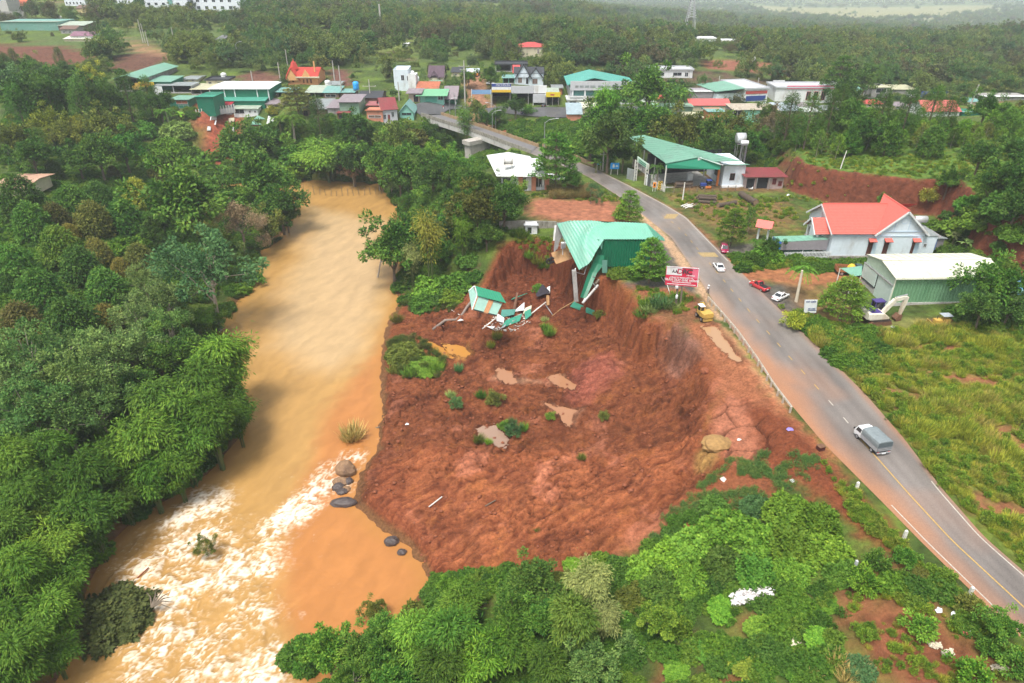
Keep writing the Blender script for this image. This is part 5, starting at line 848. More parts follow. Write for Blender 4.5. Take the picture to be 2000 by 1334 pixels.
cv=thing('green_canopy','small green canopy on thin posts left of the warehouse','canopy',P3(1662,563,0)); hz=3.0; o0=Vector(cv.location); q=[P3(1642,524,hz)-o0,P3(1667,540,hz-.2)-o0,P3(1683,537,hz)-o0,P3(1684,519,hz+.5)-o0]; obj('roof',B().slab(q,.06),MGR,cv)
for p in q[:3]:obj('post',B().box(p.x-.05,p.x+.05,p.y+.1,p.y+.2,-.3,p.z-.07),MPOST,cv)
# ---- small pinkish roof hidden in the left forest
house('forest_house','pinkish roofed house half hidden in trees on the left hillside','house',-6,50,378,366,9,'gx',349,MCR,mat('pink_roof',(.58,.36,.25),.6,.1,1.5,wave=3),over=.8)
# ============================ THE TOWN ACROSS THE RIVER (each building placed by its base line)
H=house
MPG=mat('pale_sage_roof',(.42,.50,.40),.55,.12,1.5,wave=3,dirt=(.34,.34,.28)); MYG=mat('straw_roof',(.55,.54,.36),.6,.15,1.5,wave=3,dirt=(.40,.34,.24)); MGW=mat('dark_green_wall',(.02,.20,.12),.55,.12,1.5,wave=3); MBRN=mat('brown_wall',(.16,.10,.08),.85,.25,2)
H('green_hall','dark open fronted hall with green gabled roof, first building on the left of the town','hall',229,281,178,153.5,26,'gy',147,MGY,MGR,open_front=True,over=.6)
H('green_shed','green roofed shed with dark green end right of the open fronted hall','shed',292,336,175,160,10,'shed',148.5,MGW,MGR)
t=H('grey_canopy','long low grey canopy building behind the white board','canopy',304,376,181,167.5,6,'shed',161,MGL,MGYR,open_front=True)
H('small_green_house','small two storey house with green roof and grey end wall above the tree slope','house',334,371,213,195,7,'shed',187,MGW,MGR,[(.35,.95,.55,.95,MGL,MBRK),(.45,.95,.05,.45,MGL,MGW)])
tW,w,h,D=H('big_green_warehouse','big green warehouse with white upper roof, largest building left of the river','warehouse',415,529,203,174,13,'gx',166,MGW,MWR,over=.5)
boxes('white_pilaster',tW,MW,*[(w*s-.15,w*s+.15,-.12,.02,-.5,h)for s in(0,.245,.42,.80,.99)])
H('green_annexe','dark green box annexe at the left front of the big green warehouse','annexe',389,421,219,189.5,8,'shed',181,MGW,mat('annexe_green_roof',(.03,.30,.19),.5,.1,1.5,wave=3))
H('green_annexe','wide green lean-to along the front of the big green warehouse','annexe',434,519,214,197,7,'shed',183.5,MGW,mat('mid_green_roof',(.08,.34,.25),.5,.1,1.5,wave=3))
H('red_roofed_shop','small house with crimson roof before the big green warehouse','house',426,452,219,204,6,'shed',192.5,MGL,mat('crimson_roof',(.52,.035,.06),.5,.1,1.5,wave=3),[(.05,.30,.3,.8)],[(.40,.72,.75)],over=.5)
H('white_house','white house with straw and grey-green roof at the top of the red slip','house',458,505,229,212.5,9,'shed',196.5,MW,MPG,[(.64,.72,.55,.8,MGL),(.86,.94,.55,.8,MGL),(.05,.45,.45,.95,MGL)],over=.4)
H('grey_roofed_shed','brownish grey roofed shed right of the big green warehouse','shed',521,557,212,203.5,10,'shed',188,MCR,MMAU,[(.1,.8,.2,.8,MCR)])
H('slope_shed','upper of two little green sheds on the slope below the white house','shed',500,526,238,232.5,3,'shed',226.5,MBRN,MGR); H('slope_shed','lower of two little green sheds on the slope, with a brown wall','shed',492,521,250,243,3,'shed',236.5,MBRK,MGR)
debris('white_sheet','white sheet tilted against the lower little green shed','sheet',[(521,246,0),(532,251,0),(536,243,1.2),(526,238,1.2)],MW,.08,.5)
H('open_shed','sage roofed open shed left of the big green warehouse','shed',374,413,184,175,9,'shed',163.5,MGY,MYG,open_front=True)
H('cream_block','cream block with flat dark roof behind the big green warehouse','house',404,447,168,157.5,6,'flat',None,MCR,MBLK,[(.1,.25,.2,.8),(.5,.62,.3,.8)])
H('straw_roof_house','little house with straw coloured roof and white gable behind the big green warehouse','house',424,452,170,165,6,'gx',158.5,MW,MYG); H('white_roof_house','little white roofed house right of the straw coloured roof','house',456,482,171,166,5,'shed',160,MW,MWR); H('pink_roof_house','brownish pink roofed house behind the big green warehouse','house',486,531,170,165,7,'shed',158.5,MBRN,MORR)
H('teal_roof_shed','teal roofed dark shed behind the spreading tree','shed',541,574,190,180,6,'shed',171.5,MBRN,MTEAL,open_front=True)
H('sage_roof_house','long sage roofed house left of the arched teal roof','house',598,634,192,181,8,'shed',167.5,MGY,MPG,open_front=True); H('arched_teal_house','house with arched teal roof below the temple','house',633,663,192,181,7,'arch',168,MBRN,MTEAL,[(.1,.8,.2,.7)])
H('teal_shed','low teal roofed shed beside the blue water tank','shed',666,692,190,181,6,'shed',174,MBRN,MTEAL)
tank('blue_tank','bright blue upright water tank on a white base',697,186,.9,2.2,None,mat('tank_blue',(.03,.34,.75),.35,.06),1.6,True)
H('black_roof_shed','long dark grey roofed shed below the blue water tank','shed',702,745,199,191,9,'gx',177.5,MBRN,MBLK)
H('riverside_house','grey-green roofed house with open dark veranda above the river trees','house',593,640,227,213,10,'shed',193.5,MBRN,MGYR,[(.02,.2,.05,.8,MBRN,MDK)],[(.45,.6,.8)]); H('riverside_house','weathered grey roofed house between the green roof and the barrel roof','house',641,668,224,211,9,'shed',195,MGY,MMAU)
H('barrel_roof_house','house with curved mauve roof and pale green wall above the river','house',665,703,224,199,9,'arch',184.5,MGP,MMAU,[(.4,.5,.05,.35,MBRN)],over=.6); H('brown_lean_to','rusty brown lean-to below the barrel roofed house','shed',660,682,234,221,4,'shed',216,MRUST,MMAR,[(.1,.9,.2,.7,MBRN)])
H('pink_roof_shop','pink and orange roofed house between the barrel roof and the maroon roof','house',717,748,232,216,8,'shed',208.5,MPNK,MORR,[(.1,.9,.1,.45,MW,MBRN)]); H('pink_back_house','rose roofed house behind the orange roofed one','house',716,749,217,206,7,'shed',197.5,MBRN,mat('rose_roof',(.42,.15,.15),.55,.12,1.5,wave=3))
t,w,h,D=H('maroon_roof_house','tall grey house with maroon roof standing on stilts over the slope','house',748,777,238,213,8,'gx',190.5,MGL,MMAR,[(.05,.25,.2,.6),(.60,.78,.35,.75,MGL)],[(.35,.5,.55,MMAR)],yb1=236,sink=5); boxes('terrace_slab',t,MGY,(-.5,w+.3,-3,-.05,-.4,0));
for x in(.1,w*.5,w-.2):boxes('stilt',t,MGY,(x,x+.3,-2.8,-2.5,-6,-.41))
t,w,h,D=H('teal_gable_house','small pale house with teal gabled roof at the bridge head','house',781,808,230,219,8,'gy',204,MMINT,MTEAL,[(.15,.85,.45,.9,MTEAL,MGLS)],sink=3)
t,w,h,D=H('white_tower_house','white two storey house with flat roof and roof terrace below the forest','house',771,799,176,139,8,'flat',None,MWB,MWB,[(.50,.72,.52,.80,MGL)],over=0); boxes('stair_tower',t,MW,(w+.02,w+2.4,-.6,5,-1,h*.80)); boxes('terrace_wall',t,MW,(w+.02,w+2.4,-.6,-.45,h*.80,h*.88)); window(t,w*.9,-.0,h*.5,.6,1.5)
tank('roof_tank','round white tank on the terrace of the white two storey house',805,142,.6,1.2,231,MW,0,True,p=(colx(805,231,9),231,zat(147,231)))
t,w,h,D=H('purple_roof_villa','villa with dark purple tiled roof and cream front gable','villa',838,866,160,150,9,'gx',128.5,MCR,MPUR); boxes('porch_gable',t,MCR,(1,w*.7,-2.5,-.02,0,h)); obj('porch_roof',B().slab([(.6,-3,h-.1),(.6,0,h-.1),(w*.37,0,h+2),(w*.37,-3,h+2)],-.1).slab([(w*.74,0,h-.1),(w*.74,-3,h-.1),(w*.37,-3,h+2),(w*.37,0,h+2)],-.1),MPUR,t); boxes('green_awning',t,MGP,(1,w,-4.5,-2.6,h*.55,h*.62))
H('rust_roof_shop','long shop with rusty orange roof above its green awning','shop',815,856,186,173,6,'shed',160,MCR,MORR); t,w,h,D=H('mint_shop','mint green fronted shop with green awning at the road junction','shop',821,867,200,186,6,'shed',176,MMINT,mat('mint_awning',(.20,.50,.28),.5,.1,1.5,wave=3),[(.76,.97,.35,.9,MGL)],over=1.2); boxes('shutter',t,mat('mint_shutter',(.16,.55,.42),.5,.08,2,wave=6,wdir='Z'),(w*.22,w*.70,-.06,-.005,.1,h*.85))
H('brown_shop','narrow brown shop with open door left of the mint shop','shop',799,820,199,182,6,'shed',174,mat('beige_wall',(.50,.40,.33),.8,.15),MMAU,(),[(.45,.85,.8)],over=.8)
t,w,h,D=H('roadside_stall','stall with weathered grey roof on posts and green wall behind','stall',869,892,200,187,6,'shed',169.5,MGW,MMAU,over=.5); boxes('post',t,MW,(0,.15,-2.4,-2.25,-.2,h-.3),(w-.15,w,-2.4,-2.25,-.2,h-.3)); obj('front_roof',B().slab([(-.4,-2.7,h-.6),(w+.4,-2.7,h-.6),(w+.4,-.4,h),(-.4,-.4,h)],-.08),MMAU,t)
H('arched_cream_house','cream house with dark arched roof up the red lane','house',882,903,150,141,8,'arch',131,MCR,MBLK,[(.3,.5,.3,.7)]); t,w,h,D=H('orange_awning_shop','little shop with white fascia and orange awning up the red lane','shop',911,934,150,142,6,'flat',None,MBRN,MWB); boxes('awning',t,MORG,(0,w,-1.5,-.02,h*.5,h*.85))
# tyre shop
t,w,h,D=H('tyre_shop','long open fronted roadside workshop with grey fascia and colourful sign','workshop',961,1067,207,180.5,12,'shed',172,MGY,MGYR,open_front=True,over=.2)
obj('fascia',B().box(w*.355,w*.76,-.5,-.22,h-.2,h+1.9),MGL,t); obj('white_fascia',B().box(w*.765,w,-.5,-.22,h-.2,h+2.1),MW,t); sg=obj('sign_board',B().box(0,w*.35,-.55,-.22,h+.1,h+2.7),MW,t); sgb=obj('blue_band',B().box(.02,w*.35-.02,-.58,-.551,h+1.75,h+2.68),mat('sign_navy',(.03,.06,.26),.5),sg); obj('yellow_band',B().box(.02,w*.35-.02,-.58,-.551,h+.12,h+.85),MYEL,sg)
text_mesh('lettering','MICHELIN',.95,MW,sg,(w*.20,-.60,h+2.2),(math.pi/2,0,0)); boxes('office_front',t,MGL,(w*.75,w*.98,-1.2,.1,1.2,h-.5)); boxes('office_post',t,MW,(w*.75,w*.76,-1.2,-1.0,-.2,1.19),(w*.97,w*.98,-1.2,-1.0,-.2,1.19))
t,w,h,D=H('yellow_sign_shop','small workshop with yellow fascia right of the long workshop','workshop',1067,1091,207,187,8,'shed',172.5,MGY,MPG,open_front=True); obj('yellow_fascia',B().box(-.2,w+.4,-.5,-.22,h-.3,h+1.1),mat('sign_yellow',(.72,.56,.03),.5),t); boxes('red_letters',t,MRED,(w*.3,w*.62,-.53,-.505,h+.15,h+.6))
t,w,h,D=H('brick_end_house','bare brick gable house behind the yellow fascia','house',1078,1098,185,172,6,'gx',166,mat('raw_brick',(.40,.16,.08),.9,.2),MGYR)
# black edged villa
t,w,h,D=H('black_gable_villa','pale blue villa with two black edged gables above the workshop','villa',1005,1061,164,143,9,'gx',131,MWB,MBLK,[(.12,.26,.10,.60,MGL,MBRN),(.62,.80,.0,.5,MGL,MBRN)],[(.40,.48,.65)],over=.3)
for u0,u1,zt in((.0,.62,124),(.42,1.04,132)):
 za_=zat(zt,t.location.y)-t.location.z; g=B(); c0,c1=u0*w,u1*w; g.add([(c0+.8,-.25,h*.62),(c1-.8,-.25,h*.62),((c0+c1)/2,-.25,za_-.3),(c0+.8,2,h*.62),(c1-.8,2,h*.62),((c0+c1)/2,2,za_-.3)],[(0,1,2),(3,5,4),(0,3,4,1)]); obj('gable_wall',g,MWB,t); g=B(); g.slab([(c0,-.6,h*.5),((c0+c1)/2,-.6,za_),((c0+c1)/2,4,za_),(c0,4,h*.5)],.3); g.slab([((c0+c1)/2,-.6,za_),(c1,-.6,h*.5),(c1,4,h*.5),((c0+c1)/2,4,za_)],.3); obj('gable_roof',g,MBLK,t)
H('red_annexe','bright red roofed annexe left of the black gabled villa','annexe',1003,1014,150,142,6,'shed',128,MW,MRED)
H('grey_open_shed','open grey shed with dark roof behind the black gabled villa','shed',968,1029,140,127,7,'flat',None,MGL,MBLK,open_front=True); H('teal_kiosk','teal roofed kiosk left of the black gabled villa','kiosk',982,1005,163,152.5,5,'shed',146.5,MMINT,MTEAL,open_front=True)
H('red_roof_hill_house','cream house with red hipped roof high among the forest trees','house',1013,1061,112,91.5,9,'hip',82,MCR,MRED,[(.75,.84,.35,.8,MW,MBRN),(.90,.97,.35,.8,MW,MBRN)])
# dealership
t,w,h,D=H('showroom','large showroom with grey fascia board and green gabled roof','showroom',1113,1239,201,172,18,'gy',162,MGL,mat('showroom_green',(.10,.40,.33),.5,.08,1.5,wave=3,wdir='Y'),over=.2)
tp=zat(158,t.location.y)-t.location.z; obj('fascia_board',B().box(-.1,w+.1,-.5,-.22,h-.6,tp),MGL,t)
fs=B();
for k,(a,b_)in enumerate([(.07,.12),(.14,.2),(.22,.28),(.30,.38),(.42,.50),(.52,.60),(.63,.66),(.68,.75),(.77,.86)]):fs.box(a*w,b_*w,-.54,-.502,h+.2,h+.85)
obj('fascia_lettering',fs,MGYR,t); ga=zat(149,t.location.y+3)-t.location.z; obj('gable_roof',B().slab([(-1,.3,tp-1.2),(w*.36,.3,ga),(w*.36,17,ga),(-1,17,tp-1.2)],.15).slab([(w*.36,.3,ga),(w+.5,.3,tp-1.6),(w+.5,17,tp-1.6),(w*.36,17,ga)],.15),mat('showroom_green',None),t)
for k in range(5):a=.04+k*.19; o=obj('picture_panel',B().box(a*w+.2,(a+.17)*w,-.14,-.004,h*.50,h*.86),mat('dark_teal_print',(.06,.16,.15),.4,.4,1.2),t); boxes('column',t,MW,(a*w-.25,a*w+.15,-.3,-.005,-.4,h-.61))
for k in range(5):a=.04+k*.19; window(t,a*w+.3,0,.1,.15*w,h*.36,MGL,MGLS,nb=2)
tb_,w,h,D=H('white_gatehouse','white flat gatehouse with name board before the showroom','gatehouse',1108,1146,205,195.5,5,'flat',None,MW,MW,[(.1,.45,.1,.8),(.6,.95,.1,.8)]); boxes('name_board',tb_,MW,(.2,w,-.3,-.15,h+.1,h+1.2)); boxes('lettering_line',tb_,MGYR,(.8,w*.8,-.33,-.305,h+.45,h+.85))
bb=thing('white_banner','white banner board with dark emblem before the showroom','banner',at(1200,206)); w=4.3; z0=zat(197,bb.location.y)-bb.location.z; boxes('board',bb,MW,(-w/2,w/2,-.05,.05,z0,z0+1.2)); boxes('emblem',bb,MBLKR,(-.5,.5,-.08,-.051,z0+.35,z0+.8)); boxes('post',bb,MW,(-w/2,-w/2+.15,-.05,.05,-.3,z0-.01),(w/2-.15,w/2,-.05,.05,-.3,z0-.01))
H('blue_roof_shed','small shed with blue-grey roof and orange wall at the end of the town lane','shed',1108,1135,236,222.5,5,'shed',202.5,MPNK,mat('blue_grey_roof',(.36,.46,.50),.5,.12,1.5,wave=3,dirt=(.28,.34,.36))); H('cream_house','cream flat roofed house right of the blue-grey roofed shed','house',1137,1186,228,212,7,'flat',None,MCR,MCRR,[(.02,.25,.1,.45,MCR)])
H('green_container_shed','long pale green shed behind the conical dark tree','shed',1279,1352,221,209,5,'shed',202,MGP,MGP); H('long_red_roof_house','long cream house with straight coral red roof','house',1347,1424,216,205.5,7,'gx',193,MCR,mat('coral_roof',(.62,.14,.13),.5,.08,1.5,wave=3),[(.28,.5,.25,.7)])
H('orange_wall_shed','grey roofed shed with big orange wall below the long red roof','shed',1381,1413,239,218.5,6,'shed',211,mat('orange_wall',(.50,.22,.10),.8,.15,2),MTEAL); H('grey_block_house','little grey block house with cream roof below the pale green shed','house',1334,1371,239,229.5,5,'shed',219.5,MGY,MYG,[(.05,.95,.62,.98,MGY,MDK)])
H('rusty_warehouse','pale green warehouse with long streaked rusty cream roof','warehouse',1447,1516,238,214.5,8,'shed',203,MMINT,mat('streaked_roof',(.52,.46,.36),.65,.25,1.5,wave=3,dirt=(.34,.22,.15),dscale=1.2)); H('dark_bay','dark open bay at the left end of the rusty warehouse','shed',1430,1446,237,215,8,'shed',203,MGY,mat('streaked_roof',None),open_front=True)
H('blue_white_house','house with pale blue roof right of the rusty warehouse','house',1503,1566,222,216.5,9,'shed',201,MYG,mat('pale_blue_roof',(.48,.56,.62),.5,.1,1.5,wave=3)); H('mauve_roof_house','mauve roofed house at the right end of the pale blue roof','house',1560,1585,216,211,7,'shed',201,MCR,MMAU)
t,w,h,D=H('green_gable_shop','shop with green roof, white left side and red and blue front','shop',1452,1497,199,174,16,'flat',None,MW,MGL,yb1=197); boxes('red_band',t,MRED,(.3,w-.3,-.1,-.005,h-1.4,h-.5)); boxes('blue_shutter',t,mat('sign_navy',None),(.6,w-.6,-.08,-.004,.2,h-2.0)); obj('green_roof',B().slab([(-9,2,h-.6),(0,-.2,h+.5),(0,14,h+.5),(-9,16,h-.6)],.2),MGR,t); boxes('side_hall',t,MWB,(-8.5,-.05,2.2,14,-.5,h-1.4))
t,w,h,D=H('pink_mart','long white shop building with bright pink fascia strip','shop',1512,1655,198,172,9,'flat',None,MW,MGL,[(.42,.48,.1,.75,MRED),(.52,.58,.1,.75,MRED),(.62,.68,.1,.75,MRED)]); boxes('pink_fascia',t,mat('hot_pink',(.72,.03,.14),.5,.06),(w*.14,w*.99,-.3,-.06,h-.2,h+.75)); boxes('white_letters',t,MW,*[(w*(.45+k*.03),w*(.47+k*.03),-.34,-.305,h,h+.5)for k in range(6)])
t=thing('white_billboard','blank white billboard on posts at the left of the pink fascia shop','billboard',at(1517,182)); z0=zat(171,t.location.y)-t.location.z; boxes('board',t,MW,(-1.95,1.95,-.08,.08,z0,z0+2.3)); boxes('post',t,MSTL,(-1.6,-1.45,-.05,.05,-.3,z0-.01),(1.45,1.6,-.05,.05,-.3,z0-.01))
t=thing('white_board','tall plain white board facing the forest slope by the open fronted hall','board',at(313,197)); z0=.2; boxes('panel',t,MW,(-1.5,1.5,-.06,.06,z0,4.2))
t=thing('yellow_sign_board','yellow and orange sign board over the yard of the open fronted hall','sign',at(290,181)); z0=zat(170,t.location.y)-t.location.z; boxes('board',t,MYEL,(-2.4,2.4,-.06,.06,z0,z0+1.5)); boxes('orange_band',t,MORG,(-2.3,1.2,-.09,-.061,z0+.5,z0+.9)); boxes('post',t,MSTL,(-2.2,-2.1,-.05,.05,-.3,z0-.01),(2.1,2.2,-.05,.05,-.3,z0-.01))
H('blue_roof_kiosk','kiosk with white and blue roof band on the slope above the long red roof','kiosk',1350,1391,192,179,7,'shed',173,mat('mauve_grey_sheet',None),MW); H('white_ward','long white building half hidden by bushes above the town','building',1267,1352,151,137,7,'flat',None,MW,MGL,[(.2,.35,.2,.7),(.55,.75,.2,.7),(.82,.9,.1,.7)])
H('curved_roof_building','grey building with long straw coloured roof at the right of the town','building',1700,1734,192,171,8,'shed',164,MGY,MYG,[(.2,.8,.5,.9)],[(.3,.6,.4)]); H('curved_roof_building','low straw coloured roof running right from the grey building','building',1735,1788,184,175,8,'shed',166,MGY,MYG); H('teal_house','small teal roofed house left of the grey building','house',1670,1697,187,177,6,'shed',170,MGL,MTEAL)
t=thing('blue_hoarding','long dark blue hoarding behind the red roofed house at the right','hoarding',at(1820,203)); z0=1.2; boxes('board',t,mat('sign_navy',None),(-4.3,4.3,-.08,.08,z0,z0+2.6)); boxes('white_print',t,MW,(-2.2,1,-.11,-.081,z0+1.5,z0+2.1),(-1,2.5,-.11,-.081,z0+.6,z0+1.0)); boxes('post',t,MSTL,(-4,-3.9,-.05,.05,-.3,1.19),(3.9,4,-.05,.05,-.3,1.19))
t=thing('white_board','white board left of the long dark blue hoarding','board',at(1776,203)); boxes('panel',t,MW,(-1.7,1.7,-.06,.06,.6,3.1)); H('coral_roof_house','house with bright coral red roof among trees at the right of the town','house',1804,1872,228,217,9,'gx',196,MW,mat('coral_roof',None)); H('teal_lean_to','teal lean-to right of the coral red roofed house','shed',1878,1918,226,219,5,'shed',214.5,MGW,MTEAL)
for a,b_,s in((1925,1962,'left of two long white roofs at the far right of the town'),(1964,2010,'right of two long white roofs at the far right of the town')):H('long_white_shed',s,'shed',a,b_,197,189,7,'shed',183,MGY,MWR)
H('hilltop_row','row of low white buildings on the forested ridge','building',1356,1398,81,76,8,'flat',None,MW,MW); H('hilltop_row','small pale building at the right of the low white hilltop row','building',1410,1437,83,80,6,'flat',None,MCR,MW)
# temple
t,w,h,D=H('temple','orange temple with steep red roof and pointed spire','temple',563,622,166,149,10,'gx',131.5,mat('temple_orange',(.62,.30,.13),.75,.1),mat('temple_red',(.58,.07,.05),.55,.1,2,wave=4),[(.5,.56,.2,.7,MORG),(.62,.68,.2,.7,MORG),(.74,.8,.2,.7,MORG),(.15,.22,.3,.6,MORG)],over=.3)
za_=zat(133,t.location.y)-t.location.z; zs=zat(115,t.location.y+3)-t.location.z; g=B(); g.add([(-.6,-.5,h-1.2),(w*.42,-.5,h-1.2),(w*.16,-.5,za_)],[(0,1,2)]); g.add([(w*.50,-.8,h-.1),(w*.80,-.8,h-.1),(w*.65,-.8,h+2.2)],[(0,1,2)]); obj('front_gable',g,mat('temple_gable',(.66,.36,.15),.75,.08),t); g=B(); g.slab([(-.8,-.7,h-1.2),(w*.16,-.7,za_+.1),(w*.16,5,za_+.1),(-.8,5,h-1.2)],.15); g.slab([(w*.16,-.7,za_+.1),(w*.43,-.7,h-1.2),(w*.43,5,h-1.2),(w*.16,5,za_+.1)],.15); obj('gable_roof',g,mat('temple_red',None),t); obj('spire',B().lathe((w*.18,3.2,za_-.8),[(1.5,0),(1.25,.8),(.75,2.2),(.3,zs-za_),(.02,zs-za_+.9)],4),mat('temple_red',None),t); boxes('cream_ledge',t,MCR,(w*.3,w+.8,-1.0,-.4,h-.35,h-.05)); boxes('finial',t,mat('temple_gable',None),(w*.86,w*.9,2,2.4,h+1,h+4.2))
# top-left hillside
MGS=mat('long_shed_green',(.20,.42,.36),.5,.1,1.5,wave=3,dirt=(.26,.40,.36))
H('long_green_shed','very long pale green shed on the upper left hillside','shed',4,116,61,42.5,14,'shed',38.5,MGS,MPG); H('long_green_shed','lower green shed roof joining the right end of the very long shed','shed',116,166,60,50,10,'shed',42,MBRN,MPG)
H('purple_roof_house','white house with mauve roof below the very long green shed','house',140,184,80,70,8,'gx',61.5,MW,mat('mauve_purple_roof',(.27,.14,.19),.6,.12,1.5,wave=3)); H('cream_lean_to','low cream roof before the mauve roofed white house','shed',126,180,80.5,76,4,'shed',71.5,MCR,MCRR); H('grey_house','small grey house with two windows beside the very long green shed','house',120,150,66,57,7,'gx',50,MGY,MBRN,[(.1,.3,.2,.6,MW),(.5,.7,.2,.6,MW)])
H('orange_roof_house','house with vivid orange roof at the top left corner','house',22,48,22,11,8,'shed',-6,MBRN,mat('vivid_orange_roof',(.66,.16,.07),.5,.08,1.5,wave=3),[(.05,.4,.2,.8)]); H('grey_tower_block','plain grey block at the very top left corner','building',-14,20,27,-22,10,'flat',None,mat('plain_grey_render',(.50,.48,.46),.8,.1),MGY)
t=thing('grey_wall','grey retaining wall below the plain block at the top left','wall',at(28,37)); boxes('wall_run',t,MGY,(-6,6,-.2,.2,-2,3.2))
H('yellow_house','small cream yellow house with brown roof below the white apartment blocks','house',151,169,24,16,8,'gx',10,mat('butter_wall',(.66,.55,.28),.8,.08),MBRN)
for i,(a,b_,yb,yt,l)in enumerate([(128,168,11,-24,'first white apartment block from the left along the top edge'),(225,262,8,-26,'second white apartment block from the left along the top edge'),(284,368,13,-24,'third white apartment block from the left, with green balcony'),(381,472,21,-22,'rightmost white apartment block along the top edge')]):
 wn=[(u,u+.07,z,z+.14,MGL)for z in(.08,.40,.70)for u in np.arange(.06,.9,.17)]; t,w,h,D=H('apartment_block',l,'apartment block',a,b_,yb,yt,10,'flat',None,mat('apartment_white',(.72,.76,.82),.7,.06,1),MW,wn,over=.1);
 if i==2:boxes('green_balcony',t,MTEAL,(w*.55,w*.65,-.5,-.005,1,4.5))
H('far_white_roof','white roof glimpsed in the forest below the tall pylon','house',786,797,90,86,6,'shed',84,MW,MW)
# yard fence above the red slip
yf=thing('yard_fence','grey fence of posts and panels along the top of the red slip','fence',at(385,226)); c=Vector(yf.location); e=Vector(at(462,232))-c; me=None; e.z=0
for k in range(14):o=obj('panel',B().box(.1,e.length/14-.1,-.04,.04,-.6,.9),MGL,yf)if me is None else link('panel',me,None,yf); me=o.data; o.location=e*(k/14); o.rotation_euler=(0,0,math.atan2(e.y,e.x))
me=None
for k in range(15):o=obj('post',B().box(-.1,.1,-.1,.1,-.6,1.7),MPOST,yf)if me is None else link('post',me,None,yf); me=o.data; o.location=e*(k/14)
lt=[('white lump','white broken concrete lump on the upper left of the red slip'),('white lump','white broken slab on the upper middle of the red slip'),('white lump','white lump lowest on the red slip')]
debris('fallen_slab','white slab broken off the yard edge at the top of the red slip','slab',[(412,238,0),(424,236,0),(424,233,.6),(414,234,.5)],MW,.2); debris('fallen_slab','cream slab broken off the yard edge by the white house','slab',[(447,243,0),(458,240,0),(459,236,.5),(448,237,.5)],MCR,.2); debris('fallen_slab','thin white slab lying on the upper slip','slab',[(419,246,0),(422,246,.0),(424,239,.3),(422,239,.3)],MW,.15); debris('fallen_slab','white broken lump in the middle of the red slip','slab',[(405,258,0),(412,258,0),(413,255,.6),(407,254,.6)],MW,.3); debris('fallen_slab','white broken lump right of the middle of the red slip','slab',[(451,260,0),(459,259,0),(459,255,.7),(453,254,.6)],MW,.3)
# poles, masts
for i,(px,yt,yb,l)in enumerate([(346,54,106,'thick concrete pole on the green hillside below the apartment blocks'),(280,38,84,'tallest pole of a cluster of three on the upper left hillside'),(284,46,84,'middle pole of a cluster of three on the upper left hillside'),(290,60,89,'shortest pole of a cluster of three on the upper left hillside'),(359,86,104,'short pole right of the thick hillside pole'),(548,122,158,'slim pole left of the temple'),(564,97,142,'tall pole behind the temple spire'),(654,118,160,'tall pole right of the temple'),(668,128,187,'tall pole beside the arched teal roof'),(495,138,168,'pole behind the big green warehouse'),(780,160,197,'thin pole beside the white two storey house'),(1241,134,166,'concrete pole behind the showroom'),(1272,146,178,'pole above the leafy street trees right of the showroom'),(1402,148,176,'concrete pole above the blue roofed kiosk'),(1479,152,172,'thin pole behind the green gabled shop'),(1166,139,152,'thin mast on the showroom ridge'),(1942,116,128,'white pole far on the right hillside')]):
 pole('concrete_pole',l,px,yt,yb,.17)
pole('power_pole','tall concrete power pole with cross arms at the road junction',909,118,216,.2,[(1.6,3.2),(2.6,2.6)]); pole('power_pole','pale leaning power pole at the right of the town',1888,165,222,.22,None,lean=.9); pole('power_pole','twin topped power pole among the riverside roofs',724,155,196,.16,[(1.9,4.0)])
pole('gate_post','white post carrying the blue banner over the red lane',922,174,210,.12,m=MW); t=thing('blue_banner','pale blue banner stretched over the red lane beside the workshop','banner',at(940,210)); z0=zat(184,t.location.y)-t.location.z; boxes('cloth',t,mat('banner_blue',(.20,.36,.58),.6,.1),(-3,3,-.04,.04,z0,z0+1.3)); boxes('post',t,MW,(3.0,3.15,-.05,.05,-.3,z0+1.5))
for px,yt,yb,la,l in[(879,196,235,1.6,'first street lamp from the town on the bridge'),(890,184,231,-1.6,'street lamp on the far verge at the bridge head'),(962,221,272,1.9,'street lamp in the middle of the bridge, nearer of the pair'),(968,206,257,-2.2,'street lamp in the middle of the bridge, farther of the pair'),(1063,238,290,2.6,'street lamp at the near end of the bridge before the red bank'),(468,86,130,1.6,'street lamp beside the hillside road')]:pole('street_lamp',l,px,yt,yb,.10,lamp=la,m=MSTL,cat='street lamp',group='street lamps')
pole('power_pole','concrete power pole with short arm beside the blue direction board',1177,296,334,.16,[(.6,1.6)]); pole('white_post','tall white metal post at the corner of the sawmill yard',1296,323,374,.11,m=MPOST); pole('yard_post','single weathered wooden post on the grassy yard by the sawmill',1333,356,392,.12,m=MPOST); pole('concrete_pole','thick cream concrete pole leaning beside the parked white sedan',1555,528,589,.19,lean=-.15,m=mat('cream_pole',(.60,.53,.40),.8,.12,3)); pole('concrete_pole','thin pale pole in the young plantation',1641,294,330,.1,lean=.4,m=MPOST); pole('tall_pylon','very tall pale mast rising from the dark forest',745,8,62,.5);
ms=thing('lattice_mast','tall lattice power pylon on the hazy far slope','pylon',gy(1349,34,420)); hz=zat(-14,420)-ms.location.z; b=B()
for a,s in((-1,-1),(1,-1),(1,1),(-1,1)):b.bar((a*2.6,s*2.6,-6),(a*.5,s*.5,hz),.35)
for k in range(10):
 z0,z1=k/10,(k+1)/10; r0,r1=2.6-2.1*z0,2.6-2.1*z1
 b.bar((-r0,-r0,z0*hz),(r1,-r1,z1*hz),.25); b.bar((r0,-r0,z0*hz),(-r1,-r1,z1*hz),.25)
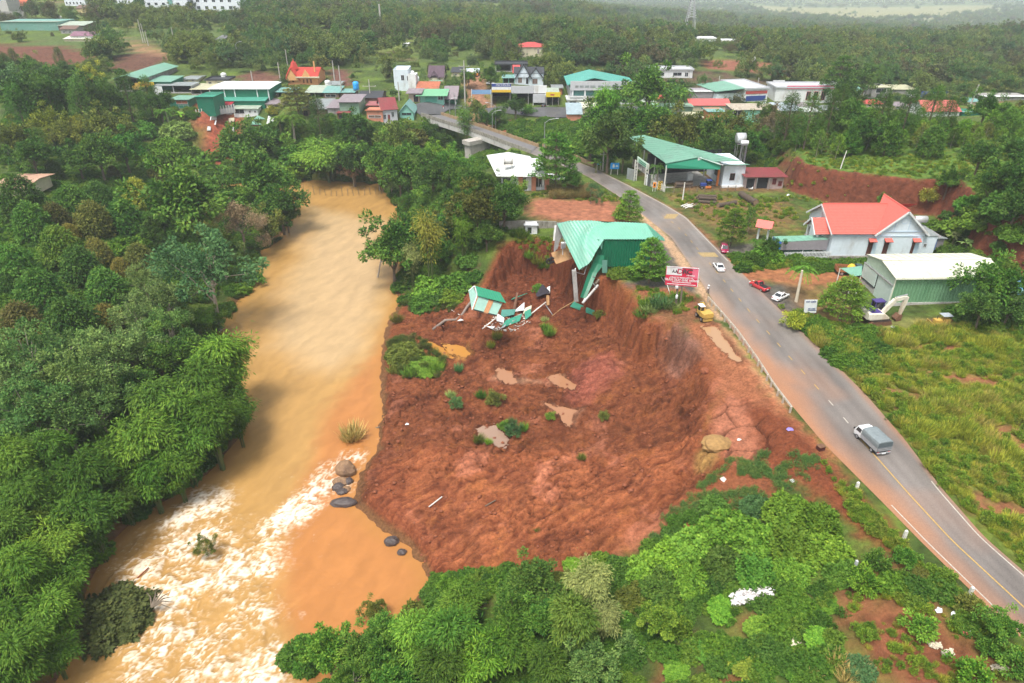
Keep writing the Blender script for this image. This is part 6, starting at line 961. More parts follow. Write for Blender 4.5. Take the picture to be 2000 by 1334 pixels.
b.bar((-4,0,hz*.86),(4,0,hz*.86),.35).bar((-3.2,0,hz*.95),(3.2,0,hz*.95),.35); obj('lattice_frame',b,mat('pylon_steel',(.45,.46,.47),.6),ms)
for px,yt,yb,l,r in[(386+53,143,158,'round white tank on a post behind the big green warehouse',.9),(765,211,232,'round tank on a stand before the maroon roofed house',.6),(1262,116,120,'white tank on the slope above the showroom',.9),(1473,118,122,'white tank on the green slope above the pink fascia shop',.9),(1716,140,146,'white tank above the trees at the right of the town',.8),(117,34,40,'white tank behind the very long green shed',1.3),(816,152,162,'round tank beside the white two storey house',.6),(641,162,170,'white box tank on the arched teal roof',.9)]:
 p=at(px,yb); tank('round_tank',l,0,0,r,1.6,None,MW,max(.3,zat(yt,p[1])-p[2]-1.6),True,p=p)
for px0,px1,yb,yt,yr,rm_,l in[(1250,1278,206,199,193.5,MPG,'sage roofed house behind the big street tree'),(1278,1304,200,194,189,MRED,'red roofed house behind the street palms'),(1570,1600,226,219,213,MWR,'white roofed house behind the dark pines'),(1606,1640,222,215,208.5,MGYR,'grey roofed house below the pink fascia strip'),(1690,1722,210,203,197,MRED,'red roofed house below the grey straw roofed building'),(1744,1776,214,208,202.5,MMAU,'mauve roofed house left of the dark blue hoarding'),(1886,1916,205,199,193.5,MTEAL,'teal roofed house right of the dark blue hoarding'),(640,664,171,166,160.5,MGYR,'grey roofed house right of the temple'),(358,386,160,155,150,MGYR,'grey roofed house behind the grey canopy'),(1390,1420,188,183,178,MORR,'rusty roofed house right of the blue roofed kiosk')]:H('town_house',l,'house',px0,px1,yb,yt,7,'gx',yr,MCR,rm_,[(.15,.35,.25,.75),(.6,.8,.25,.75)])
# ============================ VEHICLES, SIGNS, PEOPLE, SMALL THINGS
MCW=mat('car_white',(.78,.79,.79),.25,.04,1,coat=.6); MCRD=mat('car_red',(.50,.035,.04),.25,.06,1,coat=.6); MCMG=mat('car_magenta',(.28,.012,.06),.25,.06,1,coat=.6); MHL=mat('lamp_clear',(.75,.75,.72),.15,.02); MTL=mat('lamp_red',(.40,.01,.012),.25,.02); MRIM=mat('alloy_rim',(.45,.46,.48),.3,.05,metal=.7)
def wheel(par,x,y,r,w):
 o=obj('wheel',B().tube([(0,-w/2,0),(0,-w/2+.03,0),(0,w/2-.03,0),(0,w/2,0)],[r*.93,r,r,r*.93],18),MBLKR,par,True); o.location=(x,y,r)
 obj('rim',B().tube([(0,-w/2-.012,0),(0,w/2+.012,0)],r*.62,14),MRIM,o); return o
def loft(st):
 """closed body from cross sections (x, [(y, z)...]) mirrored left and right"""
 V=[]; F=[]; n=0
 for x,pr in st:
  full=[(y,z)for y,z in pr]+[(-y,z)for y,z in reversed(pr)]; n=len(full); V+=[(x,y,z)for y,z in full]
 for i in range(len(st)-1):
  for j in range(n):F.append((i*n+j,i*n+(j+1)%n,(i+1)*n+(j+1)%n,(i+1)*n+j))
 F.append(tuple(reversed(range(n)))); F.append(tuple((len(st)-1)*n+j for j in range(n))); return B().add(V,F)
def car(name,label,px,py,ang,m,kind='sedan',L=4.5,p=None,cat='car'):
 p=p if p is not None else on(px,py); t=thing(name,label,cat,p,ang); t.scale=(.64,.66,.66); hw=.88; pk=kind=='pickup'; suv=kind=='suv' or pk; zb=.98 if suv else .86; zt=1.72 if suv else 1.42; h=L/2
 pr=lambda w,z0,z1:[(w*.90,z0),(w,z0+.16),(w,z1-.16),(w*.93,z1)]
 tail=zb+(.02 if suv else .08)
 body=loft([(-h,pr(hw*.84,.36,tail-.08)),(-h+.12,pr(hw*.97,.28,tail)),(-h*.62,pr(hw,.24,tail)),(0,pr(hw,.24,zb+.02)),(h*.45,pr(hw,.24,zb)),(h*.85,pr(hw*.95,.26,zb-.16)),(h-.04,pr(hw*.8,.34,zb-.30))]); obj('body',body,m,t,True)
 if pk:c0,c1,c2,c3=-h*.18,-h*.10,h*.18,h*.46
 elif suv:c0,c1,c2,c3=-h*.94,-h*.84,h*.12,h*.46
 else:c0,c1,c2,c3=-h*.72,-h*.36,h*.10,h*.48
 cabin=loft([(c0,[(hw*.86,zb-.02),(hw*.84,zb+.03)]),(c1,[(hw*.90,zb-.02),(hw*.72,zt-.05)]),((c1+c2)/2,[(hw*.91,zb-.02),(hw*.74,zt-.02)]),(c2,[(hw*.90,zb-.02),(hw*.70,zt-.06)]),(c3,[(hw*.84,zb-.04),(hw*.80,zb)])]); obj('windows',cabin,MGLS,t)
 roof=loft([(c1-.04,[(hw*.73,zt-.07),(hw*.68,zt-.02)]),((c1+c2)/2,[(hw*.755,zt-.05),(hw*.70,zt+.03)]),(c2+.02,[(hw*.71,zt-.08),(hw*.66,zt-.03)])]); ro=obj('roof',roof,m,t,True)
 for s in(-1,1):
  for xa,za,xb,zb_ in((c0+.02,zb,c1,zt-.04),(c3-.02,zb-.02,c2,zt-.05),((c1+c2)/2,zb-.02,(c1+c2)/2,zt-.03)):obj('roof_pillar',B().bar((xa,s*hw*.87,za),(xb,s*hw*.735,zb_),.09,.06),m,t)
  obj('headlight',B().cb((h-.16,s*hw*.66,zb-.28),(.22,.34,.13)),MHL,t); obj('tail_light',B().cb((-h+.03,s*hw*.70,tail-.20),(.1,.34,.16)),MTL,t); obj('mirror',B().cb((c3-.15,s*(hw+.09),zb+.06),(.1,.18,.12)),m,t)
  for x in(-h*.60,h*.62):wheel(t,x,s*(hw-.08),.34 if suv else .31,.2)
 if pk:obj('load_bed',B().box(-h*.93,c0-.08,-hw*.78,hw*.78,zb-.0,zb+.045),MBLKR,t); obj('sports_bar',B().bar((c0-.2,-.7,zb),(c0-.05,-.6,zt-.25),.08).bar((c0-.2,.7,zb),(c0-.05,.6,zt-.25),.08),m,t)
 obj('bumper',B().cb((-h+.02,0,.42),(.14,hw*1.7,.18)),MBLKR if suv else m,t); obj('number_plate',B().cb((-h-.02,0,tail-.32),(.03,.46,.14)),MW,t); return t
def hd(a,b):A,C=on(*a),on(*b); return math.atan2(C.y-A.y,C.x-A.x)
ra=lambda i:math.atan2(*((SL[i+3]-SL[i])[::-1]))
car('white_sedan','white sedan driving up the road just past the yellow patch',1403,525,ra(iat(98)),MCW)
car('magenta_sedan','dark magenta car standing at the right road edge by the grassy corner',1414,491,ra(iat(106))+math.pi-.22,MCMG,'suv',4.2)
car('red_pickup','red pickup truck pulling off onto the dark gravel yard',1482,563,ra(iat(90))+.45,MCRD,'pickup',4.9,cat='pickup')
car('white_sedan','white sedan parked on dark gravel beside the leaning cream pole',1524,583,math.radians(38),MCW)
car('white_suv','white car parked behind the tree beside the white roofed house',1091,352,math.radians(12),MCW,'suv',4.4); car('white_suv','second white car tucked against the end of the white roofed house',1079,350,math.radians(10),MCW,'suv',4.4)
car('silver_car','silver car parked on the lane above the roadside workshop',958,165,math.radians(5),mat('car_silver',(.50,.51,.52),.3,.05,coat=.5)); car('dark_blue_car','dark blue car parked on the town road below the workshop',1026,222,math.radians(25),mat('car_navy',(.02,.035,.09),.3,.05,coat=.5),'suv'); car('black_car','black car standing before the grey workshop office',1062,208,math.radians(80),mat('car_black',(.012,.012,.016),.3,.05,coat=.5))
# ---- tarpaulin truck
i=iat(52.6); p=SL[i]*.47+SR[i]*.53; tk=thing('tarpaulin_truck','light truck with white cab and grey tarpaulin cover driving away on the road','truck',(p[0],p[1],.03),ra(i)); tk.scale=(.68,.86,.70); MTP=mat('grey_tarpaulin',(.20,.235,.245),.6,.15,2,bump=.05,dirt=(.14,.17,.18)); MBED=mat('truck_bed_grey',(.36,.37,.38),.5,.15,3)
cab=loft([(1.02,[(.82,.55),(.86,.9),(.84,1.4),(.72,1.93)]),(1.75,[(.84,.5),(.88,.9),(.86,1.4),(.72,1.95)]),(2.25,[(.84,.45),(.87,.85),(.84,1.28),(.66,1.86)]),(2.55,[(.80,.42),(.84,.80),(.78,1.18),(.72,1.24)])]); obj('cab',cab,MCW,tk,False)
for s in(-1,1):obj('side_window',B().slab([(1.25,s*.862,1.28),(2.2,s*.862,1.26),(2.05,s*.76,1.78),(1.25,s*.765,1.80)][::s],.03),MGLS,tk); obj('mirror',B().cb((2.4,s*1.02,1.45),(.08,.16,.26)),MBLKR,tk); obj('mirror_arm',B().bar((2.4,s*.8,1.5),(2.4,s*.98,1.5),.04),MBLKR,tk); obj('tail_light',B().cb((-2.55,s*.68,.62),(.05,.24,.12)),MTL,tk)
obj('windscreen',B().slab([(2.56,.70,1.27),(2.56,-.70,1.27),(2.28,-.62,1.82),(2.28,.62,1.82)],.03),MGLS,tk)
bd=B(); bd.box(-2.5,.95,-.9,.9,.72,.84)
for k in range(12):x=-2.46+k*.31; bd.box(x,x+.06,-.945,-.905,.85,1.45); bd.box(x,x+.06,.905,.945,.85,1.45)
bd.box(-2.5,.95,-.90,-.86,.85,1.50); bd.box(-2.5,.95,.86,.90,.85,1.50); obj('load_bed',bd,MBED,tk)
cv=[];
for x,sg in((-2.52,0),(-1.9,.03),(-1.3,-.01),(-.7,.03),(-.1,-.01),(.5,.03),(.97,0)):cv.append((x,[(.95,1.42),(.955,1.9+sg),(.88,2.22+sg),(.55,2.36+sg),(.01,2.40+sg)]))
obj('tarpaulin',loft(cv),MTP,tk,False)
for k in range(6):x=-2.2+k*.62; obj('tarp_fold',B().tube([(x,-.97,1.5),(x,-.955,1.92),(x,-.87,2.26),(x,-.4,2.40),(x,.4,2.40),(x,.87,2.26),(x,.955,1.92)],.03,5),MTP,tk)
bk_=obj('tail_gate',B().box(-2.58,-2.51,-.9,-.02,.80,1.42).box(-2.58,-2.51,.02,.9,.80,1.42),mat('tail_gate_grey',(.16,.17,.18),.6,.2,3),tk); obj('gate_slat',B().box(-2.61,-2.582,-.88,.88,.98,1.04).box(-2.61,-2.582,-.88,.88,1.24,1.29),MBED,bk_); obj('rear_flap',B().slab([(-2.56,-.9,1.5),(-2.56,.9,1.5),(-2.53,.85,2.2),(-2.53,-.85,2.2)],-.03),mat('dark_tarp_flap',(.09,.115,.125),.7,.2,3),tk)
obj('bumper',B().box(-2.66,-2.56,-.86,.86,.48,.62),MBED,tk); obj('number_plate',B().box(-2.69,-2.665,-.24,.24,.42,.62),MW,tk); obj('chassis',B().box(-2.4,2.2,-.42,.42,.44,.70),MBLKR,tk)
for x in(-1.45,1.72):
 for s in(-1,1):wheel(tk,x,s*.74,.36,.26)
 # ---- excavators
MEX=mat('machine_cream',(.66,.50,.25),.55,.15,2,dirt=(.42,.28,.14)); MEXW=mat('machine_white',(.70,.66,.55),.55,.12,2,dirt=(.48,.36,.24)); MPRP=mat('machine_purple',(.07,.05,.20),.5,.15); MYM=mat('machine_yellow',(.56,.36,.08),.55,.2,2,dirt=(.30,.19,.09))
def excavator(name,label,px,py,ang,tracked,mb,mc,arm,s=1.,p=None):
 p=p if p is not None else on(px,py); t=thing(name,label,'excavator',p,ang); t.scale=(s,s,s)
 if tracked:
  for q in(-1,1):
   b=B(); b.prism([(-1.6,.45),(-1.3,.1),(1.3,.1),(1.6,.45),(1.3,.85),(-1.3,.85)],q*1.1-.3,q*1.1+.3,'y'); tr=obj('track',b,MRUST,t); g=B()
   for k in range(14):x=-1.3+k*.2; g.box(x,x+.09,q*1.1-.33,q*1.1+.33,.845,.91)
   obj('track_pads',g,MBLKR,tr)
  z0=.95
 else:
  for x in(-1.05,1.15):
   for q in(-1,1):wheel(t,x,q*1.0,.48,.42)
  obj('chassis',B().box(-1.5,1.6,-.75,.75,.45,.85).box(-1.9,-1.5,-1.0,1.0,.3,.8),mb,t); z0=.95
 obj('slew_ring',B().lathe((0,0,z0-.12),[(.75,0),(.75,.2)],16),MBLKR,t)
 b=loft([(-1.95,[(.9,z0+.1),(1.05,z0+.3),(1.05,z0+.95),(.85,z0+1.1)]),(-1.6,[(1.15,z0+.05),(1.2,z0+.2),(1.2,z0+1.0),(1.1,z0+1.12)]),(.2,[(1.15,z0+.05),(1.2,z0+.2),(1.2,z0+.95),(1.1,z0+1.05)]),(1.1,[(1.1,z0+.05),(1.15,z0+.15),(1.15,z0+.30),(1.1,z0+.36)])]); obj('upper_body',b,mb,t)
 if mc:obj('engine_cover',B().box(-1.55,-.1,-1.0,1.0,z0+1.06,z0+1.16),mc,t)
 cb=B();
 for x,y in((-.35,.3),(1.05,.3),(-.35,1.15),(1.05,1.15)):cb.bar((x,y,z0+.3),(x*(1 if x<0 else .85),y,z0+1.95),.1)
 cb.box(-.45,1.0,.22,1.22,z0+1.95,z0+2.05); cb.box(-.4,1.1,.26,1.19,z0+.3,z0+.9); obj('cab_frame',cb,mc or mb,t); obj('cab_glass',B().prism([(-.31,z0+.92),(1.02,z0+.92),(.88,z0+1.93),(-.31,z0+1.93)],.33,1.12,'y'),MGLS,t); obj('cab_roof',B().box(-.5,1.05,.18,1.26,z0+2.052,z0+2.14),MW if not tracked else mc or mb,t)
 def seg(nm,a,c,w0,w1,d):
  a,c=Vector(a),Vector(c); x=(c-a).normalized(); up=Vector((-x.z,0,x.x)); v=[]
  for pnt,hh in((a,w0),(a.lerp(c,.45),max(w0,w1)*1.15),(c,w1)):
   for sy in(-d,d):v+=[pnt+up*hh/2+Vector((0,sy,0)),pnt-up*hh/2+Vector((0,sy,0))]
  F=[]
  for i in(0,4):F+=[(i,i+2,i+6,i+4),(i+1,i+5,i+7,i+3),(i,i+4,i+5,i+1),(i+2,i+3,i+7,i+6)]
  F+=[(0,1,3,2),(8,10,11,9)]; return obj(nm,B().add(v,F),mb,t)
 Q=[(x,-.25,z0+z)for x,z in arm]; seg('boom',Q[0],Q[1],.45,.5,.2); seg('boom',Q[1],Q[2],.5,.32,.2); seg('stick',Q[2],Q[3],.5,.3,.17)
 obj('cylinder',B().tube([(Q[0][0]+.3,-.25,Q[0][2]-.1),((Q[0][0]+Q[1][0]*2)/3,-.25,(Q[0][2]+Q[1][2]*2)/3-.5)],.09,8).tube([(Q[1][0],-.25,Q[1][2]+.35),(Q[2][0],-.25,Q[2][2]+.35)],.08,8),MSTL,t)
 e=Vector(Q[3]); bk=B(); pr=[(e.x-.3,e.z+.1),(e.x+.2,e.z),(e.x+.1,e.z-.75),(e.x-.5,e.z-.95),(e.x-.75,e.z-.5)]; bk.prism(pr,-.7,.2,'y'); obj('bucket',bk,MRUST,t); return t
excavator('tracked_excavator','cream tracked excavator with purple cab parked before the pale warehouse',1708,630,math.radians(8),True,MEXW,MPRP,[(.4,.5),(1.9,2.6),(3.5,2.9),(3.2,.25)],.94)
excavator('wheeled_excavator','yellow wheeled excavator with white cab roof working beside the guard rail',1374,622,math.radians(103),False,MYM,None,[(.6,.6),(1.6,1.9),(2.6,1.3),(2.9,-.1)],.63)
# ---- yellow machine in the weeds
t=thing('yellow_bulldozer','rusty yellow bulldozer with pale sheet roof standing in weeds by the warehouse','bulldozer',on(1837,636),math.radians(4)); t.scale=(.66,.66,.7); boxes('engine_block',t,MYM,(-1.6,.2,-.55,.55,.7,1.35)); boxes('seat_box',t,MYM,(.25,1.2,-.6,.6,.7,1.5)); boxes('rear_drum',t,MRUST,(1.25,1.75,-.5,.5,.6,1.3)); boxes('fuel_tank',t,MYM,(.3,.9,-.66,-.605,.8,1.3))
for q in(-1,1):obj('track',B().prism([(-1.6,.4),(-1.3,.05),(1.4,.05),(1.75,.4),(1.4,.78),(-1.3,.78)],q*.85-.22,q*.85+.22,'y'),MRUST,t)
obj('blade',B().slab([(-2.0,-1.3,.05),(-2.0,1.3,.05),(-2.15,1.3,.95),(-2.15,-1.3,.95)],.1),MYM,t); obj('push_arm',B().bar((-2.0,-.95,.4),(.3,-1.12,.45),.14).bar((-2.0,.95,.4),(.3,1.12,.45),.14),MYM,t)
for x,y in((-.3,-.6),(1.2,-.6),(-.3,.6),(1.2,.6)):obj('canopy_post',B().bar((x,y,1.3),(x,y,2.15),.07),MRUST,t)
obj('canopy',B().box(-.5,1.4,-.8,.8,2.16,2.24),mat('old_tin',(.50,.55,.60),.5,.25,3,metal=.3),t); obj('exhaust',B().tube([(-1.0,.2,1.3),(-1.0,.2,2.0)],.06,8),MBLKR,t)
# ---- old tipper truck, sawmill tractor, loader parts by the warehouse
t=thing('tipper_truck','old tipper truck with rusty orange bed and dark cab behind the green canopy','truck',on(1657,536),math.radians(-8)); t.scale=(.75,.75,.75); boxes('chassis',t,MBLKR,(-2.6,2.4,-.4,.4,.5,.8)); bed=B(); bed.box(-2.6,.9,-1.05,1.05,.82,.95); bed.box(-2.6,.9,-1.05,-.98,.95,1.7); bed.box(-2.6,.9,.98,1.05,.95,1.7); bed.box(-2.6,-2.53,-.97,.97,.95,1.7); bed.box(.83,.9,-.97,.97,.95,1.9); obj('tipper_bed',bed,mat('rusty_orange_bed',(.36,.14,.06),.8,.3,3,dirt=(.16,.07,.04)),t); obj('cab',loft([(1.1,[(.9,.7),(.95,1.3),(.85,2.1)]),(2.2,[(.9,.6),(.95,1.3),(.78,2.05)]),(2.5,[(.88,.6),(.9,1.1),(.85,1.25)])]),mat('cab_dark_green',(.05,.09,.09),.5,.2),t); obj('yellow_cargo',B().lathe((.3,.2,1.0),[(.7,0),(.8,.5),(.5,1.0),(.2,1.15)],10),MYEL,t)
for x in(-1.6,1.8):
 for s in(-1,1):wheel(t,x,s*.85,.46,.3)
t=thing('yard_tractor','dark blue tractor with orange counterweight parked under the sawmill hall','tractor',on(1377,368),math.radians(0)); t.scale=(.8,.8,.8); boxes('bonnet',t,mat('sign_navy',None),(-1.3,.2,-.4,.4,.7,1.35)); boxes('cab_frame',t,MBLKR,(.2,.28,-.7,.7,.9,2.1),(1.2,1.28,-.7,.7,.9,2.1)); boxes('cab_roof',t,mat('sign_navy',None),(.1,1.4,-.75,.75,2.11,2.2)); boxes('counterweight',t,MORG,(-.2,1.3,-.95,-.75,.3,.85));
for x,r in((-1.0,.4),(.8,.65)):
 for s in(-1,1):wheel(t,x,s*.7,r,.3)
t=thing('yellow_digger','small yellow digger in the mouth of the dark open hall','digger',at(270,179)); boxes('body',t,MYM,(-1.2,1.0,-.8,.8,.7,1.7)); boxes('cab',t,MYM,(-.2,.9,-.6,.6,1.7,2.6)); obj('boom',B().bar((.8,0,1.4),(2.2,0,3.2),.35).bar((2.2,0,3.2),(2.9,0,1.6),.3),MYM,t)
for s in(-1,1):obj('track',B().prism([(-1.3,.35),(-1.0,.0),(1.0,.0),(1.3,.35),(1.0,.7),(-1.0,.7)],s*.75-.2,s*.75+.2,'y'),MBLKR,t)
# ---- red billboard
o0=Vector(on(1327,598)); bl_=thing('red_billboard','red and white billboard on posts beside the road above the landslide','billboard',o0); Yb=o0.y; c4=[Vector(gy(x,y,Yb))-o0 for x,y in((1299,556),(1361.5,560.5),(1364.5,524),(1302,520))]
MBB=mat('billboard_red',(.62,.028,.075),.5,.06,1.5); bbd=obj('board',B().slab(c4,.12),MBB,bl_); ux=(c4[1]-c4[0]); uy=(c4[3]-c4[0]); nrm=ux.cross(uy).normalized()
def bp_(a,b_,d=.01):return c4[0]+ux*a+uy*b_+nrm*d
def face(nm,a0,a1,b0,b1,m,d=.012):return obj(nm,B().slab([bp_(a0,b0,d+.008),bp_(a1,b0,d+.008),bp_(a1,b1,d+.008),bp_(a0,b1,d+.008)],.008),m,bbd)
face('white_field',.01,.49,.56,.97,MW); face('pink_flash',.80,.99,.45,.97,mat('billboard_pink',(.72,.16,.24),.5,.05)); rot=Matrix((ux.normalized(),uy.normalized(),nrm)).transposed().to_euler(); wl,hl=ux.length,uy.length; MDG=mat('print_dark_grey',(.06,.05,.06),.6,.05); MDR=mat('print_crimson',(.45,.01,.05),.6,.05); MPW=mat('print_white',(.80,.78,.78),.6,.04)
def bt(s,a,b_,size,m,sx=1,bold=.01):return text_mesh('lettering',s,size,m,bbd,bp_(a,b_,.032),rot,'CENTER',.004,bold,sx)
bt('D',.43,.77,hl*.36,MDR,1.2,.02); bt('R',.575,.77,hl*.34,MDG,1.1,.02); bt('C',.72,.77,hl*.36,MDG,1.25,.02); bt('CÔNG TY TNHH MỘT TV',.48,.435,hl*.10,MPW); bt('TRẦN ĐỨC ĐẮK NÔNG',.50,.305,hl*.175,MPW,.92,.012); bt('ĐẮK NÔNG',.76,.58,hl*.08,MPW)
for z,w0,w1 in((.17,.2,.8),(.06,.05,.95)):face('small_print',w0,w1,z,z+.035,MPW)
for k in range(2):
 x=.18+k*.09; tri=[(x,.69),(x+.045,.88),(x+.09,.69),(x+.06,.69),(x+.045,.76),(x+.03,.69)]; obj('logo_peak',B().slab([bp_(a,b_,.03)for a,b_ in tri],.008),MDG,bbd)
obj('frame_edge',B().bar(bp_(0,1,.02),bp_(1,1,.02),.08).bar(bp_(1,0,.02),bp_(1,1,.02),.07),MW,bl_)
for a in(.42,.56):obj('post',B().bar(Vector((bp_(a,0).x,.1,-.3)),bp_(a,.9)+Vector((0,.18,0)),.22),MWOOD,bl_)
boxes('meter_box',bl_,MW,(bp_(.36,0).x-.15,bp_(.36,0).x+.2,-.2,.05,bp_(.36,0).z-.35,bp_(.36,0).z-.02)); t=thing('white_jug','white plastic jug hanging on the billboard post','jug',o0+Vector((-.55,-.05,1.2))); obj('jug_body',B().lathe((0,0,0),[(.16,0),(.18,.1),(.18,.4),(.07,.52),(.06,.6)],10),MW,t); obj('handle',B().bar((.1,0,.5),(.45,0,.55),.04),MBLKR,t)
# ---- white sign
o0=Vector(on(1584,622)); ws=thing('white_sign','white roadside sign with dark blue lettering behind tall grass','sign',o0); Yb=o0.y; c4=[Vector(gy(x,y,Yb))-o0 for x,y in((1570,611),(1594,611),(1597,586),(1572,586))]; bbd=obj('board',B().slab(c4,.08),MW,ws); ux=c4[1]-c4[0]; uy=c4[3]-c4[0]; nrm=ux.cross(uy).normalized(); rot=Matrix((ux.normalized(),uy.normalized(),nrm)).transposed().to_euler(); hl=uy.length; MNV=mat('print_navy',(.03,.06,.22),.6,.05)
bt('CƠ GIỚI',.5,.86,hl*.17,MNV,1.05,.008); bt('SỬA CHỮA',.6,.32,hl*.10,MNV); face('small_print',.3,.95,.18,.23,MNV)
for a in(.1,.9):obj('post',B().bar(Vector((bp_(a,0).x,.1,-.4)),bp_(a,.95)+Vector((0,.12,0)),.1),MSTL,ws)
# ---- people
MSK=mat('skin',(.32,.18,.11),.6,.05); MHAIR=mat('black_hair',(.012,.011,.01),.6,.05)
def person(label,p,ang,shirt,trousers,stride=.22,hat=None,sit=False,h=1.25,bag=None):
 k=h/1.7; J={}; E=[]
 def j(n,x,y,z,r,par=None):
  J[n]=(len(J),(x*k,y*k,z*k),r*k)
  if par:E.append((J[par][0],J[n][0]))
 if sit:
  j('pel',0,0,.82,.15); j('wst',.03,0,1.0,.14,'pel'); j('chs',.06,0,1.24,.17,'wst'); j('nk',.08,0,1.40,.06,'chs'); j('hd',.10,0,1.50,.085,'nk'); j('ht',.10,0,1.62,.09,'hd')
  for s,q in((1,'l'),(-1,'r')):j('h'+q,.05,s*.1,.80,.10,'pel'); j('k'+q,.42,s*.16,.72,.075,'h'+q); j('f'+q,.28,s*.17,.34,.05,'k'+q); j('t'+q,.42,s*.17,.30,.04,'f'+q); j('s'+q,.07,s*.19,1.32,.065,'chs'); j('e'+q,.22,s*.26,1.10,.05,'s'+q); j('w'+q,.46,s*.26,1.08,.038,'e'+q); j('m'+q,.54,s*.25,1.07,.04,'w'+q)
 else:
  j('pel',0,0,.93,.14); j('wst',0,0,1.08,.125,'pel'); j('chs',.01,0,1.30,.16,'wst'); j('nk',.01,0,1.45,.058,'chs'); j('hd',.03,0,1.54,.08,'nk'); j('ht',.02,0,1.66,.088,'hd')
  for s,q in((1,'l'),(-1,'r')):d=s*stride; j('h'+q,0,s*.09,.88,.10,'pel'); j('k'+q,d*.5+.04,s*.10,.48,.07,'h'+q); j('f'+q,d-(.05 if d<0 else 0),s*.10,.08,.045,'k'+q); j('t'+q,d+.15,s*.12,.035,.04,'f'+q); j('s'+q,.0,s*.185,1.38,.062,'chs'); j('e'+q,-d*.35,s*.25,1.12,.046,'s'+q); j('w'+q,-d*.6+.08,s*.27,.88,.034,'e'+q); j('m'+q,-d*.6+.12,s*.27,.79,.038,'w'+q)
 me=bpy.data.meshes.new('body'); me.from_pydata([v[1]for v in J.values()],E,[]); tmp=bpy.data.objects.new('tmp',me); COL.objects.link(tmp); md=tmp.modifiers.new('s','SKIN'); sv=me.skin_vertices[0].data
 for n,(i,_,r)in J.items():sv[i].radius=(r,r); sv[i].use_root=(n=='pel')
 sb=tmp.modifiers.new('d','SUBSURF'); sb.levels=1; sb.render_levels=1; dg=bpy.context.evaluated_depsgraph_get(); m2=bpy.data.meshes.new_from_object(tmp.evaluated_get(dg)); bpy.data.objects.remove(tmp)
 m2.name='body'; m2.materials.clear();
 for q in(MSK,shirt,trousers):m2.materials.append(q)
 sl=.86 if not sit else .9; yw=.17
 for pl in m2.polygons:
  c=pl.center/k; pl.use_smooth=True; lo=.95 if not sit else .84
  pl.material_index=0 if c.z>(1.43 if not sit else 1.38)else(2 if c.z<lo and(abs(c.y)<.2)else(0 if abs(c.y)>.2 and((not sit and c.z<1.1)or(sit and c.x>.25))else 1))
  if c.z<.07 and not sit:pl.material_index=0
 t=tag(link('person',m2),label,'person'); t.location=p; t.rotation_euler=(0,0,ang); hx=J['ht'][1]
 if hat:obj('hat',B().lathe((hx[0],0,hx[2]-.02),[(.20,0),(.10,.1),(.02,.14)],12),hat,t,True)
 else:obj('hair',B().lathe((hx[0]-.01,0,hx[2]-.05),[(.095,0),(.10,.05),(.07,.11),(.02,.13)],10),MHAIR,t,True)
 obj('nose',B().cb((hx[0]+.10,0,hx[2]-.07),(.03,.025,.04)),MSK,t); obj('eyes',B().cb((hx[0]+.088,.032,hx[2]-.04),(.01,.02,.012)).cb((hx[0]+.088,-.032,hx[2]-.04),(.01,.02,.012)),MHAIR,t); return t
def motorbike(label,p,ang,m):
 t=thing('motorbike',label,'motorbike',p,ang); t.scale=(.75,)*3
 for x in(-.6,.62):wheel(t,x,0,.28,.1)
 obj('frame_body',loft([(-.75,[(.08,.62),(.1,.72)]),(-.2,[(.13,.45),(.13,.78)]),(.2,[(.1,.35),(.1,.55)]),(.5,[(.16,.35),(.1,.95)])]),m,t); obj('seat',B().box(-.7,.05,-.12,.12,.76,.84),MBLKR,t); obj('handlebar',B().bar((.45,-.32,1.02),(.45,.32,1.02),.04).bar((.62,0,.3),(.45,0,1.02),.06),MBLKR,t); obj('headlight',B().cb((.55,0,.92),(.1,.16,.14)),MHL,t); return t
MSW=mat('shirt_white',(.74,.75,.76),.8,.05); MTB=mat('trousers_black',(.02,.02,.024),.8,.05)
person('person in white shirt and black trousers walking on the dusty road shoulder',on(1382,573),math.radians(-75),MSW,MTB,.2,MSW)
person('person in red top and white trousers walking across the road junction',on(866,214),math.radians(-60),mat('shirt_red',(.50,.04,.04),.8,.05),MSW,.24)
pb=gz(898,247,.03); mb_=motorbike('dark motorbike riding over the bridge near the town end',pb,math.radians(-50),MBLKR); person('person in dark clothes riding the motorbike on the bridge',pb-np.array((0.1,-.05,0)),math.radians(-50),mat('shirt_dark',(.05,.05,.06),.8,.05),MTB,sit=True)
motorbike('pale motorbike parked beside the maroon roofed lean-to',on(1466,372),math.radians(20),MW); motorbike('dark motorbike parked under the small green canopy',on(1671,567),math.radians(80),mat('sign_navy',None))
H('roadside_hut','low grey tin roof just behind the far parapet of the bridge','hut',897,919,244,236,4,'shedb',229,MGY,MGYR,Y=gz(905,243,-.5)[1]+5,over=.3)
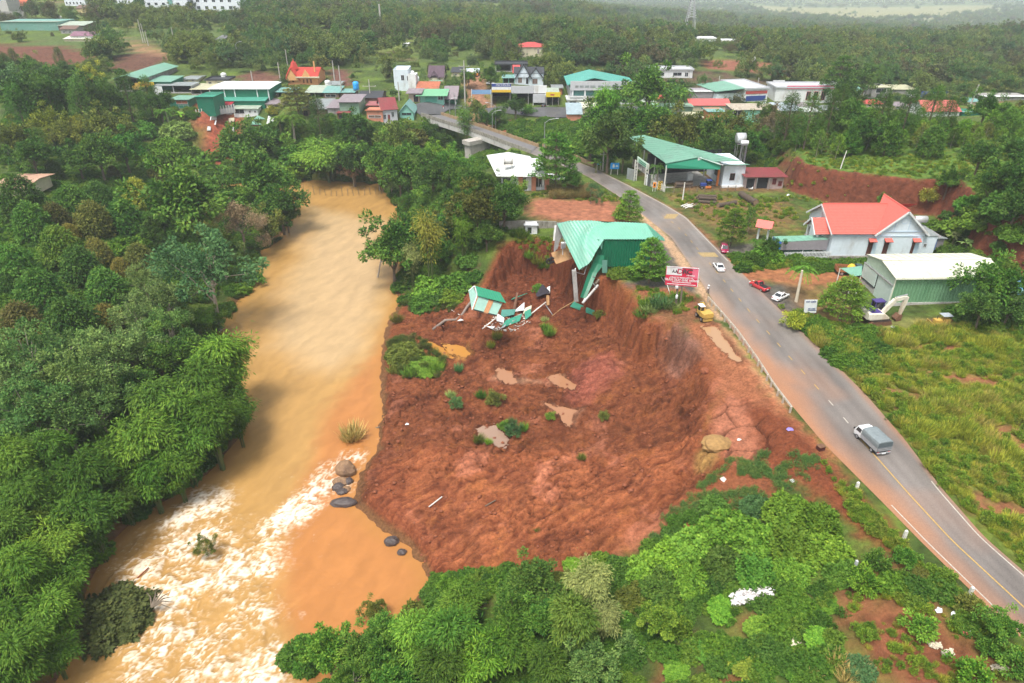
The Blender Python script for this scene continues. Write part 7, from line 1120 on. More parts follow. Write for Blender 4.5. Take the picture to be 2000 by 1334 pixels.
# ---- logs, planks, bins in the sawmill yard
MLOG=mat('log_bark',(.095,.070,.052),.95,.35,6,bump=.05); MEND=mat('log_end',(.24,.16,.10),.85,.2,6)
def log(label,a,b_,r,group=None,dz=0):
 p,q=on(*a),on(*b_); p.z+=r*.85+dz; q.z+=r*.85+dz; c=(p+q)/2; t=thing('felled_log',label,'log',c,0,group); n=9; pts=[(p-c).lerp(q-c,k/(n-1))+Vector((.03*math.sin(k*2.1),.03*math.cos(k*1.7),.02*math.sin(k)))for k in range(n)]; obj('bark',B().tube(pts,[r*(1+.06*math.sin(k*1.9))for k in range(n)],12,False),MLOG,t,True)
 for e,s in((pts[0],-1),(pts[-1],1)):d=(pts[-1]-pts[0]).normalized()*.02*s; obj('cut_end',B().tube([e-d,e+d],r*.93,12),MEND,t)
log('biggest single log, lying towards the villa on the sawmill yard',(1446,384),(1476,402),.62); log('short thick log lying crossways in the grass left of the biggest log',(1402,405),(1436,399),.42); log('small dark log on the short thick log',(1404,402),(1412,404),.32)
for k,(a,b_,z)in enumerate([((1364,396),(1398,398),0),((1362,392),(1400,394),0),((1360,388),(1396,389),0),((1364,394),(1397,396),.5),((1363,390),(1399,391),.5)]):log('mossy log in the low stack on the grassy sawmill yard',a,b_,.30,'mossy logs stacked on the yard',z)
for k in range(9):log('sawn log in the stack under the open sawmill hall',(1318+1*(k%3),367-(k%5)*1.5),(1352,366-(k%5)*1.5),.26,'sawn logs stacked under the hall',.45*(k//5))
for k in range(8):rod('stick','pale split stick in the firewood pile beside the road','firewood',[(1330+k*4,404+(k%3)*2,.05),(1343+k*3.4,400+(k*7%5),.12+.1*(k%2))],.12,MPOST if k<5 else MWOOD)['group']='firewood sticks beside the road'
boxes('white_machine',thing('saw_cabinet','white machine cabinet standing inside the sawmill hall','cabinet',on(1346,357)),MW,(-.5,.5,-.4,.4,0,2.0))
fp=B().box(-.06,.06,-.06,.06,-.2,1.1); yfn=thing('yard_fence','broken line of dark fence posts along the front of the sawmill yard','fence',on(1320,376)); c=Vector(yfn.location); me=None
for k in range(9):o=obj('post',fp,MWOOD,yfn)if me is None else link('post',me,None,yfn); me=o.data; o.location=Vector(on(1316+k*15,376-k*.4))-c
# ---- rocks at the water edge
MRK=mat('river_rock',(.26,.155,.085),.8,.3,2,bump=.1,dirt=(.10,.06,.045)); MRKD=mat('dark_wet_rock',(.075,.058,.055),.5,.3,2,bump=.1)
def rock(label,px,py,r,m,sq=(1,1,.7),z=WATER,seed=0,name='rock',cat='rock',dz=0):
 p=gz(px,py,z)if z is not None else on(px,py); V=[]; F=[]; n,k=14,9; rg=np.random.default_rng(seed)
 o_=rg.uniform(0,9,3)
 for i in range(k+1):
  for j in range(n):
   th_=math.pi*i/k; ph=2*math.pi*j/n; d=np.array((math.sin(th_)*math.cos(ph),math.sin(th_)*math.sin(ph),math.cos(th_))); q=r*(1+.35*float(fbm(np.array([d[0]*1.4+o_[0]+d[2]]),np.array([d[1]*1.4+o_[1]-d[2]]),3,seed)[0])); V.append(d*q*np.array(sq))
 F=[(i*n+j,(i+1)*n+j,(i+1)*n+(j+1)%n,i*n+(j+1)%n)for i in range(k)for j in range(n)]; o=obj(name,B().add(V,F),m); o.location=(p[0],p[1],p[2]+r*sq[2]*.35+dz); return tag(o,label,cat)
for k,a in enumerate([(676,922,1.25,MRK,(1,.9,.85),'largest brown boulder in the rapids at the landslide toe'),(666,943,.85,MRK,(1.1,.8,.6),'pale brown rock just below the largest boulder'),(680,942,.6,MRKD,(1,.9,.7),'dark rock to the right of the pale brown rock'),(661,954,.7,MRKD,(1,.9,.7),'dark rounded rock on the left of the small rock group'),(668,962,.6,MRKD,(1.1,.9,.6),'lowest dark wet rock of the small rock group'),(676,957,.5,MRK,(1,1,.6),'small brown rock in the middle of the small rock group'),(672,984,1.0,MRKD,(1.5,.7,.5),'long dark slab of rock close to the shore'),(765,1060,.75,MRKD,(1,.8,.65),'grey rock at the shore of the orange pool'),(785,1080,.5,MRKD,(1,.8,.6),'small grey rock below the other at the orange pool')]):rock(a[5],a[0],a[1],a[2],a[3],a[4],WATER,20+k)
for k,a in enumerate([(1397,870,1.35,'yellowish boulder of soil at the cracked edge by the terrace',mat('yellow_soil_lump',(.34,.20,.075),.95,.3,3,bump=.15),(1.1,.9,.55)),(1376,727,.5,'round red clod at the upper edge of the landslide',mat('red_clod',(.26,.085,.04),.95,.2,3,bump=.1),(1,1,.8))]):rock(a[3],a[0],a[1],a[2],a[4],a[5],None,50+k,'soil_boulder','boulder')
MCLOD=mat('red_clod',None)
# ---- roadside posts and litter
for a,l in[((1765,1052),'white kilometre post at the road edge, upper of two below the landslide'),((1893,1163),'white kilometre post at the road edge, lower of two below the landslide'),((1672,957),'pale broken post in dry weeds at the road edge')]:t=thing('marker_post',l,'post',on(*a)); obj('shaft',B().box(-.12,.12,-.09,.09,-.2,.85),MPOST,t); obj('cap',B().lathe((0,0,.85),[(.13,0),(.10,.06),(.02,.09)],8),MPOST,t)
t=thing('concrete_post','slim grey concrete post among the vines by the road','post',on(1666,1118)); boxes('shaft',t,MGL,(-.09,.09,-.09,.09,-.3,1.3)); t=thing('brick_box','dark brick coloured box on the muddy road edge','box',on(1602,878),.3); boxes('box_body',t,mat('dark_red_box',(.075,.018,.014),.8,.2),(-.32,.32,-.26,.26,-.05,.42)); boxes('lid',t,MRUST,(-.35,.35,-.29,.29,.421,.47))
def scrap(label,px,py,r,m,seed,name='plastic_bag',cat='litter'):
 p=on(px,py); g=np.random.default_rng(seed); V=[(0,0,r*.5)]+[(r*g.uniform(.5,1.2)*math.cos(a),r*g.uniform(.4,1)*math.sin(a),r*g.uniform(0,.35))for a in np.linspace(0,6.28,9)[:-1]]+[(.55*r*g.uniform(.5,1.2)*math.cos(a),.55*r*math.sin(a),r*g.uniform(.3,.7))for a in np.linspace(.3,6.58,9)[:-1]]
 F=[(1+i,1+(i+1)%8,9+(i+1)%8,9+i)for i in range(8)]+[(9+i,9+(i+1)%8,0)for i in range(8)]; o=obj(name,B().add(V,F),m,None,True); o.location=p+Vector((0,0,.03)); return tag(o,label,cat)
for k,(l,x,y,r,m)in enumerate([('purple plastic scrap at the edge of the dark soil bank',1540,848,.38,mat('purple_plastic',(.28,.22,.62),.5,.1)),('white bag on the pink cracked terrace',1443,860,.26,MW),('white bag low in the roadside bushes, upper of two',1834,1193,.34,MW),('white bag low in the roadside bushes, lower of two',1866,1203,.42,MW),('red and white bag on the bare soil near the road',1886,1235,.46,mat('red_bag',(.68,.06,.10),.5,.1)),('white end of the red bag on the bare soil',1896,1237,.34,MW),('white bag beside the weeds at the left of the bare soil',1503,1162,.42,MW),('white scrap at the edge of the litter heap',1515,1150,.36,MW),('white scrap in the ground vines left of the road',1412,937,.40,mat('pinkish_plastic',(.72,.55,.50),.6,.1)),('small white scrap in the ground vines nearer the road',1548,940,.28,MW),('pale scrap in the tall field grass beyond the truck',1770,820,.30,MW),('pale board scrap in the yellow grass of the field',1911,853,.36,MW),('white scrap by the excavator track',1744,640,.32,MW),('white lump in the grass behind the sawmill yard',1540,383,.55,MW),('white scrap on the red soil near the gully',795,828,.26,MW),('pale heap of husks in the grass left of the bare soil',1551,1257,.55,mat('pale_husks',(.60,.53,.40),.9,.2,6))]):scrap(l,x,y,r,m,100+k)
def heap(name,label,poly,n,s,m,seed,z=0):
 """loose bits too many to count: one object"""
 g=np.random.default_rng(seed); P=np.array([on(a,b_)[:2]for a,b_ in poly]); lo,hi=P.min(0),P.max(0); V=[]; F=[]
 while len(F)<n:
  q=lo+(hi-lo)*g.random(2)
  if not inside(q[0:1],q[1:2],P)[0]:continue
  zz=zl(q[0],q[1])+g.uniform(.02,.25)*z+.05; a=g.uniform(0,3.14); r=s*g.uniform(.5,1.5); i=len(V); tl=g.normal(0,.35,4)*r
  V+=[(q[0]+r*math.cos(a+t_),q[1]+r*.7*math.sin(a+t_),zz+tl[k])for k,t_ in enumerate((0,1.5,3.1,4.6))]; F.append((i,i+1,i+2,i+3))
 o=link(name,mesh_np(name,V,F),m); stuff(o); return o
heap('litter_heap','',[(1425,1170),(1445,1158),(1498,1152),(1506,1162),(1470,1180),(1432,1190)],420,.16,mat('mixed_litter',(.70,.66,.64),.7,.25,9),5,2.0)
heap('husk_heap','',[(1808,1256),(1835,1258),(1838,1268),(1820,1268)],130,.10,mat('pale_husks',None),6,.6); heap('husk_heap','',[(1838,1274),(1858,1270),(1862,1282),(1842,1285)],150,.10,mat('pale_husks',None),7,.6); heap('husk_heap','',[(1932,1300),(1965,1303),(1968,1310),(1940,1312)],120,.10,mat('pale_husks',None),8,.5)
heap('brick_rubble','',[(968,618),(1000,612),(1030,612),(1036,630),(1000,648),(962,642),(945,632)],260,.16,mat('rubble_mix',(.52,.47,.42),.85,.45,7),9,.8)
# soil clods strewn over the slide, and grass tufts come later
cl=[]; g=np.random.default_rng(77); V=[]; F=[]; ico=[(0,0,1),(.9,0,.3),(.28,.85,.3),(-.72,.53,.3),(-.72,-.53,.3),(.28,-.85,.3),(0,0,-.6)]
cx_,cy_=g.uniform(PX0+1,PX1-1,60000),g.uniform(PY0+1,PY1-8,60000); k_=(sdist(cx_,cy_,slide)>.2)&(sdist(cx_,cy_,river)<-.5)&(noise(cx_*.25,cy_*.25,201)+g.random(60000)*.5>.35); cx_,cy_=cx_[k_][:3000],cy_[k_][:3000]
for x,y in zip(cx_,cy_):
 r=.04+.26*g.random()**6; z=zl(x,y); i=len(V); a=g.uniform(0,6.28); c,s=math.cos(a),math.sin(a)
 for p in ico:k=r*g.uniform(.5,1.5); V.append((x+k*(p[0]*c-p[1]*s),y+k*(p[0]*s+p[1]*c),z+r*.25+k*p[2]*.8))
 for j in range(5):F.append((i,i+1+j,i+1+(j+1)%5)); F.append((i+6,i+1+(j+1)%5,i+1+j))
stuff(link('soil_clods',mesh_np('soil_clods',V,F),MCLOD))
# flooded fence posts upstream
ff=thing('flooded_fence','line of thin posts standing in the flooded bend of the river','fence',gz(680,383,WATER)); c=Vector(ff.location); me=None; g=np.random.default_rng(4)
for k,x in enumerate(np.linspace(592,745,15)):
 o=obj('post',B().tube([(0,0,-.4),(.05,.02,1.1),(.08,0,2.3)],.07,5),MWOOD,ff)if me is None else link('post',me,None,ff); me=o.data; o.location=Vector(gz(x,378+5*math.sin((x-590)/50.),WATER))-c; o.scale=(1,1,g.uniform(.5,1.15)); o.rotation_euler=(g.normal(0,.06),g.normal(0,.06),0)
 # driftwood on the raft of bushes and in the rapids
for k in range(7):a=math.radians(-20+k*22); p=gz(296,1186,WATER+.9); o=obj('driftwood_branch',B().tube([(0,0,0),(1.2*math.cos(a),1.0*math.sin(a),.9-.1*k),(2.0*math.cos(a+.2),1.8*math.sin(a+.2),.2)],[.09,.06,.02],5),MWOOD); o.location=p; tag(o,'grey brown driftwood branch tangled at the upstream end of the bush raft','branch','driftwood tangled on the bush raft')
rd_=obj('driftwood_stick',B().tube([(0,0,0),(.9,1.0,.5)],.07,5),mat('red_wood',(.22,.06,.03),.8,.2)); rd_.location=gz(266,1131,WATER+.1); tag(rd_,'reddish stick poking from the foaming rapids','branch')
# ============================ VEGETATION
ML=leafmat('leaf',None,.24); MBARK=mat('bark',(.16,.12,.085),.9,.3,6); MPALE=mat('pale_bark',(.36,.31,.25),.9,.2,6)
G_=np.random.default_rng(2024)
def unit(v):return v/(np.linalg.norm(v,axis=-1,keepdims=True)+1e-9)
def leafset(P,D,Nn,L,Wd,tint,fold=.18):
 """four-cornered folded leaves: base, two sides, tip"""
 n=len(P); L=np.broadcast_to(L,n)[:,None]; Wd=np.broadcast_to(Wd,n)[:,None]; S=unit(np.cross(D,Nn)); Nn=unit(np.cross(S,D))
 V=np.stack([P,P+D*L*.5+S*Wd*.5+Nn*L*fold*.4,P+D*L,P+D*L*.5-S*Wd*.5+Nn*L*fold*.4],1).reshape(-1,3)
 return V,np.arange(4*n).reshape(-1,4),np.repeat(tint,4)
def join(*ls):
 V,F,T,o=[],[],[],0
 for v,f,t in ls:V.append(v); F.append(f+o); T.append(t); o+=len(v)
 return np.concatenate(V),np.concatenate(F),np.concatenate(T)
def clumps(C,rc,Nout,per,L,Wd,droop=.3,spread=1.0,tv=.25,flat=1.):
 """leaf clumps at centres C, radius rc, outward direction Nout"""
 n=len(C); idx=np.repeat(np.arange(n),per); m=len(idx); q=unit(G_.normal(size=(m,3))); rr=G_.random(m)**.5; q[:,2]*=flat
 P=C[idx]+q*(np.broadcast_to(rc,n)[idx]*rr)[:,None]; out=unit(q*.8+Nout[idx]*.9+G_.normal(size=(m,3))*.35)
 D=unit(out*spread+np.array((0,0,-droop))+G_.normal(size=(m,3))*.35); Nn=unit(out*.5+np.array((0,0,.9))+G_.normal(size=(m,3))*.45)
 ct=G_.normal(0,tv*.6,n); tint=np.clip(.5+ct[idx]+G_.normal(0,tv,m),0,1); return leafset(P,D,Nn,L*G_.uniform(.7,1.3,m),Wd,tint)
def shell(n,rx,rz,zc,lo=-.35,jit=.12,prof=None):
 k=np.arange(n)+.5; z=1-(1-lo)*k/n; ph=k*2.39996+G_.normal(0,.25,n); r=np.sqrt(np.maximum(1-z*z,0)); d=np.c_[r*np.cos(ph),r*np.sin(ph),z]
 s=1+G_.normal(0,jit,n); s*=1+.22*np.sin(3*ph+4*z)*jit/.12; return np.c_[d[:,0]*rx*s,d[:,1]*rx*s,zc+d[:,2]*rz*s],d
def trunk(h,r,C=None,n=6,lean=0,m=None,forks=3):
 b=B(); b.tube([(0,0,-.6),(lean*.3,.05,h*.35),(lean*.7,-.05,h*.7),(lean,0,h)],[r*1.3,r,r*.75,r*.5],7)
 if C is not None and len(C):
  for i in G_.choice(len(C),min(n,len(C)),False):c=C[i]; a=Vector((lean*.7,0,h*G_.uniform(.5,.95))); e=Vector(c)*.92; b.tube([a,a.lerp(e,.5)+Vector((0,0,.08*h)),e],[r*.45,r*.28,r*.1],5)
 return b
class Proto:
 def __init__(s,name,sp,crown,trk,R,hc,h,bark=None):
  s.name,s.sp,s.R,s.hc,s.h=name,sp,R,hc,h; V,F,T=crown; s.me=mesh_np(name+'_crown',V,F,{'tint':T}); s.me.materials.append(ML); s.bark=bark or MBARK
  s.tm=None
  if trk is not None:
   s.tm=bpy.data.meshes.new(name+'_trunk'); s.tm.from_pydata([tuple(v)for v in trk.v],[],trk.f); s.tm.materials.append(s.bark)
PR={}
def reg(key,p):PR.setdefault(key,[]).append(p)
for k in range(4):
 rx,rz=3.0,(2.1,2.5,1.8,2.3)[k]; C,d=shell(46,rx*.80,rz*.85,4.6,-.4,.24); C2,d2=shell(12,rx*.4,rz*.5,4.6,-.6,.1); C=np.r_[C,C2]; d=np.r_[d,d2]
 reg('broad',Proto('broadleaf_tree','broadleaf tree',clumps(C,G_.uniform(.42,.86,len(C)),d,95,.36,.20,.25,1,.32),trunk(3.6,.17,C,9),3.0,4.6,7.0))
for k in range(3):
 C,d=shell(64,2.5,2.0,4.8,-.3,.2); C[:,2]+=.5*np.sin(C[:,0]*1.7+k); reg('fine',Proto('feathery_tree','feathery tree',clumps(C,G_.uniform(.35,.72,len(C)),d,80,.26,.15,.1,1,.28),trunk(4.2,.15,C,14,.3,forks=4),2.9,4.8,7.1,MPALE))
for k in range(3):
 n=70; z=(np.arange(n)+.5)/n; ph=np.arange(n)*2.4; r=1.75*np.sin(np.clip(1-z,0,1)**.62*1.75)*(1+G_.normal(0,.10,n)); C=np.c_[r*np.cos(ph),r*np.sin(ph),.8+z*4.2]; d=unit(np.c_[np.cos(ph),np.sin(ph),.3+z])
 reg('orchard',Proto('orchard_tree','orchard tree',clumps(C,G_.uniform(.35,.62,n),d,75,.32,.14,.75,1,.26),trunk(2.6,.12,C,4),2.0,2.9,5.1))
def bambooset(nc,H,spread,per,L,Wd,seed):
 P,D,Nn,T=[],[],[],[]; cul=B()
 for i in range(nc):
  a=2.4*i+G_.normal(0,.3); o=np.array((math.cos(a),math.sin(a),0)); h=H*G_.uniform(.65,1.08); sp_=spread*G_.uniform(.35,1.2); t=np.linspace(0,1,9)
  path=np.c_[(o[0]*(.25+sp_*t**2.2)),(o[1]*(.25+sp_*t**2.2)),h*(np.sin(t*1.95)/np.sin(min(1.95,math.pi/2))if True else t)]; cul.tube([tuple(p)for p in path[:8]],np.linspace(.06,.02,8),4,False)
  m=per; tt=G_.uniform(.22,1,m)**.75; q=np.stack([np.interp(tt,t,path[:,j])for j in range(3)],1); w=.16+.52*np.sin(np.clip((tt-.15)/.85,0,1)*2.6); off=G_.normal(size=(m,3))*w[:,None]*np.array((.8,.8,.65)); q=q+off
  ou=unit(off+o*.35); P.append(q); D.append(unit(ou*.75+np.array((0,0,-.55))+G_.normal(size=(m,3))*.3)); Nn.append(unit(ou*.6+np.array((0,0,.8))+G_.normal(size=(m,3))*.35)); T.append(np.clip(.5+G_.normal(0,.10)+G_.normal(0,.2,m)-.14*(tt-.5),0,1))
 P,D,Nn,T=map(np.concatenate,(P,D,Nn,T)); return leafset(P,D,Nn,L*G_.uniform(.7,1.3,len(P)),Wd,T),cul
for k in range(4):
 cr,cu=bambooset((16,13,19,11)[k],(8.2,7.2,9.0,7.6)[k],(2.2,2.6,2.4,1.8)[k],470,.50,.125,k); reg('bamboo',Proto('bamboo_clump','bamboo clump',cr,cu,2.9,5.2,8.4,mat('bamboo_culm',(.09,.12,.035),.6,.2,4)))
cr,cu=bambooset(5,7.5,.5,420,.34,.09,9); reg('plume',Proto('bamboo_plume','bamboo plume',cr,cu,1.0,4.4,7.6,mat('bamboo_culm',None)))
for k in range(3):
 n=5600; u_=unit(G_.normal(size=(n,3))); u_[:,2]=np.abs(u_[:,2])*1.05-.05; s=.82+.55*(ridged(u_[:,0]*1.5+k*5,u_[:,1]*1.5+u_[:,2]*1.3,2,301+k)-.45)+.25*fbm(u_[:,0]*3+k,u_[:,1]*3+u_[:,2]*2,3,305+k)+.10*fbm(u_[:,0]*6,u_[:,1]*6+u_[:,2]*5,2,311+k)-.10*G_.random(n)**2; P=u_*s[:,None]*np.array((2.6,2.6,2.0))
 D=unit(u_*.55+np.array((0,0,-.35))+G_.normal(size=(n,3))*.45); Nn=unit(u_*.9+np.array((0,0,.6))+G_.normal(size=(n,3))*.3); T=np.clip(.5+.30*fbm(P[:,0]*.9,P[:,1]*.9+P[:,2],3,321+k)+G_.normal(0,.18,n),0,1); reg('vine',Proto('vine_thicket','vine thicket',leafset(P,D,Nn,.34*G_.uniform(.6,1.4,n),.27,T),trunk(1.4,.1),2.6,1.1,2.2))
for k in range(2):
 cs,ds=[],[]
 for lv in range(6):
  z=1.5+lv*.72; r=(1.9,1.95,1.7,1.35,.95,.5)[lv]; n=(11,12,11,9,7,4)[lv]; ph=np.arange(n)*6.283/n+lv*.7; rr=r*G_.uniform(.55,1.02,n); cs.append(np.c_[rr*np.cos(ph),rr*np.sin(ph),z+.18*rr/r+G_.normal(0,.06,n)]); ds.append(np.c_[np.cos(ph),np.sin(ph),np.full(n,.5)])
 C,d=np.concatenate(cs),unit(np.concatenate(ds)); reg('tier',Proto('tiered_tree','tiered tree',clumps(C,.48,d,75,.24,.13,.1,1,.2,flat=.35),trunk(5.4,.09,C,16),1.9,3.2,5.9))
for k in range(2):
 V,F,T,o=[],[],[],0
 for i in range(9+k*2):
  a=i*2.4; ln=G_.uniform(1.7,2.5); el=G_.uniform(.35,1.15); n=7; w0=.30; base=np.array((.1*math.cos(a),.1*math.sin(a),2.2)); pts=[]
  for j in range(n):t=j/(n-1); pts.append(base+np.array((math.cos(a)*ln*t*math.cos(el)*1.1,math.sin(a)*ln*t*math.cos(el)*1.1,ln*(t*math.sin(el)*1.2-t*t*(.55+.35*G_.random())))))
  S=np.array((-math.sin(a),math.cos(a),0))
  for j,p in enumerate(pts):w=w0*math.sin(min(1,(j+.4)/n*1.15)*math.pi)**.7+.02; V+=[p-S*w+np.array((0,0,-.07)),p,p+S*w+np.array((0,0,-.07))]; T+=[.4+.2*(i%3-1)]*3
  for j in range(n-1):q=o+j*3; F+=[(q,q+1,q+4,q+3),(q+1,q+2,q+5,q+4)]
  o+=3*n
 reg('banana',Proto('banana_plant','banana plant',(np.array(V),np.array(F),np.clip(np.array(T),0,1)),B().tube([(0,0,-.3),(0,0,1.2),(0,0,2.3)],[.17,.14,.08],8),1.9,2.2,3.6,mat('banana_stem',(.20,.20,.08),.8,.3,4)))
def fronds(n,H,ln,lf,seed):
 P,D,Nn,T=[],[],[],[]
 for i in range(n):
  a=i*2.4; el=G_.uniform(-.1,1.2); t=np.linspace(.08,1,26); x=ln*(t*math.cos(el)); z=H+ln*(t*math.sin(el)-t*t*.75); c=np.c_[x*math.cos(a),x*math.sin(a),z]
  for s in(-1,1):S=np.array((-math.sin(a),math.cos(a),0))*s; m=len(t); P.append(c); D.append(unit(S+np.array((math.cos(a)*.7,math.sin(a)*.7,-.35))+G_.normal(size=(m,3))*.1)); Nn.append(np.tile((0,0,1.),(m,1))+G_.normal(size=(m,3))*.2); T.append(np.clip(.5+G_.normal(0,.15,m),0,1))
 P,D,Nn,T=map(np.concatenate,(P,D,Nn,T)); return leafset(P,D,unit(Nn),lf,.085,T)
reg('palm',Proto('palm_tree','palm tree',fronds(15,4.6,2.2,.55,1),B().tube([(0,0,-.4),(.1,0,2.2),(0,0,4.7)],[.16,.11,.09],8),1.9,4.5,6.0,MPALE)); reg('palm',Proto('palm_tree','palm tree',fronds(11,3.0,2.0,.6,2),B().tube([(0,0,-.4),(0,.1,1.5),(0,0,3.1)],[.16,.12,.1],8),1.8,3.0,4.5,MPALE))
def bare(seed,n=150,leaf=8000):
 b=B(); tips=[]
 def br(p,d,ln,r,lv):
  q=p+d*ln; b.tube([p,p.lerp(q,.5)+Vector(G_.normal(0,.05,3))*ln,q],[r,r*.8,r*.6],5,False)
  if lv==0:tips.append(np.array(q)); return
  for _ in range(3 if lv>1 else 4):br(q,(d+Vector(G_.normal(0,.55,3))+Vector((0,0,.12))).normalized(),ln*G_.uniform(.62,.85),r*.55,lv-1)
 br(Vector((0,0,-.4)),Vector((0,0,1)),2.3,.15,4); tp=np.array(tips); C=tp; d=unit(C-np.array((0,0,3.5))); idx=G_.choice(len(C),leaf); P=C[idx]+G_.normal(0,.22,(leaf,3)); return leafset(P,unit(G_.normal(size=(leaf,3))),unit(G_.normal(size=(leaf,3))+np.array((0,0,1.))),.15,.09,np.clip(G_.normal(.5,.25,leaf),0,1)),b,float(np.percentile(np.hypot(tp[:,0],tp[:,1]),90)),float(tp[:,2].max())
cr,b,R_,h_=bare(1); reg('bare',Proto('bare_tree','half bare tree',cr,b,R_,h_*.66,h_,mat('grey_twigs',(.17,.13,.10),.9,.2,6)))
for k in range(3):
 n=26; z=(np.arange(n)+.5)/n; ph=np.arange(n)*2.4; r=(.25+.75*np.sin((1-z)*2.4))*G_.uniform(.6,1.15,n); C=np.c_[r*np.cos(ph),r*np.sin(ph),1.5+z*3.0]; d=unit(np.c_[np.cos(ph),np.sin(ph),.5+z]); reg('young',Proto('young_tree','young plantation tree',clumps(C,.34,d,46,.24,.13,.2,1,.24),trunk(4.0,.05,C,10,m=None),1.1,2.9,4.7,MPALE))
for k in range(2):
 n=60; z=(np.arange(n)+.5)/n; ph=np.arange(n)*2.4; r=(.3+1.9*(1-z)**.8)*G_.uniform(.55,1.1,n); C=np.c_[r*np.cos(ph),r*np.sin(ph),1.6+z*5.6]; d=unit(np.c_[np.cos(ph),np.sin(ph),np.full(n,.35)]); reg('pine',Proto('pine_tree','dark pine',clumps(C,.5,d,70,.24,.07,.1,1,.2),trunk(6.8,.12,C,8),2.1,3.9,7.4))
for k in range(3):
 C,d=shell(24,.75,.6,.65,-.3,.2); reg('shrub',Proto('shrub','shrub',clumps(C,.32,d,60,.19,.11,.1,1,.25),trunk(.6,.04,C,5),1.0,.6,1.3))
def blades(n,R,H,w,lean=.5):
 a=G_.uniform(0,6.283,n); r=R*np.sqrt(G_.random(n)); P=np.c_[r*np.cos(a),r*np.sin(a),np.zeros(n)]; b_=G_.uniform(0,6.283,n); D=unit(np.c_[np.cos(b_)*lean,np.sin(b_)*lean,np.ones(n)]+.5*np.c_[np.cos(a),np.sin(a),np.zeros(n)]*lean); return leafset(P,D,unit(np.c_[np.cos(b_),np.sin(b_),np.full(n,-.3)]+G_.normal(size=(n,3))*.3),H*G_.uniform(.5,1.2,n),w,np.clip(G_.normal(.5,.25,n),0,1))
reg('tuft',Proto('grass_tuft','tall grass tuft',blades(260,.5,1.3,.07,.55),None,.9,.5,1.2)); reg('tuft',Proto('grass_tuft','tall grass tuft',blades(220,.6,1.0,.06,.8),None,1.0,.4,1.0))
# - placing single plants
ANCH=[('the pinkish roof in the forest',25,360),('the half bare tree by the river',470,440),('the small flooded inlet',395,620),('the white rapids',330,1040),('the bush raft',240,1230),('the red slip below the town',425,270),('the big green warehouse',470,190),('the dark open fronted hall',255,165),('the temple',595,150),('the maroon roofed house',763,215),('the flooded fence',670,370),('the bridge pier',918,290),('the white roofed house',1010,330),('the pale concrete wall',965,435),('the fallen shed',955,590),('the collapsed green hall',1190,470),('the red billboard',1330,545),('the sawmill hall',1340,310),('the showroom',1170,175),('the long red roof',1385,200),('the rusty warehouse',1480,215),('the coral red roof',1840,210),('the pink fascia shop',1585,180),('the red tiled villa',1700,440),('the pale warehouse',1810,560),('the white road sign',1584,600),('the cut bank',1700,370),('the driving truck',1692,845),('the litter heap',1465,1168),('the bare roadside soil',1810,1260),('the orange pool',760,1110),('the landslide toe',1000,1100),('the roadside workshop',1020,190),('the junction',860,210),('the grassy field',1850,750),('the left orchard',200,500),('the long green shed',80,50),('the upper ploughed field',270,120)]
SEEN={}
def project(p):
 q=np.array(p)-CAMP; zc=q[1]*math.cos(PITCH)-q[2]*math.sin(PITCH); yu=q[1]*math.sin(PITCH)+q[2]*math.cos(PITCH); return 1000+FPX*q[0]/zc,667-FPX*yu/zc,FPX/zc
def label_plant(px,py,R,sp,tone):
 d=[(math.hypot((px-a[1]),(py-a[2])*1.4),a)for a in ANCH]; dd,a=min(d,key=lambda q:q[0]); ax_,ay_=px-a[1],py-a[2]
 rel_=('right of' if ax_>0 else 'left of')if abs(ax_)>abs(ay_)*1.3 else('before' if ay_>0 else 'behind')if abs(ay_)>abs(ax_)*1.3 else(('lower right of' if ax_>0 else 'lower left of')if ay_>0 else('upper right of' if ax_>0 else 'upper left of'))
 return rel_,a[0],dd
TONES={k:tuple(c*1.55 for c in v)for k,v in dict(bamboo=(.048,.105,.012),dark=(.046,.102,.017),mid=(.060,.128,.018),bright=(.090,.170,.019),olive=(.095,.112,.022),brown=(.092,.094,.022),orange=(.130,.115,.022),grey=(.082,.140,.036),yellow=(.165,.185,.022),dusty=(.17,.125,.07),blue=(.055,.115,.038),pale=(.15,.19,.06),straw=(.30,.23,.08),raft=(.040,.050,.014)).items()}
WORD=dict(bamboo='fresh green',dark='dark green',mid='mid green',bright='bright green',olive='olive',brown='brownish',orange='orange brown',grey='grey green',yellow='yellow green',dusty='dusty brown',blue='bluish green',pale='pale green',straw='straw coloured',raft='dark')
CAT=dict(broad='tree',fine='tree',orchard='tree',bamboo='bamboo',plume='bamboo',vine='thicket',tier='tree',banana='banana plant',palm='palm',bare='tree',young='tree',pine='tree',shrub='shrub',tuft='grass tuft')
NM=dict(vine='thicket',banana='banana_plant')
PLANTS=[]
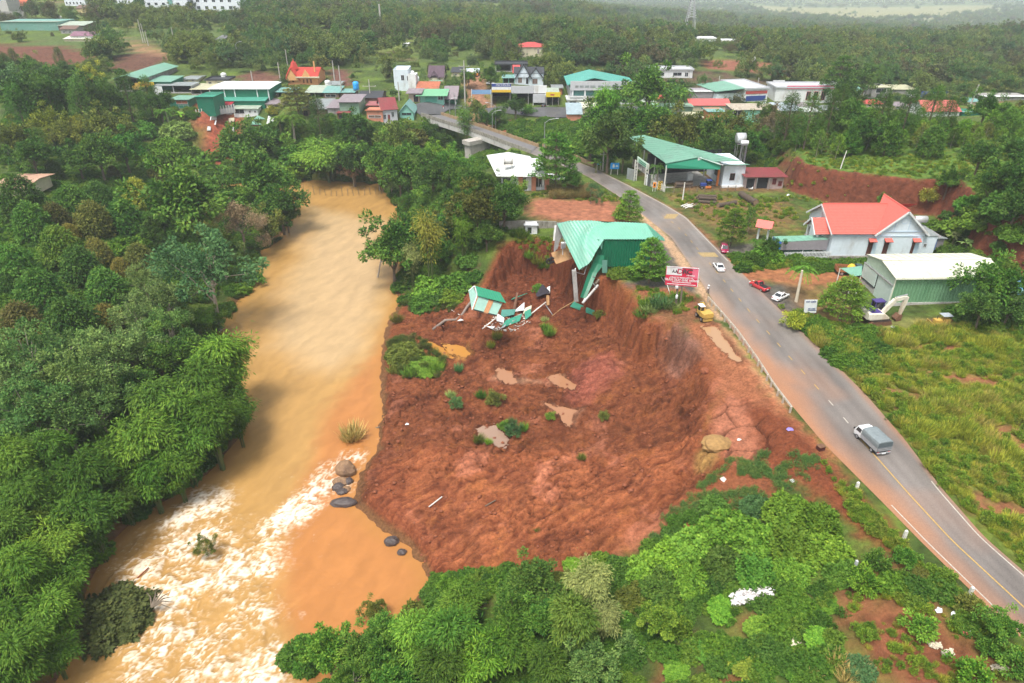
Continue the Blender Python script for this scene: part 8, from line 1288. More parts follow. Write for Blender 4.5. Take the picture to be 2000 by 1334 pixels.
def plant(key,px,py,w,tone,label=None,sq=1.,rot=None,tilt=None,p=None,scale=None,var=None,jit=.17):
 ps=PR[key]; pr=ps[var if var is not None else int(G_.integers(len(ps)))]
 if p is None:
  q=at(px,py); s=FPX/((q[1])*math.cos(PITCH)+(CAMH-q[2])*math.sin(PITCH)); sc=(w/2/s)/pr.R
  for _ in range(2):q=at(px,py,pr.hc*sc*sq); s=project(q)[2]; sc=(w/2/s)/pr.R
  p=Vector((q[0],q[1],max(zl(q[0],q[1])-.05,WATER-.15)))
 else:sc=scale; px,py,s=project((p[0],p[1],p[2]+pr.hc*sc)); p=Vector(p)
 t=bpy.data.objects.new(pr.name,None); COL.objects.link(t); t.empty_display_size=.2; t.location=p; t.scale=(sc,sc,sc*sq); t.rotation_euler=(tilt[0]if tilt else 0,tilt[1]if tilt else 0,G_.uniform(0,6.283)if rot is None else rot)
 c=np.array(TONES[tone])*(1+G_.normal(0,jit))*(1+G_.normal(0,jit*.35,3)); cn='crown' if key not in('tuft','vine','shrub')else 'foliage'
 o=link(cn,pr.me,None,t); o.color=(*np.clip(c,.005,.5),1)
 if pr.tm:link('trunk' if key not in('bamboo','plume')else 'culms',pr.tm,None,t)
 PLANTS.append([t,key,px,py,sc*pr.R,tone,label]); return t
def name_plants():
 grp={}
 for r in PLANTS:
  t,key,px,py,R,tone,label=r
  if label:tag(t,label,CAT[key]); continue
  rel_,an,dd=label_plant(px,py,R,key,tone); near_='' if dd<60 else 'well ' if dd<150 else 'far '; sz='small' if R<1.6 else 'medium' if R<2.6 else 'large' if R<3.6 else 'huge'
  if key in('shrub','tuft','young','banana','palm'):sz='small' if R<.9 else 'medium' if R<1.5 else 'large'
  l=f"{sz} {WORD[tone]} {PR[key][0].sp} {near_}{rel_} {an}"; l=l if len(l.split())<14 else l.replace(near_ or '~~',''); l=l if len(l.split())<14 else ' '.join(l.split()[1:]); grp.setdefault(l,[]).append(r)
 od=['leftmost','second from left','third from left','fourth from left','fifth from left','sixth from left','seventh from left','eighth from left','ninth from left']
 for l,rs in grp.items():
  rs.sort(key=lambda r:r[2])
  for i,r in enumerate(rs):
   t=l if len(rs)==1 else f"{'rightmost' if i == len(rs) - 1 else od[i] if i < 9 else 'crowded'} {l}"
   tag(r[0],t,CAT[r[1]],l if len(rs)>1 else None)
def poisson(poly,n,dmin,z=0.,world=None,avoid=0):
 P=world if world is not None else np.array([at(a,b_)[:2]for a,b_ in poly]); lo,hi=P.min(0),P.max(0); pts=[]
 for _ in range(n*30):
  q=lo+(hi-lo)*G_.random(2)
  if not inside(q[0:1],q[1:2],P)[0]:continue
  if pts and min((q[0]-a)**2+(q[1]-b_)**2 for a,b_ in pts)<dmin**2:continue
  if float(sdist(q[0:1],q[1:2],river)[0])>-.3:continue
  pts.append(tuple(q));
  if len(pts)>=n:break
 return pts
FOOT+=[(388,470,234,292,gz(430,262,-4)[1],-500,0,0),(830,1040,226,296,gz(930,275,0)[1],-500,0,0),(948,1078,297,372,gz(1010,372,0)[1],gz(1012,340,0)[0],gz(1012,340,0)[1],5),(1230,1530,266,372,134,36,143,9),(1515,1840,390,505,99,57,104,8),(1684,1930,508,602,82,58,86,7),(1085,1300,431,580,92,18,97,7),(920,1075,560,640,82,-500,0,0)]
def hides(x,y,z,R,h):
 """would this plant stand on a building or between it and the viewer?"""
 bx,by,s=project((x,y,z)); tx,ty,_=project((x,y,z+h)); r=R*s*.8
 for a,b_,y0,y1,Yb,fx_,fy_,fr in FOOT:
  if math.hypot(x-fx_,y-fy_)<fr+R*.5:return True
  if y<Yb and bx+r>a and bx-r<b_ and ty<y1-3 and by>y0:return True
 return False
def fill(poly,n,dmin,mix,smin,smax,world=None,check=True):
 ks=[m[0]for m in mix]; ws=np.array([m[2]for m in mix],float); ws/=ws.sum()
 for x,y in poisson(poly,n,dmin,world=world):
  i=int(G_.choice(len(mix),p=ws)); key,tone,_=mix[i]; sc=G_.uniform(smin,smax); z=zl(x,y); pr=PR[key][0]
  if min(math.hypot(x-q[0],y-q[1])for q in TAKEN)<dmin*.75 if TAKEN else False:continue
  if check and hides(x,y,z,pr.R*sc,pr.h*sc):continue
  plant(key,0,0,0,tone,p=(x,y,z-.05),scale=sc); TAKEN.append((x,y))
TAKEN=[]
def hand(rows):
 for r in rows:t=plant(*r[:5],**(r[5]if len(r)>5 else{})); TAKEN.append((t.location.x,t.location.y))
 # - plants picked out of the photograph: kind, crown centre, crown width, tone
L_=lambda s:dict(label=s)
hand([('broad',362,400,150,'mid',L_('very broad bright crowned tree on the left bank before the river bend')),('bare',468,440,125,'dusty',L_('half bare dusty brown tree leaning by the left river bank')),('fine',405,545,150,'blue',L_('wide grey green tree hung with pale creeper near the flooded inlet')),('orchard',40,385,72,'dark'),('orchard',60,432,62,'dark'),('orchard',108,425,50,'brown'),('orchard',142,398,62,'dark'),('orchard',182,428,60,'olive'),('orchard',192,385,52,'dark'),('orchard',242,425,62,'dark'),('orchard',266,378,50,'yellow'),('orchard',305,455,58,'dark'),('orchard',136,455,32,'orange'),('orchard',190,492,46,'orange'),('orchard',115,480,66,'bright'),('vine',250,480,86,'bright'),('orchard',352,468,58,'dark'),('orchard',376,450,30,'yellow'),('orchard',30,515,66,'mid'),('orchard',80,572,82,'dark'),('orchard',156,518,66,'dark'),('orchard',272,503,50,'brown'),('orchard',236,522,34,'orange'),('orchard',206,562,68,'dark'),('orchard',140,632,90,'dark'),('orchard',208,622,52,'orange'),('orchard',42,630,72,'brown'),('orchard',86,655,42,'orange'),('fine',262,620,76,'grey'),('fine',322,598,95,'grey'),('fine',280,548,66,'grey'),('fine',325,645,80,'grey'),('vine',338,640,60,'yellow'),('broad',425,632,44,'mid'),('vine',465,562,46,'bright'),('shrub',500,560,36,'mid'),('vine',440,600,40,'mid'),('broad',380,500,60,'dark'),('fine',430,500,70,'grey'),('broad',510,352,115,'dark',L_('big dark rounded tree where the river bends behind the left bank')),('vine',497,378,62,'bright'),('broad',545,400,85,'dark'),('broad',452,395,70,'dark'),('broad',560,430,50,'mid'),('broad',520,440,60,'olive'),('broad',90,240,62,'yellow'),('broad',125,265,60,'olive',L_('yellowish green tree standing out in the dark left forest')),('broad',152,248,46,'yellow'),('broad',30,270,70,'olive'),('broad',60,300,70,'dark'),('pine',250,195,60,'dark'),('pine',290,190,46,'dark'),('broad',60,190,90,'dark'),('broad',120,185,80,'dark'),('broad',185,195,80,'dark'),('broad',15,170,70,'blue'),('broad',210,250,80,'olive'),('pine',100,205,60,'dark'),('pine',160,215,60,'dark'),('pine',215,210,56,'dark'),('pine',40,220,60,'dark'),('broad',240,290,70,'dark'),('broad',190,300,80,'mid'),('broad',150,310,60,'dark'),('broad',310,200,50,'dark'),('vine',345,250,62,'pale'),('vine',330,282,60,'bright'),('vine',370,300,56,'mid'),('broad',470,295,95,'dark'),('broad',508,275,62,'dark'),('palm',322,215,44,'mid'),('vine',295,300,60,'bright'),('vine',275,250,60,'mid'),('banana',350,225,30,'bright'),('vine',520,320,80,'bright'),('vine',570,300,70,'mid'),('vine',560,330,80,'bright'),('bamboo',640,305,120,'bright',dict(label='large weeping bright green bamboo above the flooded bend',var=1,sq=.5)),('broad',695,250,64,'dark',L_('dark dense tree before the pink and maroon roofs')),('pine',622,232,50,'dark'),('palm',568,228,60,'bright',dict(var=1)),('banana',545,235,46,'mid'),('tier',578,192,66,'olive',dict(label='spreading olive tree over the roofs below the temple',sq=.62)),('shrub',532,218,22,'yellow'),('broad',770,270,70,'olive'),('vine',805,265,60,'olive'),('broad',745,320,80,'mid'),('broad',690,330,70,'dark'),('broad',800,320,80,'mid'),('broad',845,345,70,'dark'),('vine',720,295,70,'mid'),('broad',880,320,60,'mid'),('broad',850,300,50,'bright'),('fine',690,350,40,'dusty'),('fine',740,352,40,'dusty'),('broad',780,345,60,'mid'),('plume',911,255,24,'mid'),('broad',930,212,38,'olive'),('broad',950,232,38,'dark'),('broad',1007,207,36,'dark'),('broad',975,225,30,'mid'),('shrub',1033,217,22,'mid'),('broad',915,150,30,'bright'),('broad',958,148,40,'dark'),('tier',1086,308,84,'mid',dict(label='broad tree with dark trunk beside the white roofed house',sq=.9)),('broad',1120,352,36,'mid'),('bare',1155,372,44,'blue'),('broad',1190,268,95,'dark'),('broad',1155,275,60,'mid'),('banana',1112,290,34,'bright'),('banana',1150,300,36,'bright'),('banana',1165,318,34,'mid'),('palm',1240,288,46,'mid'),('palm',1285,325,42,'dark',dict(label='small palm before the sawmill hall by the lattice gate',var=1)),('broad',1218,300,50,'dark'),('broad',1265,180,92,'mid',L_('big street tree with dark trunk right of the showroom')),('broad',1235,185,60,'dark'),('palm',1330,178,56,'dark'),('palm',1310,185,40,'dark'),('pine',1297,212,34,'dark',L_('small conical dark tree before the pale green shed')),('broad',1220,222,24,'dark'),('broad',1193,208,24,'mid'),('broad',1170,232,60,'mid'),('bamboo',1185,222,60,'bright'),('broad',1225,240,70,'dark'),('broad',1275,240,80,'mid'),('broad',1330,255,80,'olive'),('broad',1390,260,70,'mid'),('broad',1440,255,60,'olive'),('broad',1420,232,30,'dark'),('broad',1500,232,60,'dark'),('broad',1460,278,60,'dark'),('broad',1400,285,50,'mid'),('broad',1650,190,60,'dark',L_('tallest dark tree rising before the pink fascia shop')),('tier',1640,152,60,'mid'),('broad',1690,160,50,'mid'),('bamboo',1705,140,36,'dark'),('pine',1540,235,60,'dark'),('pine',1580,238,60,'dark'),('pine',1620,235,60,'dark'),('broad',1660,230,70,'dark'),('pine',1720,232,60,'dark'),('pine',1770,230,60,'dark'),('pine',1820,222,56,'dark'),('pine',1850,236,50,'dark'),('broad',1925,215,60,'dark'),('broad',1690,255,60,'dark'),('fine',1515,245,60,'dusty'),('pine',1640,215,50,'dark'),('orchard',1672,238,14,'orange')])
hand([('broad',762,492,112,'mid',dict(label='wide leafy tree leaning out over the muddy water on the right bank',tilt=(0,-.18))),('broad',790,455,80,'dark'),('fine',735,520,60,'olive',dict(tilt=(0,-.35))),('broad',868,445,66,'blue',L_('bluish creeper draped tree on the right bank')),('broad',932,405,88,'olive',L_('tall yellowish tree left of the pale concrete wall')),('broad',890,395,62,'dark'),('broad',985,395,76,'dark',L_('dark round tree at the left edge of the red lot')),('broad',1005,375,46,'bright'),('vine',850,555,80,'bright'),('vine',900,548,76,'mid'),('vine',930,535,40,'dark'),('vine',830,585,60,'mid'),('vine',885,575,50,'bright'),('plume',838,490,40,'yellow'),('plume',805,520,24,'pale'),('plume',905,470,26,'bright'),('broad',905,430,60,'mid'),('broad',860,490,50,'mid'),('broad',800,395,40,'mid'),('vine',830,370,50,'bright'),('vine',865,380,50,'mid'),('fine',765,365,26,'grey'),('broad',930,350,50,'dark'),('broad',900,350,46,'mid'),('broad',955,355,36,'dark'),('vine',870,415,46,'olive'),('vine',985,430,40,'dark'),('vine',915,500,50,'mid'),('broad',950,455,50,'mid'),('vine',800,545,40,'olive'),('tier',1230,402,50,'bright',L_('small tiered tree at the left road edge above the green hall')),('tier',1272,503,66,'bright',L_('leafy tiered tree at the right corner of the collapsed hall')),('shrub',1212,422,26,'bright'),('tier',1433,440,52,'bright',L_('young tiered tree on the right verge by the road')),('palm',1488,425,22,'mid',dict(var=1)),('young',1465,425,26,'mid'),('vine',1500,495,60,'bright'),('vine',1470,505,46,'mid'),('palm',1477,470,26,'mid',dict(var=1)),('broad',1505,480,40,'dark'),('palm',1570,525,50,'mid',L_('young coconut palm behind the leaning cream pole')),('tier',1652,578,84,'bright',dict(label='flat crowned leafy tree between the white sign and the warehouse',sq=.75)),('broad',1945,555,100,'mid',L_('big layered tree covering the right end of the pale warehouse')),('broad',1920,600,70,'dark'),('broad',1975,600,60,'dark'),('shrub',1815,385,34,'yellow'),('vine',1830,440,50,'bright'),('vine',1880,440,70,'bright'),('banana',1865,462,34,'pale'),('banana',1890,475,34,'pale'),('vine',1855,490,50,'mid'),('vine',1920,420,80,'bright'),('vine',1970,395,90,'dark'),('broad',1985,350,80,'dark'),('broad',1940,360,70,'mid'),('vine',1985,450,60,'bright'),('broad',1990,400,70,'dark'),('vine',1900,395,60,'mid'),('broad',1855,350,46,'mid'),('shrub',1725,390,22,'mid'),('broad',1995,300,80,'dark'),('shrub',1800,1228,56,'bright',L_('round bright shrub alone on the bare roadside soil')),('broad',1958,1222,66,'mid',L_('leafy shrub tree at the road edge in the lower right corner')),('shrub',1900,1318,66,'bright'),('shrub',1985,1300,60,'mid'),('vine',1840,1150,46,'olive'),('shrub',1895,1185,46,'olive'),('vine',1870,1165,40,'olive'),('shrub',1930,1265,40,'mid'),('shrub',1690,1240,30,'bright'),('fine',410,1100,40,'olive',L_('half drowned leafy treetop standing in the foaming rapids')),('vine',232,1232,150,'raft',dict(label='dark bushy raft of vegetation lodged in the rapids',sq=.62)),('tuft',690,876,52,'straw',L_('straw coloured grass tussock in the orange shallows')),('vine',790,688,72,'olive',dict(label='mossy bush mound on the water side of the landslide',sq=.6)),('vine',835,712,70,'bright',dict(label='bright grassy patch on the left of the landslide',sq=.35)),('tuft',770,720,36,'olive'),('tuft',800,728,40,'bright'),('tuft',850,715,36,'bright'),('tuft',895,718,22,'blue'),('shrub',892,788,26,'blue'),('tuft',880,770,20,'pale'),('shrub',965,778,34,'olive'),('tuft',940,770,24,'mid'),('tuft',1000,825,24,'blue'),('shrub',1003,840,30,'blue'),('shrub',985,830,22,'mid'),('tuft',1022,836,22,'bright'),('tuft',935,855,26,'olive'),('tuft',955,865,18,'bright'),('shrub',1075,815,18,'bright'),('shrub',1180,815,22,'olive'),('tuft',1136,903,20,'olive'),('tuft',1050,1038,16,'olive'),('tuft',1066,640,24,'bright'),('tuft',1072,652,26,'bright'),('tuft',1064,622,18,'pale'),('tuft',970,655,24,'yellow'),('tuft',958,668,20,'yellow'),('shrub',1052,565,22,'mid'),('tuft',1035,492,30,'bright'),('tuft',1050,500,30,'yellow'),('tuft',1066,510,26,'bright'),('shrub',1172,598,22,'olive'),('tuft',1020,455,30,'bright'),('tuft',1005,455,24,'mid'),('tuft',775,625,26,'olive'),('tuft',1270,600,40,'pale'),('tuft',1255,615,40,'mid'),('tuft',1290,590,44,'blue'),('tuft',1310,595,40,'pale'),('tuft',1262,590,30,'bright'),('tuft',1320,580,36,'bright'),('shrub',1553,630,40,'yellow')])
# bamboo and big trees of the lower left bank
hand([('bamboo',440,720,110,'bright'),('bamboo',455,790,90,'bamboo'),('bamboo',405,770,100,'bamboo'),('bamboo',360,800,110,'bright'),('bamboo',300,790,110,'bamboo'),('bamboo',420,860,100,'bamboo'),('bamboo',360,880,110,'bamboo'),('bamboo',290,880,110,'bright'),('bamboo',235,890,100,'bamboo'),('bamboo',300,955,100,'bamboo'),('bamboo',240,970,90,'bamboo'),('bamboo',355,955,80,'bamboo'),('bamboo',170,950,100,'bamboo'),('bamboo',110,900,80,'bamboo'),('bamboo',30,920,90,'bright'),('bamboo',60,990,90,'bamboo'),('bamboo',180,1030,110,'bamboo'),('bamboo',110,1060,110,'bright'),('bamboo',20,1060,90,'bamboo'),('bamboo',60,1130,100,'bright'),('bamboo',140,1130,90,'bamboo'),('bamboo',20,1210,100,'bamboo'),('bamboo',100,1210,100,'bright'),('bamboo',40,1290,110,'bright'),('bamboo',110,1290,80,'bamboo'),('bamboo',20,1330,80,'bamboo'),('fine',60,700,120,'grey'),('fine',140,745,120,'grey'),('fine',60,800,120,'grey'),('fine',205,700,110,'grey'),('fine',255,690,90,'grey'),('fine',130,820,110,'grey'),('broad',310,705,90,'mid'),('broad',370,690,86,'dark'),('fine',10,750,100,'grey'),('broad',260,760,80,'dark'),('fine',190,790,100,'grey'),('vine',330,760,80,'bright'),('broad',20,850,80,'dark'),('broad',95,870,70,'dark'),('vine',250,830,80,'bamboo'),('vine',410,700,80,'bright'),('bamboo',470,850,60,'bamboo')])
# thickets of the lower middle and right
hand([('broad',640,1275,95,'mid'),('vine',600,1310,90,'mid'),('broad',735,1225,44,'olive'),('broad',700,1270,80,'mid'),('broad',760,1275,90,'mid'),('fine',690,1325,80,'mid'),('bamboo',820,1250,100,'bright'),('vine',810,1200,70,'olive'),('bamboo',880,1255,110,'bamboo'),('bamboo',930,1290,110,'bright'),('vine',860,1180,70,'mid'),('broad',770,1335,90,'mid'),('bamboo',860,1320,110,'bamboo'),('bamboo',990,1260,100,'bamboo'),('broad',1040,1135,90,'dark'),('vine',1090,1140,70,'olive'),('vine',1000,1150,60,'mid'),('bamboo',1150,1150,84,'pale',L_('pale silvery green bamboo in the lower middle thicket')),('bamboo',1120,1230,100,'mid'),('bamboo',1180,1220,70,'pale'),('broad',1060,1210,80,'mid'),('broad',1150,1300,90,'grey'),('bamboo',1070,1300,100,'bamboo'),('vine',1210,1120,80,'mid'),('vine',1170,1100,60,'bright'),('vine',1240,1160,70,'olive'),('vine',1260,1110,80,'bright'),('vine',1310,1085,90,'bright'),('vine',1300,1140,90,'mid'),('vine',1370,1060,100,'bright'),('vine',1360,1130,90,'bright'),('vine',1430,1030,110,'bright'),('vine',1430,1100,100,'mid'),('vine',1490,1050,100,'bright'),('vine',1480,1110,90,'mid'),('vine',1540,990,90,'bright'),('vine',1550,1060,100,'bright'),('vine',1600,1010,90,'bright'),('vine',1620,1070,90,'bright'),('vine',1650,1110,70,'mid'),('vine',1550,1110,80,'bright'),('vine',1400,985,60,'mid'),('vine',1480,985,60,'blue'),('shrub',1710,1100,50,'mid'),('shrub',1690,1140,56,'bright'),('broad',1290,1210,64,'bright'),('shrub',1230,1260,44,'grey'),('shrub',1330,1230,44,'bright'),('vine',1420,1190,70,'bright',dict(sq=.42)),('vine',1500,1230,80,'bright',dict(sq=.42)),('vine',1560,1190,70,'bright',dict(sq=.42)),('vine',1610,1250,70,'bright',dict(sq=.42)),('vine',1470,1290,80,'yellow',dict(sq=.42)),('vine',1390,1270,60,'mid',dict(sq=.42)),('vine',1570,1310,70,'mid',dict(sq=.42)),('vine',1680,1300,60,'blue'),('vine',1330,1310,60,'bright',dict(sq=.42)),('vine',1620,1180,46,'bright',dict(sq=.42)),('tuft',1640,1290,44,'straw'),('tuft',1570,1290,40,'straw'),('tuft',1665,1310,40,'straw'),('tuft',1680,1300,36,'straw'),('tuft',1655,1325,40,'straw'),('tuft',1590,1310,36,'straw'),('vine',1800,1120,40,'olive'),('shrub',1770,1090,40,'mid'),('shrub',1850,1130,36,'bright'),('vine',1120,1100,40,'bright'),('vine',900,1140,40,'bright'),('shrub',975,1118,20,'bright'),('shrub',870,1140,30,'bright')])
# filling the woods
fill([(0,140),(215,135),(330,215),(380,250),(330,330),(0,345)],34,4.2,[('broad','dark',4),('broad','mid',2),('broad','olive',1),('pine','dark',3),('broad','yellow',.6)],.75,1.25)
fill([(0,350),(430,345),(430,560),(300,600),(0,690)],26,3.0,[('orchard','dark',4),('orchard','olive',2),('orchard','mid',2),('orchard','brown',1),('vine','bright',1)],.65,1.05)
fill([(0,690),(250,660),(420,640),(410,900),(300,980),(0,1000)],12,3.4,[('fine','grey',3),('broad','dark',1),('bamboo','bamboo',2)],.6,.95)
fill([(0,1000),(220,960),(200,1060),(120,1250),(0,1334)],8,2.8,[('bamboo','bamboo',3),('bamboo','bright',2)],.55,.75)
fill([(560,1320),(700,1240),(820,1170),(1000,1130),(1200,1150),(1230,1300),(1100,1334),(700,1400)],12,2.6,[('broad','mid',2),('vine','mid',2),('bamboo','bamboo',2)],.5,.8)
fill([(440,330),(640,330),(800,345),(900,300),(820,255),(650,255),(560,255),(490,262)],24,3.4,[('broad','mid',3),('broad','dark',2),('vine','bright',2),('vine','mid',2)],.6,.95)
fill([(1110,240),(1500,245),(1640,260),(1640,275),(1450,300),(1300,270),(1180,275)],20,4.0,[('broad','mid',3),('broad','dark',2),('broad','olive',2),('bamboo','bright',1)],.65,1.0)
uw=lambda*q:np.array([(colx(a,y,6),y)for a,y in q])
fill(None,190,1.8,[('young','mid',3),('young','bright',4),('young','olive',2),('orchard','mid',2),('orchard','bright',1.5),('young','brown',.8)],.8,1.25,world=uw((1540,146),(1640,134),(1900,131),(2080,122),(2080,176),(1560,172)))
fill(None,16,3.2,[('broad','mid',2),('broad','dark',2),('vine','bright',2)],.6,.95,world=uw((1870,100),(2080,90),(2080,130),(1900,122)))
name_plants()
# - masses nobody could count: geometry-node scatter
def scatter(name,P,S,R,I,protos):
 """one object: points with scale, turn and kind; the nodes set a plant on every point"""
 me=bpy.data.meshes.new(name); P=np.asarray(P,np.float32); me.vertices.add(len(P)); me.vertices.foreach_set('co',P.ravel())
 for n,a,ty in(('s',S,'FLOAT'),('r',R,'FLOAT'),('k',I,'INT')):at_=me.attributes.new(n,ty,'POINT'); at_.data.foreach_set('value',np.asarray(a,np.float32 if ty=='FLOAT' else np.int32))
 o=link(name,me); stuff(o); pc=bpy.data.collections.new(name+'_kinds')
 for i,(m_,mt)in enumerate(protos):q=bpy.data.objects.new(f'{name}_kind_{i:02d}',m_.copy()); q.data.materials.clear(); q.data.materials.append(mt); pc.objects.link(q)
 ng=bpy.data.node_groups.new(name,'GeometryNodeTree'); ng.interface.new_socket('Geometry',in_out='INPUT',socket_type='NodeSocketGeometry'); ng.interface.new_socket('Geometry',in_out='OUTPUT',socket_type='NodeSocketGeometry'); L=ng.links
 gi,go_=ng.nodes.new('NodeGroupInput'),ng.nodes.new('NodeGroupOutput'); ip=ng.nodes.new('GeometryNodeInstanceOnPoints'); ci=ng.nodes.new('GeometryNodeCollectionInfo'); ci.inputs['Collection'].default_value=pc; ci.inputs['Separate Children'].default_value=True; ci.inputs['Reset Children'].default_value=True
 def na(n,t):a=ng.nodes.new('GeometryNodeInputNamedAttribute'); a.data_type=t; a.inputs['Name'].default_value=n; return a.outputs['Attribute']
 cx=ng.nodes.new('ShaderNodeCombineXYZ'); L.new(na('r','FLOAT'),cx.inputs['Z']); L.new(gi.outputs[0],ip.inputs['Points']); L.new(ci.outputs['Instances'],ip.inputs['Instance']); ip.inputs['Pick Instance'].default_value=True; L.new(na('k','INT'),ip.inputs['Instance Index']); L.new(cx.outputs[0],ip.inputs['Rotation']); L.new(na('s','FLOAT'),ip.inputs['Scale']); L.new(ip.outputs[0],go_.inputs[0])
 md=o.modifiers.new('scatter','NODES'); md.node_group=ng; return o
def thin(me,keep,seed,grow=1.35):
 """lighter copy of a crown for distance: fewer, larger leaves"""
 n=len(me.polygons); co=np.empty(len(me.vertices)*3,np.float32); me.vertices.foreach_get('co',co); co=co.reshape(-1,4,3); t=np.empty(len(me.vertices),np.float32); me.attributes['tint'].data.foreach_get('value',t); t=t.reshape(-1,4); g=np.random.default_rng(seed); i=g.choice(n,int(n*keep),False); q=co[i]; c=q.mean(1,keepdims=True); q=c+(q-c)*grow
 return mesh_np('far_crown',q.reshape(-1,3),np.arange(4*len(i)).reshape(-1,4),{'tint':t[i].ravel()})
GREENS=[(.060,.135,.034),(.090,.185,.042),(.072,.155,.048),(.135,.205,.045),(.062,.145,.056),(.165,.220,.052),(.085,.180,.040),(.125,.150,.060),(.100,.200,.045)]
LF=leafmat('far_leaf',GREENS,.25,.7)
LF2=leafmat('far_leaf_light',[(.11,.17,.035),(.16,.21,.045),(.13,.185,.05),(.19,.21,.06)],.25,.7); LF3=leafmat('far_leaf_olive',[(.10,.115,.04),(.14,.125,.06),(.085,.125,.045),(.075,.125,.05)],.25,.7)
farp0=[thin(p.me,.34,k,1.5)for k,p in enumerate(PR['broad']+PR['fine'][:2]+PR['orchard'][:1]+PR['pine'][:1])]; farp=[(m_,t_)for t_ in(LF,LF2,LF3)for m_ in farp0]
fn=len(farp0); P,S,R,I=[],[],[],[]
clear=[W2(q,z)for q,z in(([(-60,92),(130,96),(215,112),(120,128),(-60,126)],7),([(195,122),(270,104),(345,108),(310,130),(215,132)],7),([(235,84),(262,98),(345,112),(352,104),(290,90)],8),([(410,64),(442,68),(446,96),(478,122),(446,124),(408,100)],6),([(905,155),(945,158),(975,212),(912,214)],2),([(800,190),(900,200),(1095,205),(1340,206),(1340,226),(1095,236),(880,225),(800,230)],0),([(1375,113),(1500,112),(1565,135),(1380,138)],3),([(1105,146),(1245,140),(1250,158),(1115,164)],2),([(640,132),(685,132),(690,168),(650,164)],5),([(1300,160),(1560,165),(1560,180),(1300,180)],0),([(1500,122),(1585,124),(1575,140),(1495,138)],2),([(1905,192),(1965,192),(1980,218),(1895,218)],0),([(440,150),(560,146),(560,162),(450,160)],5),([(380,215),(480,215),(480,290),(380,310)],-3))]
plain_p=np.array([(colx(a,Y,-110),Y)for a,Y in((1470,2100),(1560,1740),(1680,1620),(1800,1740),(1950,2100),(1950,2600),(1470,2700))]); meadow=np.array([(colx(a,Y,-10),Y)for a,Y in((985,470),(1090,470),(1060,540),(980,540))])
NF=36000; a_=np.random.default_rng(5); az=a_.uniform(-.80,.80,NF*2); Dd=205*(3300/205)**(a_.random(NF*2)**.72); X_=np.tan(az)*Dd; Y_=Dd; Z_=Zf(X_,Y_); ok=Y_>208+12*noise(X_*.05,Y_*.05,7)
for c in clear:ok&=sdist(X_,Y_,c)<0
ok&=(sdist(X_,Y_,plain_p)<-5*noise(X_*.02,Y_*.02,8)*4)|(a_.random(NF*2)<.02); ok&=sdist(X_,Y_,meadow)<0; ok&=a_.random(NF*2)<.12+.88*sst(-.14,.06,fbm(X_*.011,Y_*.011,3,9)+.4*fbm(X_*.05,Y_*.05,3,10))
for x,y,z in zip(X_[ok],Y_[ok],Z_[ok]):
 sc=(.50+.85*a_.random()**1.5)*(.80 if y<260 else 1.0)*(1+.25*min(3.2,max(0,(y-400)/550)))
 low_=y<640
 if low_ and hides(x,y,z,2.6*sc,6.2*sc):
  sc*=.42
  if hides(x,y,z,2.6*sc,6.2*sc):continue
 P.append((x,y,z-.9*sc)); S.append(sc); R.append(a_.uniform(0,6.28)); pn=float(fbm(np.array([x*.02]),np.array([y*.02]),3,12)[0])+a_.normal(0,.12); I.append(int(a_.integers(fn))+(fn if pn>.08 else 2*fn if pn<-.24 else 0))
scatter('far_woods',P,S,R,I,farp)
# undergrowth among the trees
LU=leafmat('undergrowth_leaf',[(.055,.125,.022),(.090,.195,.026),(.130,.250,.028),(.080,.170,.032),(.115,.220,.028),(.165,.245,.034)],.4,.6)
up_=[(thin(p.me,.30,40+k,1.45),LU)for k,p in enumerate(PR['vine']+PR['shrub'])]
def spread(polys,n,smin,smax,seed,kinds,dens=None,rmin=.4,world=False):
 g=np.random.default_rng(seed); P,S,R,I=[],[],[],[]
 for poly,m_ in polys:
  Q=poly if isinstance(poly,np.ndarray)else np.array([at(a,b_)[:2]for a,b_ in poly]); lo,hi=Q.min(0),Q.max(0); q=lo+(hi-lo)*g.random((int(m_*3),2)); q=q[inside(q[:,0],q[:,1],Q)]; q=q[sdist(q[:,0],q[:,1],river)<-rmin]; q=q[sdist(q[:,0],q[:,1],ROADP)<-.35]
  if dens is not None:q=q[g.random(len(q))<dens(q[:,0],q[:,1])]
  for x,y in q[:int(m_)]:P.append((x,y,zl(x,y)-.05)); S.append(g.uniform(smin,smax)); R.append(g.uniform(0,6.28)); I.append(int(g.choice(kinds)))
 return P,S,R,I
far_ok=lambda x,y:np.array([0. if hides(a,b_,0 if y_>200 else float(z_),.8,1.2)else 1. for a,b_,y_,z_ in zip(x,y,y,Zf(x,y))])
a1=spread([([(0,135),(215,130),(400,225),(400,345),(0,350)],900),([(0,345),(430,345),(560,350),(570,440),(500,500),(480,570),(0,700)],2300),([(0,700),(420,640),(470,860),(380,960),(220,1050),(160,1250),(0,1334)],900),([(400,350),(700,350),(830,350),(950,330),(1030,300),(950,262),(830,235),(560,240),(480,260),(390,310)],1500),([(760,350),(930,340),(1000,380),(1020,430),(980,455),(920,500),(900,590),(790,600),(770,560)],700),([(1100,310),(1060,285),(1000,262),(960,240),(1110,236),(1500,240),(1620,262),(1540,300),(1300,280),(1220,300),(1180,325)],1500)],0,.30,.75,61,range(len(up_)),far_ok)
a2=spread([([(1520,610),(1560,615),(1700,650),(1760,690),(1700,740),(1640,720),(1570,640)],170),([(1840,600),(1960,615),(2040,600),(2040,670),(1900,640)],150),([(1420,500),(1520,500),(1530,515),(1440,530),(1425,520)],90),([(1540,505),(1690,512),(1680,530),(1560,530)],120),([(1840,420),(1900,395),(2040,330),(2040,520),(1900,515),(1860,470)],260),([(1190,528),(1300,528),(1310,548),(1200,550)],60)],0,.22,.55,62,range(len(up_)))
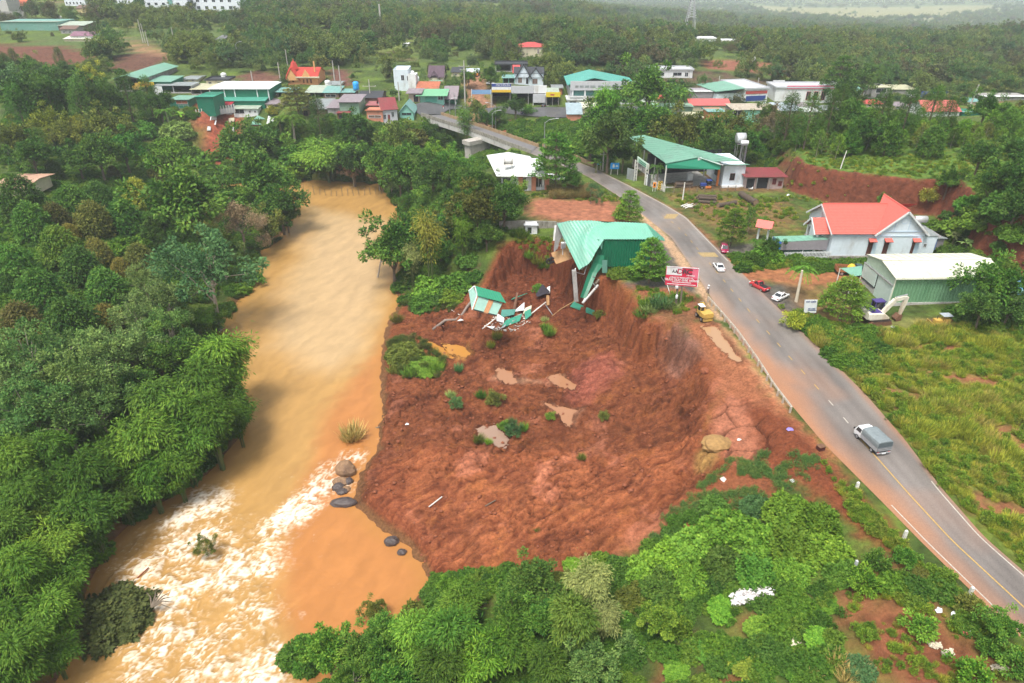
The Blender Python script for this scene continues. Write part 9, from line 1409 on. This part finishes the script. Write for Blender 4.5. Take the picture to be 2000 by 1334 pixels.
a3=spread([([(1340,1000),(1560,1130),(1700,1160),(1630,1240),(1660,1400),(1150,1400),(1200,1200),(1100,1110),(1250,1080)],380),([(860,1130),(1000,1115),(1200,1160),(1150,1400),(560,1400),(640,1290),(780,1240)],900),([(1690,1120),(1770,1080),(1900,1190),(1980,1260),(1900,1260),(1790,1190)],60)],0,.20,.46,63,range(len(up_)),lambda x,y:(fbm(x*.3,y*.3,3,64)>-.12).astype(float))
scatter('undergrowth',*[sum((q[i]for q in(a1,a2,a3)),[])for i in range(4)],up_)
# field grass and weeds
LGm=leafmat('field_grass',[(.26,.33,.04),(.36,.40,.05),(.42,.42,.06),(.20,.30,.035),(.40,.34,.09),(.30,.38,.04)],.42,.6); LWd=leafmat('weed_leaf',[(.10,.20,.026),(.16,.28,.03),(.21,.31,.034),(.13,.24,.028),(.23,.26,.045)],.4,.6)
gp2=[(p.me,LGm)for p in PR['tuft']]+[(thin(p.me,.35,70+k,1.4),LWd)for k,p in enumerate(PR['shrub'])]
fld2=[(1520,612),(1700,645),(2060,640),(2300,1180),(2300,1400),(2130,1230),(2010,1100),(1850,960),(1700,775),(1620,690)]
dens=lambda x,y:np.clip(1.25*sst(-.30,.22,-fbm(x*.11,y*.2,4,51)-.3*fbm(x*.6,y*.6,4,43)+.25*fbm(x*.25,y*.25,3,66)),.03,1)
b1=spread([(fld2,4300)],0,.22,.62,65,(0,1,0,1,2),dens); tall=lambda x,y:sst(.0,.25,fbm(x*.10+3,y*.16,3,67)); b2=spread([(fld2,2000)],0,.55,1.05,66,(0,1,0),tall)
b3=spread([([(1300,380),(1540,385),(1560,430),(1480,450),(1400,440)],420),([(1040,372),(1190,374),(1230,395),(1040,388)],160),([(1240,560),(1340,575),(1370,600),(1300,620),(1250,605)],150),([(1640,1130),(1990,1180),(2040,1334),(1700,1334)],150),([(1195,530),(1290,527),(1300,546),(1205,550)],160),([(1000,455),(1080,470),(1075,515),(1030,500),(1000,470)],90),([(1390,505),(1530,505),(1560,520),(1450,535)],160),([(1540,340),(1700,352),(1850,365),(1990,300),(1560,325)],500),([(940,230),(1090,236),(1120,262),(1060,285),(960,245)],260),([(1650,930),(1700,1000),(1780,1080),(1760,1100),(1660,1010)],120)],0,.15,.45,68,range(5),lambda x,y:(fbm(x*.35,y*.35,3,69)>-.12).astype(float))
b4=spread([(np.array([q+.0 for q in W2([(1500,585),(1560,640),(1690,768),(1840,950),(2010,1120),(2040,1130),(1870,955),(1720,770),(1590,640)])]),420),([(1600,900),(1680,985),(1800,1095),(1960,1235),(1925,1235),(1780,1110),(1660,1000)],240)],0,.2,.45,70,(2,3,0,1),None)
b5=spread([(uw((1545,128),(1700,123),(1900,121),(2080,112),(2080,172),(1560,172)),1500)],0,.2,.42,71,range(5))
scatter('field_grass',*[sum((q[i]for q in(b1,b2,b3,b4,b5)),[])for i in range(4)],gp2)
# creeping ground vines over the lower slope and dry corn by the white house, reeds on the banks
LV=leafmat('creeper_leaf',[(.085,.180,.050),(.110,.215,.050),(.150,.220,.050),(.070,.155,.046)],.3,.6); vp=[(thin(p.me,.16,90+k,1.2),LV)for k,p in enumerate(PR['shrub'])]
den2=lambda x,y:sst(-.12,.32,fbm(x*.45,y*.45,4,72)+.06)*sst(-1.5,2.5,sdist(x,y,W2([(1300,990),(1380,935),(1450,890),(1560,910),(1580,960),(1480,1000),(1380,1020),(1240,1075)],-3)))
c1=spread([([(1190,1090),(1330,960),(1440,880),(1600,900),(1600,1000),(1420,1040),(1250,1110)],1500)],0,.18,.40,73,range(3),den2)
scatter('ground_vines',*c1,vp)
LC=leafmat('dry_corn_leaf',[(.32,.23,.08),(.28,.22,.09),(.20,.20,.06),(.36,.28,.12)],.3,.7); c2=spread([([(1078,372),(1150,370),(1162,380),(1160,386),(1080,386)],190)],0,.9,1.25,74,(0,1)); scatter('corn_rows',*c2,[(p.me,LC)for p in PR['tuft']])
LR=leafmat('reed_leaf',[(.10,.14,.03),(.07,.12,.02),(.16,.15,.05)],.3,.6); c3=spread([([(490,480),(560,470),(540,520),(500,560),(480,620),(440,640),(450,600)],150),([(570,352),(760,352),(800,400),(780,410),(740,372),(590,372)],160),([(770,600),(800,590),(900,600),(880,610),(800,612)],80),([(760,670),(800,650),(870,700),(860,735),(790,740),(755,720)],190)],0,.35,.8,75,(0,1),None,-1.2); scatter('bank_reeds',*c3,[(p.me,LR)for p in PR['tuft']])
# ============================ HAZE
hb=obj('haze',B().box(-4500,4500,-60,4600,-260,96),None); stuff(hb); m=bpy.data.materials.new('haze_air'); m.use_nodes=True; nt=m.node_tree
for n in list(nt.nodes):
 if n.type=='BSDF_PRINCIPLED':nt.nodes.remove(n)
pv=nt.nodes.new('ShaderNodeVolumePrincipled'); pv.inputs['Color'].default_value=(.85,.93,1,1); pv.inputs['Density'].default_value=.00026; pv.inputs['Anisotropy'].default_value=0; nt.links.new(pv.outputs[0],nt.nodes['Material Output'].inputs['Volume']); hb.data.materials.append(m)
